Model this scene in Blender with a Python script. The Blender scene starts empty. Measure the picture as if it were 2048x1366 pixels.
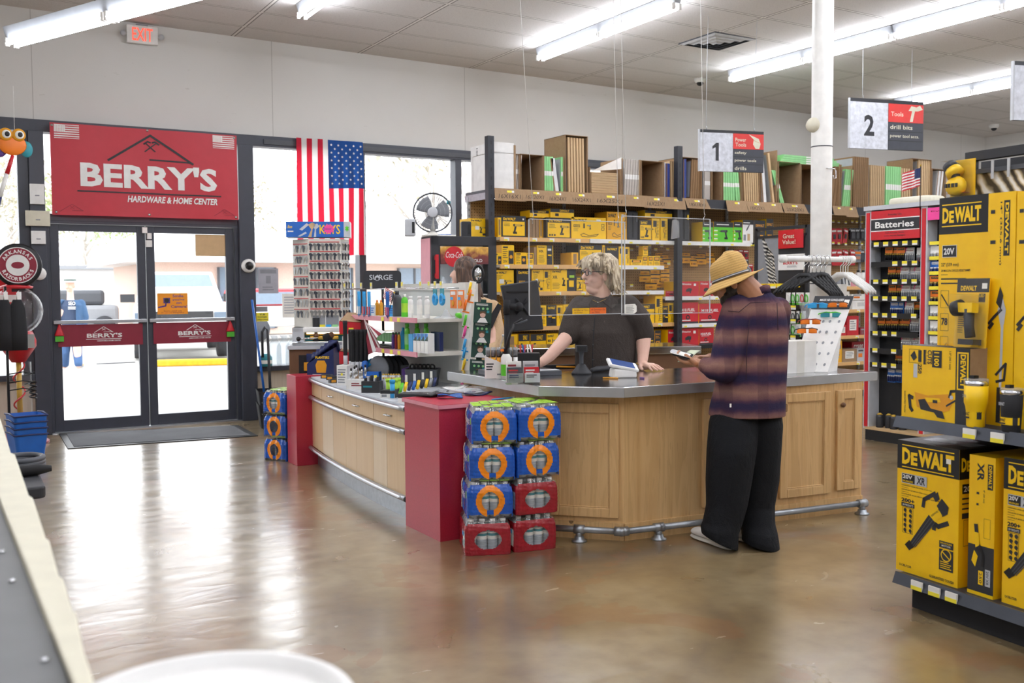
import bpy,bmesh,math,random
from mathutils import Matrix,Vector,Euler
import numpy as np
S = bpy.context.scene
COL = S.collection
rnd = random.Random(7)
R = math.radians
# ---------------------------------------------------------------- camera, sky, exposure
EYE = Vector((0,0,1.45))
_yaw,_pit,_rol,FPX = R(30.45),R(3.04),R(-0.367),1990.0
_f = Vector((math.sin(_yaw)*math.cos(_pit),math.cos(_yaw)*math.cos(_pit),-math.sin(_pit)))
_r0 = Vector((math.cos(_yaw),-math.sin(_yaw),0)); _u0 = _r0.cross(_f)
_r = _r0*math.cos(_rol)+_u0*math.sin(_rol); _u = -_r0*math.sin(_rol)+_u0*math.cos(_rol)
cd = bpy.data.cameras.new('camera'); cam = bpy.data.objects.new('camera',cd); COL.objects.link(cam)
cd.sensor_width = 36; cd.lens = FPX/2048*36; cd.clip_start = .05; cd.clip_end = 400
cam.matrix_world = Matrix(((_r.x,_u.x,-_f.x,0),(_r.y,_u.y,-_f.y,0),(_r.z,_u.z,-_f.z,1.45),(0,0,0,1)))
cd.dof.use_dof = True; cd.dof.focus_distance = 6.3; cd.dof.aperture_fstop = 4.0
S.camera = cam
W_ = bpy.data.worlds.new('sky'); S.world = W_; W_.use_nodes = True
_n = W_.node_tree; _bg = _n.nodes['Background']
_bg.inputs[0].default_value = (.93,.96,1,1); _bg.inputs[1].default_value = 2.3
S.view_settings.view_transform = 'Standard'; S.view_settings.look = 'None'
S.view_settings.gamma = 1; S.view_settings.use_curve_mapping = False
S.view_settings.exposure = 1.05
TUBE = 25.0        # strength of the fluorescent tubes

def ray(x,y): return (_r*((x-1024)/FPX) - _u*((y-683)/FPX) + _f)
def atY(x,y,Y): d = ray(x,y); return EYE + d*(Y/d.y)
def atX(x,y,X): d = ray(x,y); return EYE + d*(X/d.x)
def atZ(x,y,z=0): d = ray(x,y); return EYE + d*((z-1.45)/d.z)
def atW(x,y,w): return EYE + ray(x,y)*w
# ---------------------------------------------------------------- materials
def lin(h):
    h = h.lstrip('#'); c = [int(h[i:i+2],16)/255 for i in (0,2,4)]
    return tuple(v/12.92 if v <= .04045 else ((v+.055)/1.055)**2.4 for v in c)+(1,)
MAT = {}
class NT:
    def __init__(s,name):
        s.m = bpy.data.materials.new(name); s.m.use_nodes = True; s.t = s.m.node_tree; s.t.nodes.clear()
        s.out = s.n('ShaderNodeOutputMaterial')
    def n(s,t,**k):
        nd = s.t.nodes.new(t)
        for a,v in k.items():
            if a.startswith('i_'):
                key = a[2:]; key = int(key) if key.isdigit() else key.replace('_',' ')
                nd.inputs[key].default_value = v
            else: setattr(nd,a,v)
        return nd
    def l(s,a,b,ai=0,bi=0): s.t.links.new(a.outputs[ai],b.inputs[bi])
    def math(s,op,a,b=0,c=None):
        nd = s.n('ShaderNodeMath',operation=op)
        for i,v in enumerate((a,b) if c is None else (a,b,c)):
            if isinstance(v,(int,float)): nd.inputs[i].default_value = v
            else: s.t.links.new(v,nd.inputs[i])
        return nd.outputs[0]
    def mix(s,fac,a,b):
        nd = s.n('ShaderNodeMix',data_type='RGBA')
        for i,v in ((0,fac),(6,a),(7,b)):
            if isinstance(v,(int,float,tuple)): nd.inputs[i].default_value = v
            else: s.t.links.new(v,nd.inputs[i])
        return nd.outputs[2]
    def noise(s,scale,detail=3,stretch=None,coord='Object',dist=0):
        tc = s.n('ShaderNodeTexCoord'); o = tc.outputs[coord]
        if stretch:
            mp = s.n('ShaderNodeMapping'); mp.inputs['Scale'].default_value = stretch
            s.t.links.new(o,mp.inputs[0]); o = mp.outputs[0]
        nz = s.n('ShaderNodeTexNoise'); nz.inputs['Scale'].default_value = scale; nz.inputs['Detail'].default_value = detail
        nz.inputs['Distortion'].default_value = dist
        s.t.links.new(o,nz.inputs['Vector']); return nz.outputs['Fac']
    def xyz(s,coord='Object'):
        tc = s.n('ShaderNodeTexCoord'); sp = s.n('ShaderNodeSeparateXYZ'); s.t.links.new(tc.outputs[coord],sp.inputs[0])
        return sp.outputs
    def ramp(s,fac,stops):
        nd = s.n('ShaderNodeValToRGB'); e = nd.color_ramp.elements
        while len(e) < len(stops): e.new(.5)
        for el,(p,c) in zip(e,stops): el.position = p; el.color = lin(c) if isinstance(c,str) else c
        s.t.links.new(fac,nd.inputs[0]); return nd.outputs[0]
    def bsdf(s,color,rough=.5,metal=0.,bump=None,bstr=.2,bdist=.01,spec=.5,**k):
        b = s.n('ShaderNodeBsdfPrincipled')
        for nm,v in (('Base Color',color),('Roughness',rough),('Metallic',metal),('Specular IOR Level',spec)):
            if isinstance(v,(int,float,tuple)): b.inputs[nm].default_value = v
            else: s.t.links.new(v,b.inputs[nm])
        for nm,v in k.items(): b.inputs[nm.replace('_',' ')].default_value = v
        if bump is not None:
            bp = s.n('ShaderNodeBump'); bp.inputs['Strength'].default_value = bstr; bp.inputs['Distance'].default_value = bdist
            s.t.links.new(bump,bp.inputs['Height']); s.t.links.new(bp.outputs[0],b.inputs['Normal'])
        s.t.links.new(b.outputs[0],s.out.inputs[0]); return b
def mat(name,col,rough=.5,metal=0.,var=.06,ns=14,bump=0,spec=.5,stretch=None,**k):
    t = NT(name); c = lin(col)
    nz = t.noise(ns,3,stretch)
    d = tuple(max(0,v*(1-var*2.2)) for v in c[:3])+(1,); l = tuple(min(1,v*(1+var*2.2)) for v in c[:3])+(1,)
    t.bsdf(t.mix(nz,d,l),rough,metal,nz if bump else None,bump,spec=spec,**k)
    MAT[name] = t.m; return t.m
def glow(name,col,strength):
    t = NT(name); e = t.n('ShaderNodeEmission'); e.inputs[0].default_value = lin(col); e.inputs[1].default_value = strength
    nz = t.noise(3); t.t.links.new(t.math('MULTIPLY_ADD',nz,strength*.04,strength*.98),e.inputs[1])
    t.l(e,t.out); MAT[name] = t.m
def clear(name,tint='#ffffff',rough=.03,opac=.0,gl=.0,body='#ffffff'):
    """thin clear sheet: see-through, a mirror sheen by angle, a little milky body"""
    t = NT(name); tr = t.n('ShaderNodeBsdfTransparent'); tr.inputs[0].default_value = lin(tint)
    g = t.n('ShaderNodeBsdfGlossy'); g.inputs['Roughness'].default_value = rough
    fr = t.n('ShaderNodeLayerWeight'); fr.inputs[0].default_value = .5
    m1 = t.n('ShaderNodeMixShader'); f = t.math('MULTIPLY_ADD',t.math('POWER',fr.outputs['Facing'],4.5),.5,.03+gl)
    t.t.links.new(f,m1.inputs[0]); t.l(tr,m1,0,1); t.l(g,m1,0,2)
    d = t.n('ShaderNodeBsdfDiffuse'); d.inputs[0].default_value = lin(body)
    m2 = t.n('ShaderNodeMixShader'); nz = t.noise(9)
    t.t.links.new(t.math('MULTIPLY',nz,opac*2),m2.inputs[0]); t.l(m1,m2,0,1); t.l(d,m2,0,2)
    t.l(m2,t.out); MAT[name] = t.m
# ---------------------------------------------------------------- mesh builder
_txt = {}
def glyphs(s,bold=0.,shear=0.):
    k = (s,bold,shear)
    if k not in _txt:
        c = bpy.data.curves.new('t','FONT'); c.body = s; c.resolution_u = 2; c.offset = bold; c.shear = shear; c.fill_mode = 'FRONT'
        o = bpy.data.objects.new('t',c); COL.objects.link(o)
        dg = bpy.context.evaluated_depsgraph_get(); me = o.evaluated_get(dg).to_mesh()
        v = [(p.co.x,p.co.y) for p in me.vertices]; f = [tuple(p.vertices) for p in me.polygons]
        o.evaluated_get(dg).to_mesh_clear(); bpy.data.objects.remove(o); bpy.data.curves.remove(c)
        if not v: v = [(0,0)]
        x0 = min(p[0] for p in v); x1 = max(p[0] for p in v); y0 = min(p[1] for p in v); y1 = max(p[1] for p in v)
        _txt[k] = (v,f,x0,x1,y0,y1)
    return _txt[k]
class MB:
    def __init__(s): s.v = []; s.f = []; s.mi = []; s.sm = []; s.mats = []; s.M = Matrix.Identity(4)
    def idx(s,m):
        if m not in s.mats: s.mats.append(m)
        return s.mats.index(m)
    def add(s,vs,fs,m,smooth=False):
        b = len(s.v); i = s.idx(m); M = s.M
        s.v += [tuple(M @ Vector(v)) for v in vs]
        for f in fs: s.f.append(tuple(b+j for j in f)); s.mi.append(i); s.sm.append(smooth)
        return s
    def box(s,x0,y0,z0,x1,y1,z1,m):
        x0,x1 = sorted((x0,x1)); y0,y1 = sorted((y0,y1)); z0,z1 = sorted((z0,z1))
        return s.add([(x0,y0,z0),(x1,y0,z0),(x1,y1,z0),(x0,y1,z0),(x0,y0,z1),(x1,y0,z1),(x1,y1,z1),(x0,y1,z1)],
              [(0,3,2,1),(4,5,6,7),(0,1,5,4),(1,2,6,5),(2,3,7,6),(3,0,4,7)],m)
    def cb(s,c,d,m): return s.box(c[0]-d[0]/2,c[1]-d[1]/2,c[2]-d[2]/2,c[0]+d[0]/2,c[1]+d[1]/2,c[2]+d[2]/2,m)
    def prism(s,pts,z0,z1,m,smooth=False):
        n = len(pts); a = sum(pts[i][0]*pts[(i+1) % n][1]-pts[(i+1) % n][0]*pts[i][1] for i in range(n))
        if a < 0: pts = pts[::-1]
        vs = [(p[0],p[1],z0) for p in pts]+[(p[0],p[1],z1) for p in pts]
        return s.add(vs,[tuple(range(n-1,-1,-1)),tuple(range(n,2*n))]+[(i,(i+1) % n,n+(i+1) % n,n+i) for i in range(n)],m,smooth)
    def ext(s,pts,d,m):
        """planar 3-D polygon pushed by vector d"""
        n = len(pts); d = Vector(d); P = [Vector(p) for p in pts]
        return s.add([tuple(p) for p in P]+[tuple(p+d) for p in P],[tuple(range(n-1,-1,-1)),tuple(range(n,2*n))]+[(i,(i+1) % n,n+(i+1) % n,n+i) for i in range(n)],m)
    def poly(s,pts,m): return s.add(pts,[tuple(range(len(pts)))],m)
    def tube(s,pts,r,m,n=8,cap=True,smooth=True):
        P = [Vector(p) for p in pts]; rs = r if isinstance(r,(list,tuple)) else [r]*len(P)
        vs = []; fs = []; up = None
        for i,p in enumerate(P):
            t = (P[min(i+1,len(P)-1)]-P[max(i-1,0)]).normalized()
            if up is None: up = Vector((0,0,1)) if abs(t.z) < .9 else Vector((1,0,0))
            a = t.cross(up).normalized(); b = a.cross(t).normalized(); up = b
            for k in range(n):
                q = 2*math.pi*k/n; vs.append(tuple(p+(a*math.cos(q)+b*math.sin(q))*rs[i]))
        for i in range(len(P)-1):
            for k in range(n): fs.append((i*n+k,i*n+(k+1) % n,(i+1)*n+(k+1) % n,(i+1)*n+k))
        if cap: fs += [tuple(range(n-1,-1,-1)),tuple(range((len(P)-1)*n,len(P)*n))]
        return s.add(vs,fs,m,smooth)
    def cyl(s,a,b,r,m,n=12,r1=None): return s.tube([a,b],[r,r if r1 is None else r1],m,n)
    def lathe(s,prof,m,o=(0,0,0),n=20,smooth=True,sx=1,sy=1,cap=True):
        vs = []; fs = []
        for (r,z) in prof:
            for k in range(n): q = 2*math.pi*k/n; vs.append((o[0]+r*sx*math.cos(q),o[1]+r*sy*math.sin(q),o[2]+z))
        for i in range(len(prof)-1):
            for k in range(n): fs.append((i*n+k,i*n+(k+1) % n,(i+1)*n+(k+1) % n,(i+1)*n+k))
        if cap: fs += [tuple(range(n-1,-1,-1)),tuple(range((len(prof)-1)*n,len(prof)*n))]
        return s.add(vs,fs,m,smooth)
    def ball(s,c,r,m,n=12,k=8):
        r = (r,r,r) if isinstance(r,(int,float)) else r
        vs = [(c[0],c[1],c[2]-r[2])]; fs = []
        for i in range(1,k):
            p = math.pi*i/k-math.pi/2
            for j in range(n): q = 2*math.pi*j/n; vs.append((c[0]+r[0]*math.cos(p)*math.cos(q),c[1]+r[1]*math.cos(p)*math.sin(q),c[2]+r[2]*math.sin(p)))
        vs.append((c[0],c[1],c[2]+r[2]))
        for j in range(n): fs.append((0,1+(j+1) % n,1+j)); fs.append((len(vs)-1,1+(k-2)*n+j,1+(k-2)*n+(j+1) % n))
        for i in range(k-2):
            for j in range(n): fs.append((1+i*n+j,1+i*n+(j+1) % n,1+(i+1)*n+(j+1) % n,1+(i+1)*n+j))
        return s.add(vs,fs,m,True)
    def grid(s,fn,nu,nv,m,smooth=True):
        vs = [fn(i/nu,j/nv) for i in range(nu+1) for j in range(nv+1)]
        return s.add(vs,[(i*(nv+1)+j,(i+1)*(nv+1)+j,(i+1)*(nv+1)+j+1,i*(nv+1)+j+1) for i in range(nu) for j in range(nv)],m,smooth)
    def loft(s,rings,m,n=24,smooth=True):
        """rings: (centre, ax, ay) with ax, ay half-axis vectors"""
        vs = []; fs = []
        for c,a,b in rings:
            c,a,b = Vector(c),Vector(a),Vector(b)
            for k in range(n): q = 2*math.pi*k/n; vs.append(tuple(c+a*math.cos(q)+b*math.sin(q)))
        for i in range(len(rings)-1):
            for k in range(n): fs.append((i*n+k,i*n+(k+1) % n,(i+1)*n+(k+1) % n,(i+1)*n+k))
        fs += [tuple(range(n-1,-1,-1)),tuple(range((len(rings)-1)*n,len(rings)*n))]
        return s.add(vs,fs,m,smooth)
    def build(s,name,parent=None,loc=None,rz=0,bevel=0,seg=2,solid=0,rot=None):
        me = bpy.data.meshes.new(name); me.from_pydata(s.v,[],s.f)
        for m in s.mats: me.materials.append(MAT[m])
        me.polygons.foreach_set('material_index',s.mi); me.polygons.foreach_set('use_smooth',s.sm); me.update()
        o = bpy.data.objects.new(name,me); COL.objects.link(o)
        if parent: o.parent = parent
        if loc is not None: o.location = loc
        o.rotation_euler = rot if rot else (0,0,rz)
        if bevel: md = o.modifiers.new('b','BEVEL'); md.width = bevel; md.segments = seg; md.limit_method = 'ANGLE'; md.angle_limit = R(40)
        if solid: md = o.modifiers.new('s','SOLIDIFY'); md.thickness = solid; md.offset = 0
        return o
class Face:
    """flat frame on a box side: prints sit a hair above the board"""
    def __init__(s,mb,O,U,V,w,h):
        s.mb = mb; s.O = Vector(O); s.U = Vector(U).normalized(); s.V = Vector(V).normalized(); s.N = s.U.cross(s.V); s.w = w; s.h = h; s.e = .0006
    def p(s,x,y,L): return tuple(s.O+s.U*x+s.V*y+s.N*(s.e*L))
    def poly(s,pts,m,L=1): s.mb.poly([s.p(x*s.w,y*s.h,L) for x,y in pts],m)
    def rect(s,x0,y0,x1,y1,m,L=1): s.poly([(x0,y0),(x1,y0),(x1,y1),(x0,y1)],m,L)
    def frame(s,x0,y0,x1,y1,t,m,L=1):
        tx,ty = t/s.w,t/s.h
        s.rect(x0,y0,x1,y0+ty,m,L); s.rect(x0,y1-ty,x1,y1,m,L); s.rect(x0,y0,x0+tx,y1,m,L); s.rect(x1-tx,y0,x1,y1,m,L)
    def circ(s,x,y,r,m,L=1,n=16,ry=None):
        s.mb.poly([s.p(x*s.w+r*math.cos(2*math.pi*k/n),y*s.h+(ry or r)*math.sin(2*math.pi*k/n),L) for k in range(n)],m)
    def line(s,pts,t,m,L=1):
        P = [Vector((x*s.w,y*s.h)) for x,y in pts]
        for a,b in zip(P,P[1:]):
            d = (b-a)
            if d.length < 1e-6: continue
            d.normalize(); q = Vector((-d.y,d.x))*t/2; a2 = a-d*t*.3; b2 = b+d*t*.3
            s.mb.poly([s.p(*(v),L) for v in (a2-q,b2-q,b2+q,a2+q)],m)
    def text(s,t,x,y,h,m,L=1,w=None,al='l',bold=.012,sh=0.,va='b',turn=0):
        """h, w in face fractions; the text box is fitted to w (optional) by h; turn=-90 reads downward"""
        if not t.strip(): return
        v,f,x0,x1,y0,y1 = glyphs(t,bold,sh); H = h*s.h if not turn else h*s.w
        k = H/(y1-y0); kx = k
        if w: kx = (w*(s.w if not turn else s.h))/(x1-x0)
        tw = (x1-x0)*kx; ox = {'l': 0,'c': -tw/2,'r': -tw}[al]; ca,sa = math.cos(R(turn)),math.sin(R(turn))
        out = []
        for a,b in v:
            X = (a-x0)*kx+ox; Y = (b-y0)*k - (H/2 if va == 'c' else 0)
            out.append(s.p(x*s.w+X*ca-Y*sa,y*s.h+X*sa+Y*ca,L))
        s.mb.add(out,f,m)
    def fine(s,x0,y0,x1,y1,n,m,L=1,fill=.5):
        for i in range(n):
            yy = y1-(y1-y0)*(i+.25)/n; hh = (y1-y0)/n*fill; xe = x0+(x1-x0)*(.7+.3*rnd.random())
            s.rect(x0,yy-hh,xe,yy,m,L)
def tag(o,label,cat,group=None,kind=None):
    if label: o['label'] = label
    if cat: o['category'] = cat
    if group: o['group'] = group
    if kind: o['kind'] = kind
    return o
def thing(name,label,cat,loc=(0,0,0),rz=0,group=None):
    o = bpy.data.objects.new(name,None); o.empty_display_size = .1; COL.objects.link(o)
    o.location = loc; o.rotation_euler = (0,0,rz); return tag(o,label,cat,group)
def struct(name,mb,**k): o = mb.build(name,**k); o['kind'] = 'structure'; return o
def kids(o): return [c for c in bpy.data.objects if c.parent == o]
def dup(o,loc,rz=0,label=None,group=None,_k={}):
    if o not in _k: _k[o] = [(c,kids(c)) for c in kids(o)]
    c = o.copy(); COL.objects.link(c); c.location = loc; c.rotation_euler = (0,0,rz)
    if label: c['label'] = label
    if group: c['group'] = group
    for ch,gs in _k[o]:
        d = ch.copy(); COL.objects.link(d); d.parent = c
        for g in gs: e = g.copy(); COL.objects.link(e); e.parent = d
    return c
def rounded(w,d,r,n=5):
    P = []
    for cx,cy,a in ((w/2-r,d/2-r,0),(-w/2+r,d/2-r,90),(-w/2+r,-d/2+r,180),(w/2-r,-d/2+r,270)):
        for i in range(n+1): q = R(a+90*i/n); P.append((cx+r*math.cos(q),cy+r*math.sin(q)))
    return P
ORD = ['first','second','third','fourth','fifth','sixth','seventh','eighth','ninth','tenth','eleventh','twelfth','thirteenth','fourteenth','fifteenth','sixteenth']
# plain materials
for a in (('white','#e9e8e4',.5),('offwhite','#d9d6cc',.5),('cream','#d8d3bd',.55),('postwhite','#eceae4',.5),('black','#141416',.45),('softblack','#1d1d20',.8),('charcoal','#2c2d31',.55),('grey','#8a8d92',.5),
          ('darkgrey','#4a4d53',.5),('lightgrey','#bfc2c6',.5),('yellow','#ffca08',.42),('amber','#e09a1c',.5),('red','#c8202b',.4),('deepred','#8e1f2b',.4),('pink','#f0489a',.45),('rose','#d98c98',.45),
          ('blue','#1d62b8',.4),('navy','#1d2a5c',.45),('sky','#2fa0dd',.4),('green','#57b735',.45),('lime','#a8d83a',.45),('mint','#8fcf8a',.5),('darkgreen','#23453a',.5),('orange','#ee7d1b',.45),('paper','#f3f1ea',.7),
          ('purple','#5b3a86',.45),('teal','#2c8f9b',.45),('gold','#c9a23a',.35),('brown','#6b4a30',.6),('tan','#c9a97c',.6),('bronze','#3d404a',.4),('maroon','#8c2336',.45),('tag','#f2e23a',.5)):
    mat(a[0],a[1],a[2])
mat('steel','#b9bcc0',.28,1,var=.05,ns=30); mat('chrome','#d5d8db',.12,1,var=.02); mat('galv','#9ea3a8',.38,.9,var=.12,ns=25)
mat('darksteel','#50535a',.35,.8); mat('rubber','#19191b',.75); mat('alu','#c8ccd2',.3,.9)
clear('glass'); clear('clearplastic','#ffffff',.08,.012,.0); clear('shrink','#ffffff',.1,.03,.05); clear('hazyplastic','#eef2f5',.2,.16,.02)
# ================================================================ the shop shell
t = NT('concrete'); n1 = t.noise(.8,8,dist=.5); n2 = t.noise(2.3,7,dist=.35); n3 = t.noise(9,8); n4 = t.noise(60,2)
c = t.ramp(n1,[(.3,'#5f4b31'),(.42,'#8d7853'),(.52,'#9d8b68'),(.62,'#87724f'),(.75,'#644f33')])
c = t.mix(t.math('MULTIPLY',t.math('SUBTRACT',n2,.4),.8),c,lin('#a99876'))
c = t.mix(t.math('MULTIPLY',t.math('POWER',n3,2.5),1.),c,lin('#54402c'))
sp = t.math('GREATER_THAN',t.noise(38,2),.76); c = t.mix(t.math('MULTIPLY',sp,.5),c,lin('#4d3f30'))
rs = t.noise(1.1,5,(1,.5,1)); rust = t.math('MULTIPLY',t.math('GREATER_THAN',t.noise(1.3,7,dist=1),.6),.35); c = t.mix(rust,c,lin('#8d5a2c')); px_,py_,pz_ = t.xyz(); q1 = t.math('DIVIDE',t.math('SUBTRACT',px_,3.48),.45); q2 = t.math('DIVIDE',t.math('SUBTRACT',py_,2.5),.3)
st = t.math('SUBTRACT',1.0,t.math('SQRT',t.math('ADD',t.math('MULTIPLY',q1,q1),t.math('MULTIPLY',q2,q2)))); st = t.math('MULTIPLY',t.math('MAXIMUM',t.math('ADD',st,t.math('MULTIPLY_ADD',t.noise(6,6),2.4,-1.5)),0),.9); cl = t.n('ShaderNodeClamp'); t.t.links.new(st,cl.inputs[0]); c = t.mix(t.math('MULTIPLY',cl.outputs[0],.6),c,lin('#8a5420'))
rg = t.math('MULTIPLY_ADD',n2,.22,.2); n5 = t.noise(5,6,(.6,1.4,1),dist=.8); b = t.bsdf(c,rg,0,t.math('ADD',n2,t.math('MULTIPLY',n5,.5)),.16,.02,spec=.6,Coat_Weight=.9,Coat_IOR=1.75); t.t.links.new(t.math('MULTIPLY_ADD',n5,.4,.0),b.inputs['Coat Roughness']); t.t.links.new(b.inputs['Normal'].links[0].from_socket,b.inputs['Coat Normal'])
MAT['concrete'] = t.m
t = NT('ceilingtile'); x,y,z = t.xyz(); P,Q = 1.477,.62
def _line(v,per,off,wd): return t.math('LESS_THAN',t.math('FRACT',t.math('DIVIDE',t.math('ADD',v,off),per)),wd/per)
ln = t.math('MAXIMUM',_line(x,P,20*P-4.47+.012,.026),_line(y,Q,20*Q-9.405+.012,.024))
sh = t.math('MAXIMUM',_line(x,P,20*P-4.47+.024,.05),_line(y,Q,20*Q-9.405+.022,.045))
n = t.noise(90,4); c = t.mix(n,lin('#c6c2bf'),lin('#dcd9d6')); c = t.mix(t.math('GREATER_THAN',t.noise(160,1),.66),c,lin('#b5b1ae'))
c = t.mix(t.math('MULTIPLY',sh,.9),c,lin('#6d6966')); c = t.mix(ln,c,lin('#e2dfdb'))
t.bsdf(c,.9,0,t.math('SUBTRACT',n,t.math('MULTIPLY',sh,.8)),.25,.008); MAT['ceilingtile'] = t.m
t = NT('plaster'); x,y,z = t.xyz(); n = t.noise(1.3,5); n2 = t.noise(120,3)
c = t.mix(n,lin('#cfcdc8'),lin('#dbd9d4')); seam = t.math('LESS_THAN',t.math('FRACT',t.math('DIVIDE',t.math('ADD',x,40.5),2.44)),.0035)
c = t.mix(t.math('MULTIPLY',seam,.5),c,lin('#8f8b84')); c = t.mix(t.math('MULTIPLY',t.math('GREATER_THAN',t.noise(7,6,(1,1,6)),.73),.35),c,lin('#a39c90'))
t.bsdf(c,.75,0,n2,.15,.004); MAT['plaster'] = t.m
t = NT('lowerpanel'); n = t.noise(6,4,(8,8,.6)); t.bsdf(t.mix(n,lin('#b9ab98'),lin('#d2c8b6')),.6,0,n,.1); MAT['lowerpanel'] = t.m
mb = MB(); mb.box(-7,-9,-.12,16.6,11.25,0,'concrete'); struct('floor',mb)
mb = MB(); mb.add([(-7,-9,4.36),(16.6,-9,4.07),(16.6,11.3,4.07),(-7,11.3,4.36),(-7,-9,4.6),(16.6,-9,4.6),(16.6,11.3,4.6),(-7,11.3,4.6)],
    [(0,1,2,3),(7,6,5,4),(0,4,5,1),(1,5,6,2),(2,6,7,3),(3,7,4,0)],'ceilingtile'); struct('ceiling',mb)
YW = 11.1
mb = MB(); mb.box(-7,YW,3.15,16.6,YW+.2,4.6,'plaster')                    # above the shop front
mb.box(9.4,YW,0,16.6,YW+.2,3.15,'plaster'); mb.box(-7,YW,0,-3,YW+.2,3.15,'plaster')
mb.box(-3,YW,0,.93,YW+.12,.58,'lowerpanel'); mb.box(3.16,YW,0,9.4,YW+.12,.56,'lowerpanel')
struct('wall_front',mb)
mb = MB(); mb.box(16.3,-9,0,16.6,YW,4.6,'plaster'); struct('wall_right',mb)
mb = MB(); mb.box(-7.2,-9,0,-7,YW,4.6,'plaster'); struct('wall_left',mb)
mb = MB(); mb.box(-7,-9.2,0,16.6,-9,4.6,'plaster'); struct('wall_back',mb)
# dark bronze shop front
mb = MB(); B = 'bronze'
mb.box(-3,YW-.05,3.05,9.4,YW+.12,3.17,B)
mb.box(.92,YW-.09,0,1.06,YW+.12,3.05,B)
mb.box(2.99,YW-.12,0,3.16,YW+.12,3.05,B)
for a in (4.42,5.70,7.35,9.3): mb.box(a,YW-.05,.56,a+.085,YW+.1,3.05,B)
for a in (-.7,.82): mb.box(a,YW-.05,.56,a+.1,YW+.1,3.05,B)
mb.box(3.16,YW-.08,.54,9.4,YW+.12,.6,B); mb.box(-3,YW-.08,.56,.93,YW+.12,.62,B)
mb.box(1.06,YW-.06,2.165,2.99,YW+.1,2.235,B)
struct('trim_1',mb,bevel=.004)
mb = MB(); mb.box(3.3,YW-.065,3.075,9.3,YW-.05,3.13,'darkgrey'); struct('trim_2',mb)
k = 0
for x0,x1 in ((-2.9,-.7),(-.6,.82),(3.16,4.42),(4.505,5.7),(5.785,7.35),(7.435,9.3)):
    k += 1; mb = MB(); mb.box(x0,YW+.02,.6,x1,YW+.03,3.05,'glass'); struct('window_%d' % k,mb)
mb = MB(); mb.box(1.06,YW+.02,2.235,2.99,YW+.03,3.05,'glass'); struct('window_%d' % (k+1),mb)
# double entrance doors
D = bpy.data.objects.new('door_1',None); COL.objects.link(D); D.location = (2.02,YW,0); D['kind'] = 'structure'
mb = MB(); mb.box(-.96,-.06,0,-.93,.06,2.165,B); mb.box(.93,-.06,0,.97,.06,2.165,B); mb.box(-.93,-.06,2.14,.93,.06,2.165,B); mb.box(-.96,-.08,0,.97,.1,.012,'alu'); mb.build('door_frame',D)
for sx in (-1,1):
    mb = MB(); a,b_ = sorted((sx*.004,sx*.925))
    mb.box(a,-.025,.015,a+.085,.025,2.135,B); mb.box(b_-.085,-.025,.015,b_,.025,2.135,B); mb.box(a+.085,-.025,.015,b_-.085,.025,.13,B); mb.box(a+.085,-.025,2.065,b_-.085,.025,2.135,B)
    L = mb.build('door_leaf',D,bevel=.003)
    mb = MB(); mb.box(a+.08,-.004,.125,b_-.08,.004,2.07,'glass'); mb.build('glass_pane',L)
    mb = MB(); mb.box(a+.01,-.075,1.12,b_-.01,-.045,1.155,'alu'); mb.box(a+.02,-.05,1.11,a+.06,-.02,1.165,'darkgrey'); mb.box(b_-.06,-.05,1.11,b_-.02,-.02,1.165,'darkgrey'); mb.build('push_bar',L,bevel=.004)
    mb = MB(); mb.box(a+.05,-.041,.885,b_-.05,-.037,1.11,'maroon'); F = Face(mb,(a+.05,-.041,.885),(1,0,0),(0,0,1),b_-a-.1,.225)
    F.text("BERRY'S",.33 if sx < 0 else .31,.38,.2,'white',1,.42,bold=.03); F.rect(.32,.3,.74,.325,'white'); F.text('HARDWARE & HOME CENTER',.45,.2,.06,'white',1,.28,bold=.02)
    F.line([(.42,.62),(.53,.88),(.64,.62)],.006,'white'); F.line([(.51,.72),(.55,.8)],.004,'white'); F.line([(.55,.72),(.51,.8)],.004,'white'); F.line([(.53,.64),(.63,.64)],.004,'white')
    mb.build('printed_band',L)
    mb = MB(); c = (b_-.06 if sx > 0 else a+.06); mb.lathe([(.001,.14),(.03,.07),(.045,.03),(.045,.02)],'red',(c,-.06,.98),10,sy=.4); mb.box(c-.04,-.07,.94,c+.04,-.05,.995,'green'); mb.build('melon_sticker',L)
mb = MB()
for x,z,w,h in ((-.01,2.09,.05,.06),(.035,2.03,.045,.06),(.03,1.95,.06,.07)): mb.box(x-w/2,-.06,z-h/2,x+w/2,-.025,z+h/2,'white')
mb.build('door_sensor',D)
# dome cameras, alarm boxes on the posts
def dome(loc,label,wall=False):
    t_ = thing('security_camera',label,'security camera',loc)
    mb = MB(); mb.lathe([(.075,0),(.075,-.035),(.06,-.06),(.05,-.062)],'white',n=20); h = mb.build('housing',t_)
    mb = MB(); mb.ball((0,0,-.06),(.047,.047,.045),'black',14,10); e = mb.build('lens_dome',t_)
    if wall: t_.rotation_euler = (R(-90),0,0)
    return t_
dome((8.78,10.06,4.175),'white dome camera on the ceiling above the filter cartons, near the air vent')
dome((15.2,10.2,4.09),'white dome camera on the ceiling near the far right wall corner')
dome((3.075,YW-.12,1.72),'white round camera with dark lens on the post right of the doors',True)
for z,h,l in ((2.42,.2,'tall white alarm sensor on the dark post, highest of its boxes'),(2.18,.15,'cream control box on the dark post left of the doors'),(1.99,.13,'square white switch plate on the dark post under the cream box')):
    mb = MB(); w = .22 if z == 2.18 else .13; mb.box(-w/2,-.04,-h/2,w/2,0,h/2,'cream' if z == 2.18 else 'white'); mb.box(-.02,-.045,-.02,.02,-.04,-.01,'grey')
    tag(mb.build('alarm_box',loc=(.985,YW-.09,z),bevel=.01),l,'alarm box','boxes on the entrance post')
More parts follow.
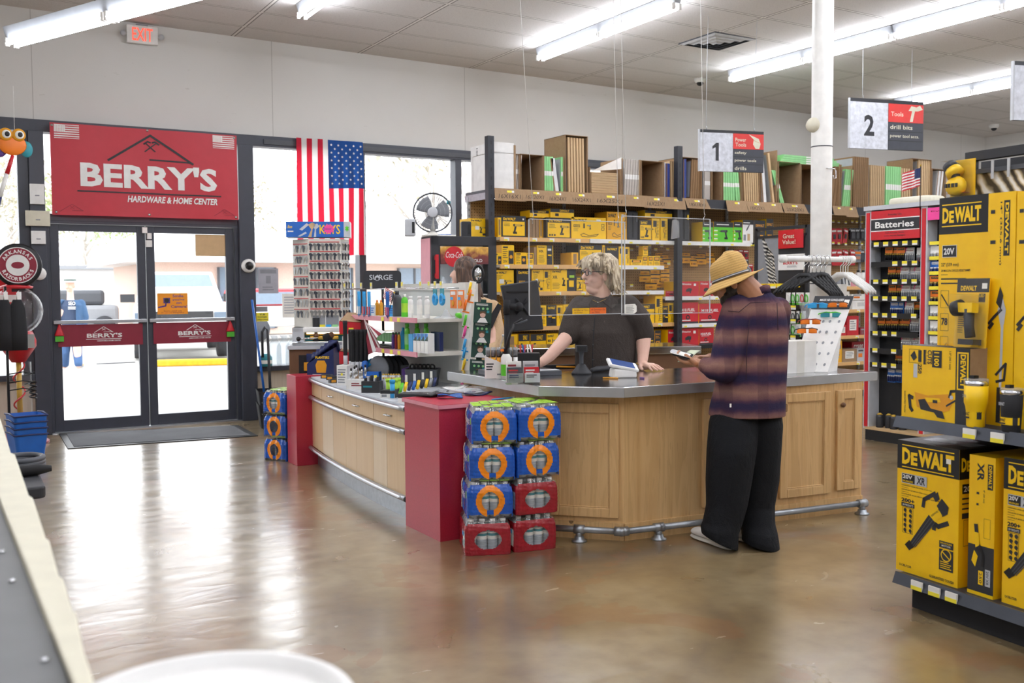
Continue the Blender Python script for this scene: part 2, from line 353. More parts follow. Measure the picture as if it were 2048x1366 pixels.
mb = MB(); mb.lathe([(.065,0),(.065,.02),(.03,.035),(.01,.036)],'white',n=18); tag(mb.build('round_detector',loc=(.985,YW-.09,1.63),rot=(R(90),0,0)),'round white detector on the dark post left of the doors','detector')
# fluorescent strip lights
glow('tube','#f3f6ff',TUBE); mat('fixture','#a4a8ad',.4)
def strip(a,b,label,n=2):
    a = Vector(a); b = Vector(b); d = b-a; L = d.length; t_ = thing('strip_light',label,'light',a); t_.rotation_euler = d.to_track_quat('Y','Z').to_euler()
    mb = MB(); mb.add([(-.055,0,.085),(.055,0,.085),(.03,0,.0),(-.03,0,.0),(-.055,L,.085),(.055,L,.085),(.03,L,0),(-.03,L,0)],[(0,1,2,3),(7,6,5,4),(0,4,5,1),(1,5,6,2),(2,6,7,3),(3,7,4,0)],'fixture')
    mb.build('housing',t_,bevel=.003)
    k = max(1,round(L/1.22)); s = L/k
    for i in range(k):
        for x in (-.036,.036):
            mb = MB(); mb.tube([(x,i*s+.03,-.036),(x,(i+1)*s-.03,-.036)],.0155,'tube',8); mb.build('fluorescent_tube',t_)
            if a.y > 4:
                for yy in (i*s+.02,(i+1)*s-.02): mb = MB(); mb.box(x-.014,yy-.012,-.056,x+.014,yy+.012,.002,'white'); mb.build('lamp_holder',t_)
def zc(x): return 4.36-(x+7)*(.29/23.6)
rows = [(3.25,9.55,'left'),(6.15,9.8,'b'),(8.79,9.5,'c'),(12.04,9.6,'d')]
names = {3.25: 'strip light near the top edge over the red banner',6.15: 'long strip light over the hanging counter screens',8.79: 'long strip light passing behind the white post',12.04: 'strip light above the aisle 2 sign'}
for x,y,_ in rows:
    for i in range(5):
        y1 = y-i*2.9 if x != 8.79 else y-i*2.47
        if y1 < -8: break
        o = strip((x,y1,zc(x)-.09),(x,y1-2.44,zc(x)-.09),names[x] if i == 0 else names[x]+', '+ORD[i]+' in its row')
for i,(x,y) in enumerate(((.3,4.7),(.3,1.9),(.3,-.9),(.3,-3.7),(-3,8),(-3,3.5),(-3,-1.5),(14.6,8.5),(14.6,4),(14.6,-1))):  # row over the camera's left added out of view to brighten left-facing fronts
    strip((x,y,zc(x)-.09),(x,y-2.44,zc(x)-.09),'ceiling strip light out of the picture, %s of the side rows' % ORD[i])
a = atZ(20,80,3.3); b2 = atZ(342,-6,3.3); strip(tuple(a),tuple(a+(b2-a).normalized()*2.44),'crooked low strip light at the upper left corner')
# ceiling vents
for i,(c0,s_) in enumerate((((7.66,8.5),.6),((12.3,7.8),.6))):
    t_ = thing('ceiling_vent','square ceiling air vent '+('near the dome camera, left of the white post' if i == 0 else 'at the right edge beside the far strip light'),'air vent',(c0[0],c0[1],zc(c0[0])-.005))
    mb = MB()
    for k in range(4):
        h = s_/2-k*.075; z = -.012-k*.006
        for q in range(4):
            a_ = math.pi/2*q; ca,sa = math.cos(a_),math.sin(a_)
            pts = [(-h,-h,0),(h,-h,0),(h-.045,-h+.045,z-.004),(-h+.045,-h+.045,z-.004)]
            mb.poly([(p[0]*ca-p[1]*sa,p[0]*sa+p[1]*ca,p[2]) for p in pts],'lightgrey')
    mb.build('louvre',t_); mb = MB(); mb.box(-s_/2,-s_/2,-.003,s_/2,s_/2,.02,'darkgrey'); mb.build('backing',t_)
# exit sign
t_ = thing('exit_sign','lit white exit sign with red letters high over the doors','exit sign',(2.035,YW-.03,4.03))
mb = MB(); mb.box(-.155,-.04,0,.155,.0,.185,'white'); mb.box(-.06,-.03,.185,.06,0,.2,'grey'); mb.build('housing',t_,bevel=.006)
glow('exitred','#ff4d3d',1.1); mb = MB(); F = Face(mb,(-.155,-.041,0),(1,0,0),(0,0,1),.31,.185); F.text('EXIT',.5,.14,.72,'exitred',1,.66,'c',.01); mb.build('lettering',t_)
for sx in (-1,1):
    mb = MB(); mb.ball((sx*.19,-.03,.09),(.03,.03,.03),'lightgrey',10,8); mb.cyl((sx*.15,-.02,.09),(sx*.19,-.02,.09),.01,'white'); mb.build('emergency_lamp',t_)
# ================================================================ outdoors
t = NT('asphalt'); n = t.noise(3,6); n2 = t.noise(200,2); t.bsdf(t.mix(n,lin('#a2a19d'),lin('#bdbbb6')),.9,0,n2,.2); MAT['asphalt'] = t.m
mb = MB(); mb.box(-80,YW+.22,-.14,120,120,-.02,'asphalt'); struct('ground',mb)
mb = MB(); mb.box(-20,YW+.25,-.1,30,17.2,-.005,'asphalt'); struct('sidewalk',mb)
# ================================================================ banner, flag, door mat
def clothgrid(name,parent,x0,z0,x1,z1,y,m,amp,nu=40,nv=16,loc=None):
    pass
t_ = thing('banner','red vinyl store banner hung over the entrance doors','banner',(2.045,YW-.13,2.22))
a,b = atY(95,249,YW-.13),atY(472,269,YW-.13)
BW,BH = 1.86,.915
def _rip(x,z): return .006*math.sin(x*5+z*3)+.004*math.sin(x*13-z*7)-.012
mb = MB(); mb.grid(lambda u,v: ((u-.5)*BW,_rip((u-.5)*BW,v*BH),v*BH),50,24,'bannerred') if mat('bannerred','#c23440',.5,var=.03) else 0
mb.build('vinyl_sheet',t_)
class Curved(Face):
    def poly(s,pts,m,L=1):
        if len(pts) != 4: return Face.poly(s,pts,m,L)
        a,b,c,d = [Vector(q) for q in pts]; n = max(1,int((b-a).length*30))
        for i in range(n): Face.poly(s,[a.lerp(b,i/n),a.lerp(b,(i+1)/n),d.lerp(c,(i+1)/n),d.lerp(c,i/n)],m,L)
    def line(s,pts,t,m,L=1):
        Q = []
        for a,b in zip(pts,pts[1:]): Q += [tuple(Vector(a).lerp(Vector(b),k/12)) for k in range(12)]
        Face.line(s,Q+[pts[-1]],t,m,L)
    def p(s,x,y,L): q = s.O+s.U*x+s.V*y; return (q.x,q.y+_rip(q.x,q.z)-.004-.0008*L,q.z)
mb = MB(); F = Curved(mb,(-BW/2,0,0),(1,0,0),(0,0,1),BW,BH)
F.text("BERRY'S",.145,.32,.275,'white',1,.735,bold=.035); F.text('HARDWARE & HOME CENTER',.385,.165,.075,'white',1,.495,bold=.03,sh=.2)
F.line([(.13,.27),(.9,.27)],.014,'charcoal'); F.line([(.29,.625),(.515,.93),(.745,.63)],.022,'charcoal'); F.line([(.735,.645),(.51,.655)],.016,'charcoal')
F.line([(.49,.84),(.54,.75)],.012,'charcoal'); F.line([(.545,.845),(.485,.745)],.012,'charcoal'); F.line([(.48,.83),(.5,.86),(.515,.85)],.016,'charcoal'); F.line([(.525,.85),(.54,.86),(.56,.83)],.016,'charcoal')
for cx in (.1,.92):
    F.line([(cx-.06,.04),(cx,.12),(cx+.055,.05),(cx,.05)],.004,'maroon'); F.line([(cx-.01,.07),(cx+.01,.1)],.003,'maroon'); F.line([(cx+.01,.07),(cx-.01,.1)],.003,'maroon')
for x0 in (.02,.86):
    F.rect(x0,.835,x0+.125,.985,'white',1)
    for i in range(6): F.rect(x0+(.055 if i > 2 else 0),.845+i*.0245-.003,x0+.125,.845+i*.0245+.0085,'bannerred',2)
    for i in range(5):
        for j in range(6): F.circ(x0+.006+j*.008,.91+i*.015,.0035,'bannerred',2,5)
mb.build('lettering',t_)
mb = MB()
for x,z in ((.01,.97),(.5,.985),(.985,.97),(.02,.03),(.5,.03),(.985,.03)):
    p = ((x-.5)*BW,_rip((x-.5)*BW,z*BH)-.004,z*BH); mb.tube([(p[0],p[1]-.004,p[2]),(p[0],p[1]+.003,p[2])],.013,'chrome',10)
mb.build('grommet',t_)
# national flag hung vertically in the window
t = NT('flagcloth'); x,y,z = t.xyz(); FW,FH = .80,1.34
u = t.math('DIVIDE',x,FW); st = t.math('MODULO',t.math('FLOOR',t.math('MULTIPLY',u,13)),2)
c = t.mix(st,lin('#d5243f'),lin('#f4f2f0')); b = t.bsdf(c,.8,0,t.noise(60,3),.1)
tl = t.n('ShaderNodeBsdfTranslucent'); t.t.links.new(c,tl.inputs[0]); ms = t.n('ShaderNodeMixShader'); ms.inputs[0].default_value = .45; t.l(b,ms,0,1); t.l(tl,ms,0,2); t.l(ms,t.out); MAT['flagcloth'] = t.m
t = NT('flagblue'); c = t.mix(t.noise(5),lin('#1b4f9c'),lin('#2a66b8')); b = t.bsdf(c,.8); tl = t.n('ShaderNodeBsdfTranslucent'); t.t.links.new(c,tl.inputs[0]); ms = t.n('ShaderNodeMixShader'); ms.inputs[0].default_value = .4; t.l(b,ms,0,1); t.l(tl,ms,0,2); t.l(ms,t.out); MAT['flagblue'] = t.m
fl = thing('flag','large striped national flag hanging down in the front window','flag',(3.66,YW-.09,3.17))
def _fl(x,z): return .012*math.sin(x*16+z*1.4)+.016*math.sin(x*7-z*2)*(min(1,-z))-.01
def _fx(u,v):
    x = u*FW; z = -v*FH; zz = z*(1+.02*math.sin(u*5)) ; return (x-.03*v*(1-u)+.02*v,_fl(x,z),zz)
mb = MB(); mb.grid(lambda u,v: _fx(u,v),52,30,'flagcloth'); mb.build('striped_cloth',fl)
mb = MB(); mb.grid(lambda u,v: (lambda q: (q[0],q[1]-.003,q[2]))(_fx(.462+.538*u,v*.41)),20,14,'flagblue')
for i in range(9):
    for j in range(11):
        if (i+j) % 2: continue
        u,v = .485+.5*(i+.5)/9,.025+.36*(j+.5)/11; q = _fx(u,v)
        mb.poly([(q[0]+(.016 if k % 2 else .0066)*math.sin(math.pi*k/5),q[1]-.006,q[2]-(.016 if k % 2 else .0066)*math.cos(math.pi*k/5)) for k in range(10)],'white')
mb.build('star_field',fl)
t = NT('matpile'); n = t.noise(250,2); t.bsdf(t.mix(t.noise(3,4),lin('#4b4d50'),lin('#6b6d70')),.95,0,n,.4); MAT['matpile'] = t.m
m_ = thing('door_mat','dark grey ribbed floor mat before the entrance doors','door mat',(1.98,10.42,0))
mb = MB(); mb.prism([(-.86,.58),(.86,.22),(.82,-.66),(-.9,-.5)],.0,.008,'black'); mb.build('rubber_border',m_)
mb = MB(); mb.prism([(-.8,.50),(.79,.18),(.76,-.6),(-.84,-.44)],.008,.013,'matpile'); mb.build('carpet_pad',m_)
# ================================================================ front checkout counter
t = NT('pine'); x,y,z = t.xyz(); n = t.noise(2.2,4,(7,7,.5),dist=.8); n2 = t.noise(9,6,(9,9,.35))
w = t.math('FRACT',t.math('MULTIPLY',n,7)); c = t.ramp(n,[(.25,'#c49c66'),(.5,'#d8b37d'),(.75,'#cba16a')])
c = t.mix(t.math('MULTIPLY',t.math('POWER',w,4.),.2),c,lin('#9a7040'))
vo = t.n('ShaderNodeTexVoronoi'); vo.inputs['Scale'].default_value = 1.0; mp = t.n('ShaderNodeMapping'); mp.inputs['Scale'].default_value = (3.1,3.1,2.1); tc = t.n('ShaderNodeTexCoord'); t.l(tc,mp,3,0); t.l(mp,vo)
kn = t.math('LESS_THAN',vo.outputs['Distance'],.06); c = t.mix(t.math('MULTIPLY',kn,.75),c,lin('#5d3a1c'))
c = t.mix(t.math('MULTIPLY',t.math('GREATER_THAN',n2,.66),.25),c,lin('#8a6238')); t.bsdf(c,.42,0,n2,.08); MAT['pine'] = t.m
t = NT('maple'); n = t.noise(3,4,(10,10,.6)); t.bsdf(t.mix(n,lin('#d3b184'),lin('#e2c69c')),.38,0); MAT['maple'] = t.m
t = NT('maplelight'); n = t.noise(3,4,(10,10,.6)); t.bsdf(t.mix(n,lin('#dcc3a0'),lin('#e9d6b8')),.38,0); MAT['maplelight'] = t.m
t = NT('worktop'); n = t.noise(2.2,5,dist=.6); n2 = t.noise(70,3,(1,12,1)); t.bsdf(t.mix(n2,lin('#a3a4a6'),lin('#c3c4c6')),t.math('MULTIPLY_ADD',n,.22,.05),1.,n,.02); MAT['worktop'] = t.m
mat('brushed','#b4b6b8',.38,.55,var=.12,ns=5)
t = NT('redlaminate'); n = t.noise(150,2); t.bsdf(t.mix(n,lin('#a81f34'),lin('#bf3047')),.4,0); MAT['redlaminate'] = t.m
ct = thing('checkout_counter','knotty pine checkout counter with steel top in mid shop','counter',(3.413,4.55,0))
ct0 = Vector((3.413,4.55,0))
top = [(3.02,6.0),(3.02,5.476),(2.994,4.793),(3.342,4.454),(5.334,4.371),(5.36,5.30),(3.75,5.36),(3.6,6.0)]
loc2 = lambda P: [(x-ct0.x,y-ct0.y) for x,y in P]
mb = MB(); mb.prism(loc2(top),.835,.895,'worktop'); mb.build('steel_top',ct,bevel=.006)
for a,b in zip(top,top[1:5]):
    a,b = Vector(a)-ct0.xy,Vector(b)-ct0.xy; d = (b-a).normalized(); n = Vector((d.y,-d.x)) if True else None; n = n if n.dot(a+b) > 0 or a.y < .5 else n; mb = MB(); e = -n*.0025 if (Vector((-.5,-.5)) if a.x < -.1 else Vector((.3,-1) if a.x < 1.5 else (1,0))).dot(n) < 0 else n*.0025; mb.prism([tuple(a),tuple(b),tuple(b+e),tuple(a+e)],.838,.892,'brushed'); mb.build('edge_band',ct)
base = [(3.09,5.9),(3.09,4.88),(3.413,4.55),(5.188,4.367),(5.20,4.95),(3.55,5.05),(3.45,5.9)]
mb = MB(); mb.prism(loc2(base),.0,.835,'pine'); mb.build('body',ct)
def cdoor(a,b,z0,z1,name='panel_door',knob=None):
    a,b = Vector(a),Vector(b); d = (b-a); w = d.length; ang = math.atan2(d.y,d.x)
    mb = MB(); mb.M = Matrix.Translation((a.x-ct0.x,a.y-ct0.y,0)) @ Matrix.Rotation(ang,4,'Z')
    f = .055
    mb.box(0,-.022,z0,f,0,z1,'pine'); mb.box(w-f,-.022,z0,w,0,z1,'pine'); mb.box(f,-.022,z0,w-f,0,z0+f,'pine'); mb.box(f,-.022,z1-f,w-f,0,z1,'pine')
    mb.box(f,-.010,z0+f,w-f,0,z1-f,'pine')
    for e in ((f,z0+f,f+.008,z1-f),(w-f-.008,z0+f,w-f,z1-f),(f,z0+f,w-f,z0+f+.008),(f,z1-f-.008,w-f,z1-f)): mb.box(e[0],-.016,e[1],e[2],-.008,e[3],'pine')
    o = mb.build(name,ct,bevel=.004)
    if knob:
        mb = MB(); mb.M = Matrix.Translation((a.x-ct0.x,a.y-ct0.y,0)) @ Matrix.Rotation(ang,4,'Z'); mb.ball((knob[0],-.038,knob[1]),(.016,.016,.016),'brown',10,8); mb.cyl((knob[0],-.022,knob[1]),(knob[0],-.034,knob[1]),.008,'brown'); mb.build('knob',o)
def on(t_,a=(3.413,4.55),b=(5.188,4.367)): return (a[0]+(b[0]-a[0])*t_,a[1]+(b[1]-a[1])*t_)
L0,L1 = (3.09,4.88),(3.413,4.55)
cdoor(on(.06,L0,L1),on(.94,L0,L1),.13,.79)
cdoor(on(.30),on(.60),.14,.79); cdoor(on(.62),on(.845),.14,.79); cdoor(on(.875),on(.985),.15,.79,knob=(.03,.70))
mb = MB()
for a,b in ((L0,L1),(L1,(5.188,4.367))):
    a,b = Vector(a),Vector(b); d = (b-a).normalized(); n = Vector((d.y,-d.x))*.012
    mb.prism([tuple(p-ct0.xy) for p in (a+n,b+n,b,a)],0,.10,'pine')
mb.build('skirting',ct)
for k,(x_,z_) in enumerate(((5.195,.72),(5.195,.58),(5.195,.42),(5.195,.27))):
    mb = MB(); mb.cb((x_-ct0.x+.006,4.42-ct0.y,z_),(.02,.03,.07),'white' if k < 3 else 'orange'); mb.build('edge_clip',ct)
rail = thing('foot_rail','galvanised pipe foot rail along the counter base','foot rail',(3.36,4.45,0))
pts = [(3.0,4.86),(3.355,4.495),(5.10,4.285)]; P3 = [Vector((x-3.36,y-4.45,.07)) for x,y in pts]
mb = MB(); mb.cyl(P3[0],P3[1],.019,'galv'); mb.build('pipe',rail); mb = MB(); mb.cyl(P3[1],P3[2],.019,'galv'); mb.build('pipe',rail)
mb = MB(); mb.cyl(P3[1]-(P3[1]-P3[0]).normalized()*.04,P3[1],.027,'galv'); mb.cyl(P3[1],P3[1]+(P3[2]-P3[1]).normalized()*.04,.027,'galv'); mb.ball(P3[1],.028,'galv'); mb.build('elbow',rail)
for q in (P3[0].lerp(P3[1],.52),P3[1].lerp(P3[2],.14),P3[1].lerp(P3[2],.55),P3[2]):
    d = .03 * ((P3[2]-P3[1]).normalized() if q.x > 0 else (P3[1]-P3[0]).normalized())
    mb = MB(); mb.cyl(q-d,q+d,.027,'galv'); mb.cyl((q.x,q.y,.0),q,.02,'galv'); mb.lathe([(.045,0),(.045,.008),(.03,.014),(.027,.03)],'galv',(q.x,q.y,0),16); mb.build('floor_flange',rail)
# back counter of the cash area
bc = thing('back_counter','low counter with steel edge behind the grey-blonde cashier','counter',(4.2,7.13,0))
d = Vector((1.5,-.63)); n = Vector((.63,1.5)).normalized()*.6
mb = MB(); mb.prism([(0,0),(d.x,d.y),(d.x+n.x,d.y+n.y),(n.x,n.y)],.885,.95,'worktop'); mb.build('steel_top',bc,bevel=.005)
e = n*.06; mb = MB(); mb.prism([(e.x+.03,e.y),(d.x+e.x-.03,d.y+e.y),(d.x+n.x-.03,d.y+n.y),(n.x+.03,n.y)],0,.885,'brown'); mb.build('body',bc)
# ================================================================ curved maple drawer cabinet
cx = lambda Y: 2.55+.0338*(Y-5.6)**2
def onCab(px,py,off=0):
    X = 2.62
    for _ in range(8): p = atX(px,py,X+off); X = cx(p.y)
    return p
cb = thing('drawer_cabinet','curved pale maple checkout cabinet with four drawers','cabinet',(2.6,6.75,0)); c0 = Vector((2.6,6.75,0))
Y0,Y1 = 5.58,7.9
def arc(y0,y1,z0,z1,d0,d1,m,n=8,mb=None):
    mb = mb or MB(); P = [(cx(y0+(y1-y0)*i/n)+d0-c0.x,y0+(y1-y0)*i/n-c0.y) for i in range(n+1)]; Q = [(cx(y0+(y1-y0)*i/n)+d1-c0.x,y0+(y1-y0)*i/n-c0.y) for i in range(n+1)]
    for i in range(n):
        q = [P[i],P[i+1],Q[i+1],Q[i]]
        mb.add([(a,b,z0) for a,b in q]+[(a,b,z1) for a,b in q],[(0,1,2,3),(7,6,5,4),(0,4,5,1),(2,6,7,3)]+([(3,7,4,0)] if i == 0 else [])+([(1,5,6,2)] if i == n-1 else []),m)
    return mb
arc(6.1,7.85,0,.69,.44,.85,'maple',6).build('rear_carcass',cb)
arc(6.1,7.9,.69,.735,.44,.86,'lightgrey',6).build('rear_top',cb)
arc(Y0,Y1,.15,.69,.02,.44,'maple',14).build('carcass',cb)
arc(Y0,Y1,0,.15,.035,.45,'galv',14).build('kick_plate',cb)
arc(Y0,7.9,.69,.735,-.01,.44,'lightgrey',16).build('laminate_top',cb)
ys = [onCab(px,830).y for px in (816,748,689,645,604)]
for i in range(4):
    o = arc(ys[i]+.004,ys[i+1]-.004,.585,.688,-.004,.02,'maple',5).build('drawer',cb)
    ym = (ys[i]+ys[i+1])/2; mb = MB(); x_ = cx(ym)-.004-c0.x
    mb.tube([(x_,ym-.045-c0.y,.64),(x_-.022,ym-.035-c0.y,.642),(x_-.024,ym+.035-c0.y,.642),(x_,ym+.045-c0.y,.64)],.0055,'chrome'); mb.build('handle',o)
yd = [onCab(px,900).y for px in (816,775,748,714.5,693.5,668,647,622.5,604)]
for i in range(8): arc(yd[i]+.002,yd[i+1]-.002,.16,.548,-.004,.02,'maplelight' if i in (1,5,7) else 'maple',4).build('door',cb)
for z,d in ((.712,-.022),(.566,-.022),(.15,-.028)):
    mb = MB(); n = 18; mb.tube([(cx(Y0+(7.895-Y0)*i/n)+d-c0.x,Y0+(7.895-Y0)*i/n-c0.y,z) for i in range(n+1)],.0165,'alu',10); o = mb.build('bumper_rail',cb)
    mb = MB(); mb.cyl((cx(Y0)+d-c0.x,Y0-.012-c0.y,z),(cx(Y0)+d-c0.x,Y0+.02-c0.y,z),.018,'rubber',10); mb.build('rail_end_cap',o)
def solo(mb,name,label,cat,group=None,**k): return tag(mb.build(name,**k),label,cat,group)
mb = MB(); mb.box(-.04,-.12,0,.55,.12,.745,'redlaminate'); solo(mb,'red_pier','red laminate pier at the far end of the maple cabinet','counter end',loc=(2.63,8.03,0),bevel=.003)
rb = thing('red_pedestal','red laminate box counter beside the stacked water packs','counter',(2.75,5.315,0))
mb = MB(); mb.box(-.25,-.235,0,.24,.24,.765,'redlaminate'); mb.build('body',rb); mb = MB(); mb.box(-.26,-.25,.765,.25,.25,.79,'redlaminate'); mb.box(-.262,-.252,.767,.252,-.2495,.788,'rose'); mb.box(-.2625,-.252,.767,-.26,.252,.788,'rose'); mb.build('top_panel',rb)
# ================================================================ bottled water packs
PW,PD,PH = .255,.35,.2
mat('waterblue','#1a55b4',.16,var=.12,ns=40,bump=.5); mat('waterblue2','#2f86d8',.25,var=.1); mat('caseorange','#ef8a16',.2,bump=.4,ns=40); mat('casered','#9a1c28',.17,var=.12,ns=40,bump=.5); mat('bottle','#aab3ba',.2,var=.3,ns=60,stretch=(.2,.2,3)); mat('leaf','#8cc63f',.4)
def bottle_mesh():
    mb = MB(); mb.lathe([(.026,0),(.03,.006),(.03,.03),(.028,.034),(.03,.04),(.028,.05),(.03,.058),(.028,.068),(.0305,.08)],'bottle',n=10)
    mb.lathe([(.0306,.08),(.0306,.12)],'paper',n=10,cap=False); mb.lathe([(.0308,.098),(.0308,.112)],'teal',n=10,cap=False)
    mb.lathe([(.0305,.12),(.028,.14),(.013,.165),(.013,.172)],'bottle',n=10); mb.lathe([(.015,.172),(.015,.188)],'white',n=10)
    o = mb.build('water_bottle'); me = o.data; bpy.data.objects.remove(o); return me
BOT = bottle_mesh()
def pack_mesh(red):
    per = []; N = 54; Mn = 48
    for i in range(N): per.append((-PW/2+PW*i/N,-PD/2,0))
    for i in range(Mn): per.append((PW/2,-PD/2+PD*i/Mn,1))
    for i in range(N): per.append((PW/2-PW*i/N,PD/2,2))
    for i in range(Mn): per.append((-PW/2,PD/2-PD*i/Mn,3))
    rows = 42; mb = MB(); n = len(per)
    def pt(k,j):
        x,y,sd = per[k % n]; v = j/rows; z = v*PH
        rr = .026; qx = max(-PW/2+rr,min(PW/2-rr,x)); qy = max(-PD/2+rr,min(PD/2-rr,y)); dx,dy = x-qx,y-qy
        l = math.hypot(dx,dy)
        if l > rr: x,y = qx+dx/l*rr,qy+dy/l*rr
        sc = 1-.025*(math.cos((x if sd in (0,2) else y)*2*math.pi/.0625))*.5-.012
        sh = 1 if v < .66 else 1-.17*((v-.66)/.34)**1.6; wr = 1+.006*math.sin(17*x+23*y+9*v)+.004*math.sin(60*v+31*x)
        return (x*sc*sh*wr,y*sc*sh*wr,z)
    vs = [pt(k,j) for j in range(rows+1) for k in range(n)]
    grp = {}
    for j in range(rows):
        for k in range(n):
            x,y,sd = per[k]; x2 = per[(k+1) % n]; u = (x+x2[0])/2; w = (y+x2[1])/2; v = (j+.5)/rows; m = 'casered' if red else 'waterblue'
            if sd in (0,2):
                q = math.hypot(u/.058,(v-.46)*PH/.062)
                if red:
                    if math.hypot(u/.075,(v-.42)*PH/.052) < 1 or (v > .86): m = 'shrink'
                else:
                    if q < .82: m = 'shrink'
                    elif q < 1.38 and not (v < .3 and abs(u) < .02): m = 'caseorange'
                    elif v < .1 or v > .9: m = 'shrink'
                    elif v > .72 and abs(u) < .03: m = 'shrink'
            else:
                if red:
                    if abs(w+.1) < .05 and .15 < v < .62: m = 'paper'
                    elif v > .8: m = 'shrink'
                else:
                    if v > .84: m = 'shrink'
                    elif .02 < w < .08 and v < .8: m = 'waterblue2'
                    elif w > .13 and v < .84: m = 'paper'
                    elif -.12 < w < -.1 and .5 < v < .7: m = 'leaf'
            grp.setdefault(m,[]).append((j*n+k,j*n+(k+1) % n,(j+1)*n+(k+1) % n,(j+1)*n+k))
    for m,f in grp.items(): mb.add(vs,f,m,True) if False else None
    b = len(mb.v); mb.v = vs
    for m,f in grp.items():
        i = mb.idx(m)
        for q in f: mb.f.append(q); mb.mi.append(i); mb.sm.append(True)
    mb.f.append(tuple(range(n-1,-1,-1))); mb.mi.append(mb.idx('shrink')); mb.sm.append(False)
    mb.f.append(tuple(range(rows*n,rows*n+n))); mb.mi.append(mb.idx('shrink')); mb.sm.append(False)
    if not red:
        F = Face(mb,(-PW/2*1.0-.003,PD/2,0),(0,-1,0),(0,0,1),PD,PH); F.text('niagara',.3,.42,.26,'white',2,.5,bold=.01); F.circ(.62,.3,.008,'caseorange',2,10)
        for i in range(4):
            for j in range(5):
                if (i*3+j) % 4: mb.cb((-.085+.056*i,-.13+.062*j,PH+.0015),(.05,.045,.002),'lime')
    else:
        F = Face(mb,(-PW/2-.003,PD/2,0),(0,-1,0),(0,0,1),PD,PH); F.rect(.7,.5,.9,.62,'sky',2); F.rect(.76,.22,.86,.4,'teal',2)
    o = mb.build('printed_wrap'); me = o.data; bpy.data.objects.remove(o); return me
PM = {0: pack_mesh(False),1: pack_mesh(True)}
def pack(red,loc,rz,label,group,bottles=True):
    t_ = thing('water_pack',label,'water pack',loc,rz,group)
    o = bpy.data.objects.new('printed_wrap',PM[red]); COL.objects.link(o); o.parent = t_
    if bottles:
        for i in range(4):
            for j in range(5):
                if 0 < i < 3 and 0 < j < 4 and loc[2] < .5: continue
                o = bpy.data.objects.new('water_bottle',BOT); COL.objects.link(o); o.parent = t_; o.location = ((-.088+.0587*i)*1.0,-.128+.064*j,.004)
wn = ['bottom','second from the bottom','second from the top','top']
for k in range(4): pack(1 if k == 0 else 0,(2.615+.02*k+.045,4.845+.008*k,.201*k),R(-22),('red' if k == 0 else 'blue')+' water pack, '+wn[k]+' of the stack touching the red pedestal front','water packs by the pedestal')
for k in range(4): pack(1 if k < 2 else 0,(2.895+.012*k,4.80,.205*k),R(-9),('red' if k < 2 else 'blue')+' water pack, '+wn[k]+' of the stack nearer the pine counter','water packs by the pedestal')
for k in range(3): pack(0,(2.66,8.36,.2*k),R(-60),'blue water pack, '+['bottom','middle','top'][k]+' of the stack beyond the far red end panel','water packs by the end panel',k == 2)
# clear screens hung over the counter
for i,(x0,x1,y0,y1,lab) in enumerate(((1058,1250,437,632,'clear hanging plastic screen with yellow and orange notes, near the register'),(1243,1420,431,630,'clear hanging plastic screen with a white notice, nearer the customer'))):
    a = atY(x0,y1,4.75-.06*i); b = atY(x1,y1,4.75-.06*i); c = atY(x0,y0,4.75-.06*i)
    t_ = thing('plastic_screen',lab,'screen',a,group='hanging counter screens')
    w,h = b.x-a.x,c.z-a.z
    mb = MB(); mb.box(0,-.002,0,w,.002,h,'clearplastic'); mb.build('sheet',t_)
    mb = MB()
    for e in ((0,0,.004,h),(w-.004,0,w,h),(0,0,w,.004),(0,h-.004,w,h)): mb.box(e[0],-.0035,e[1],e[2],.0035,e[3],'lightgrey')
    mb.build('polished_edge',t_)
    for xx,pxt in ((.03,(1034 if i == 0 else 1256)),(w-.05,1241 if i == 0 else 1413)):
        top_ = atZ(pxt,-60 if pxt != 1504 else 165,4.2); top_ = Vector((a.x+xx+(pxt-((1066 if xx < .1 else 1237) if i == 0 else (1253 if xx < .1 else 1405)))*.0029,a.y+.1,zc(a.x)))
        mb = MB(); mb.tube([(xx,0,h+.03),top_-a],.0018,'white',5); mb.tube([(xx,0,h-.03),(xx-.006,0,h),(xx+.006,0,h+.02),(xx,0,h+.035)],.002,'chrome',5); mb.build('hanging_cord',t_)
    if i == 0:
        for m,x,ww,tx,hh in (('tagyellow',.29,.118,['All Barrel Fans','on Friday'],.034),('notes',.412,.115,['All Generator Gas','on TRAIL'],.036)):
            if m not in MAT: mat(m,'#f7c21a' if m == 'tagyellow' else '#f5772a',.7)
            mb = MB(); mb.box(x,-.0045,.004,x+ww,-.0028,.004+hh,m); F = Face(mb,(x,-.0045,.004),(1,0,0),(0,0,1),ww,hh)
            F.text(tx[0],.06,.55,.3,'red' if i else 'maroon',1,.88,bold=0,sh=.2); F.text(tx[1],.1,.12,.28,'maroon',1,.5,bold=0,sh=.2); mb.build('handwritten_note',t_)
    else:
        mb = MB(); mb.prism([(.0,0),(.07,0),(.085,.01),(.085,.045),(.06,.058),(.02,.056),(0,.05)],0,.001,'paper')
        mb2 = MB(); mb2.M = Matrix.Translation((.02,-.003,.006)) @ Matrix.Rotation(R(90),4,'X'); mb2.prism([(.0,0),(.07,0),(.088,.012),(.088,.045),(.075,.058),(.0,.055)],0,.001,'paper')
        F = Face(mb2,(.0,0,.001),(1,0,0),(0,1,0),.085,.055); F.fine(.1,.1,.9,.9,6,'darkgrey',1,.3); mb2.build('paper_notice',t_)
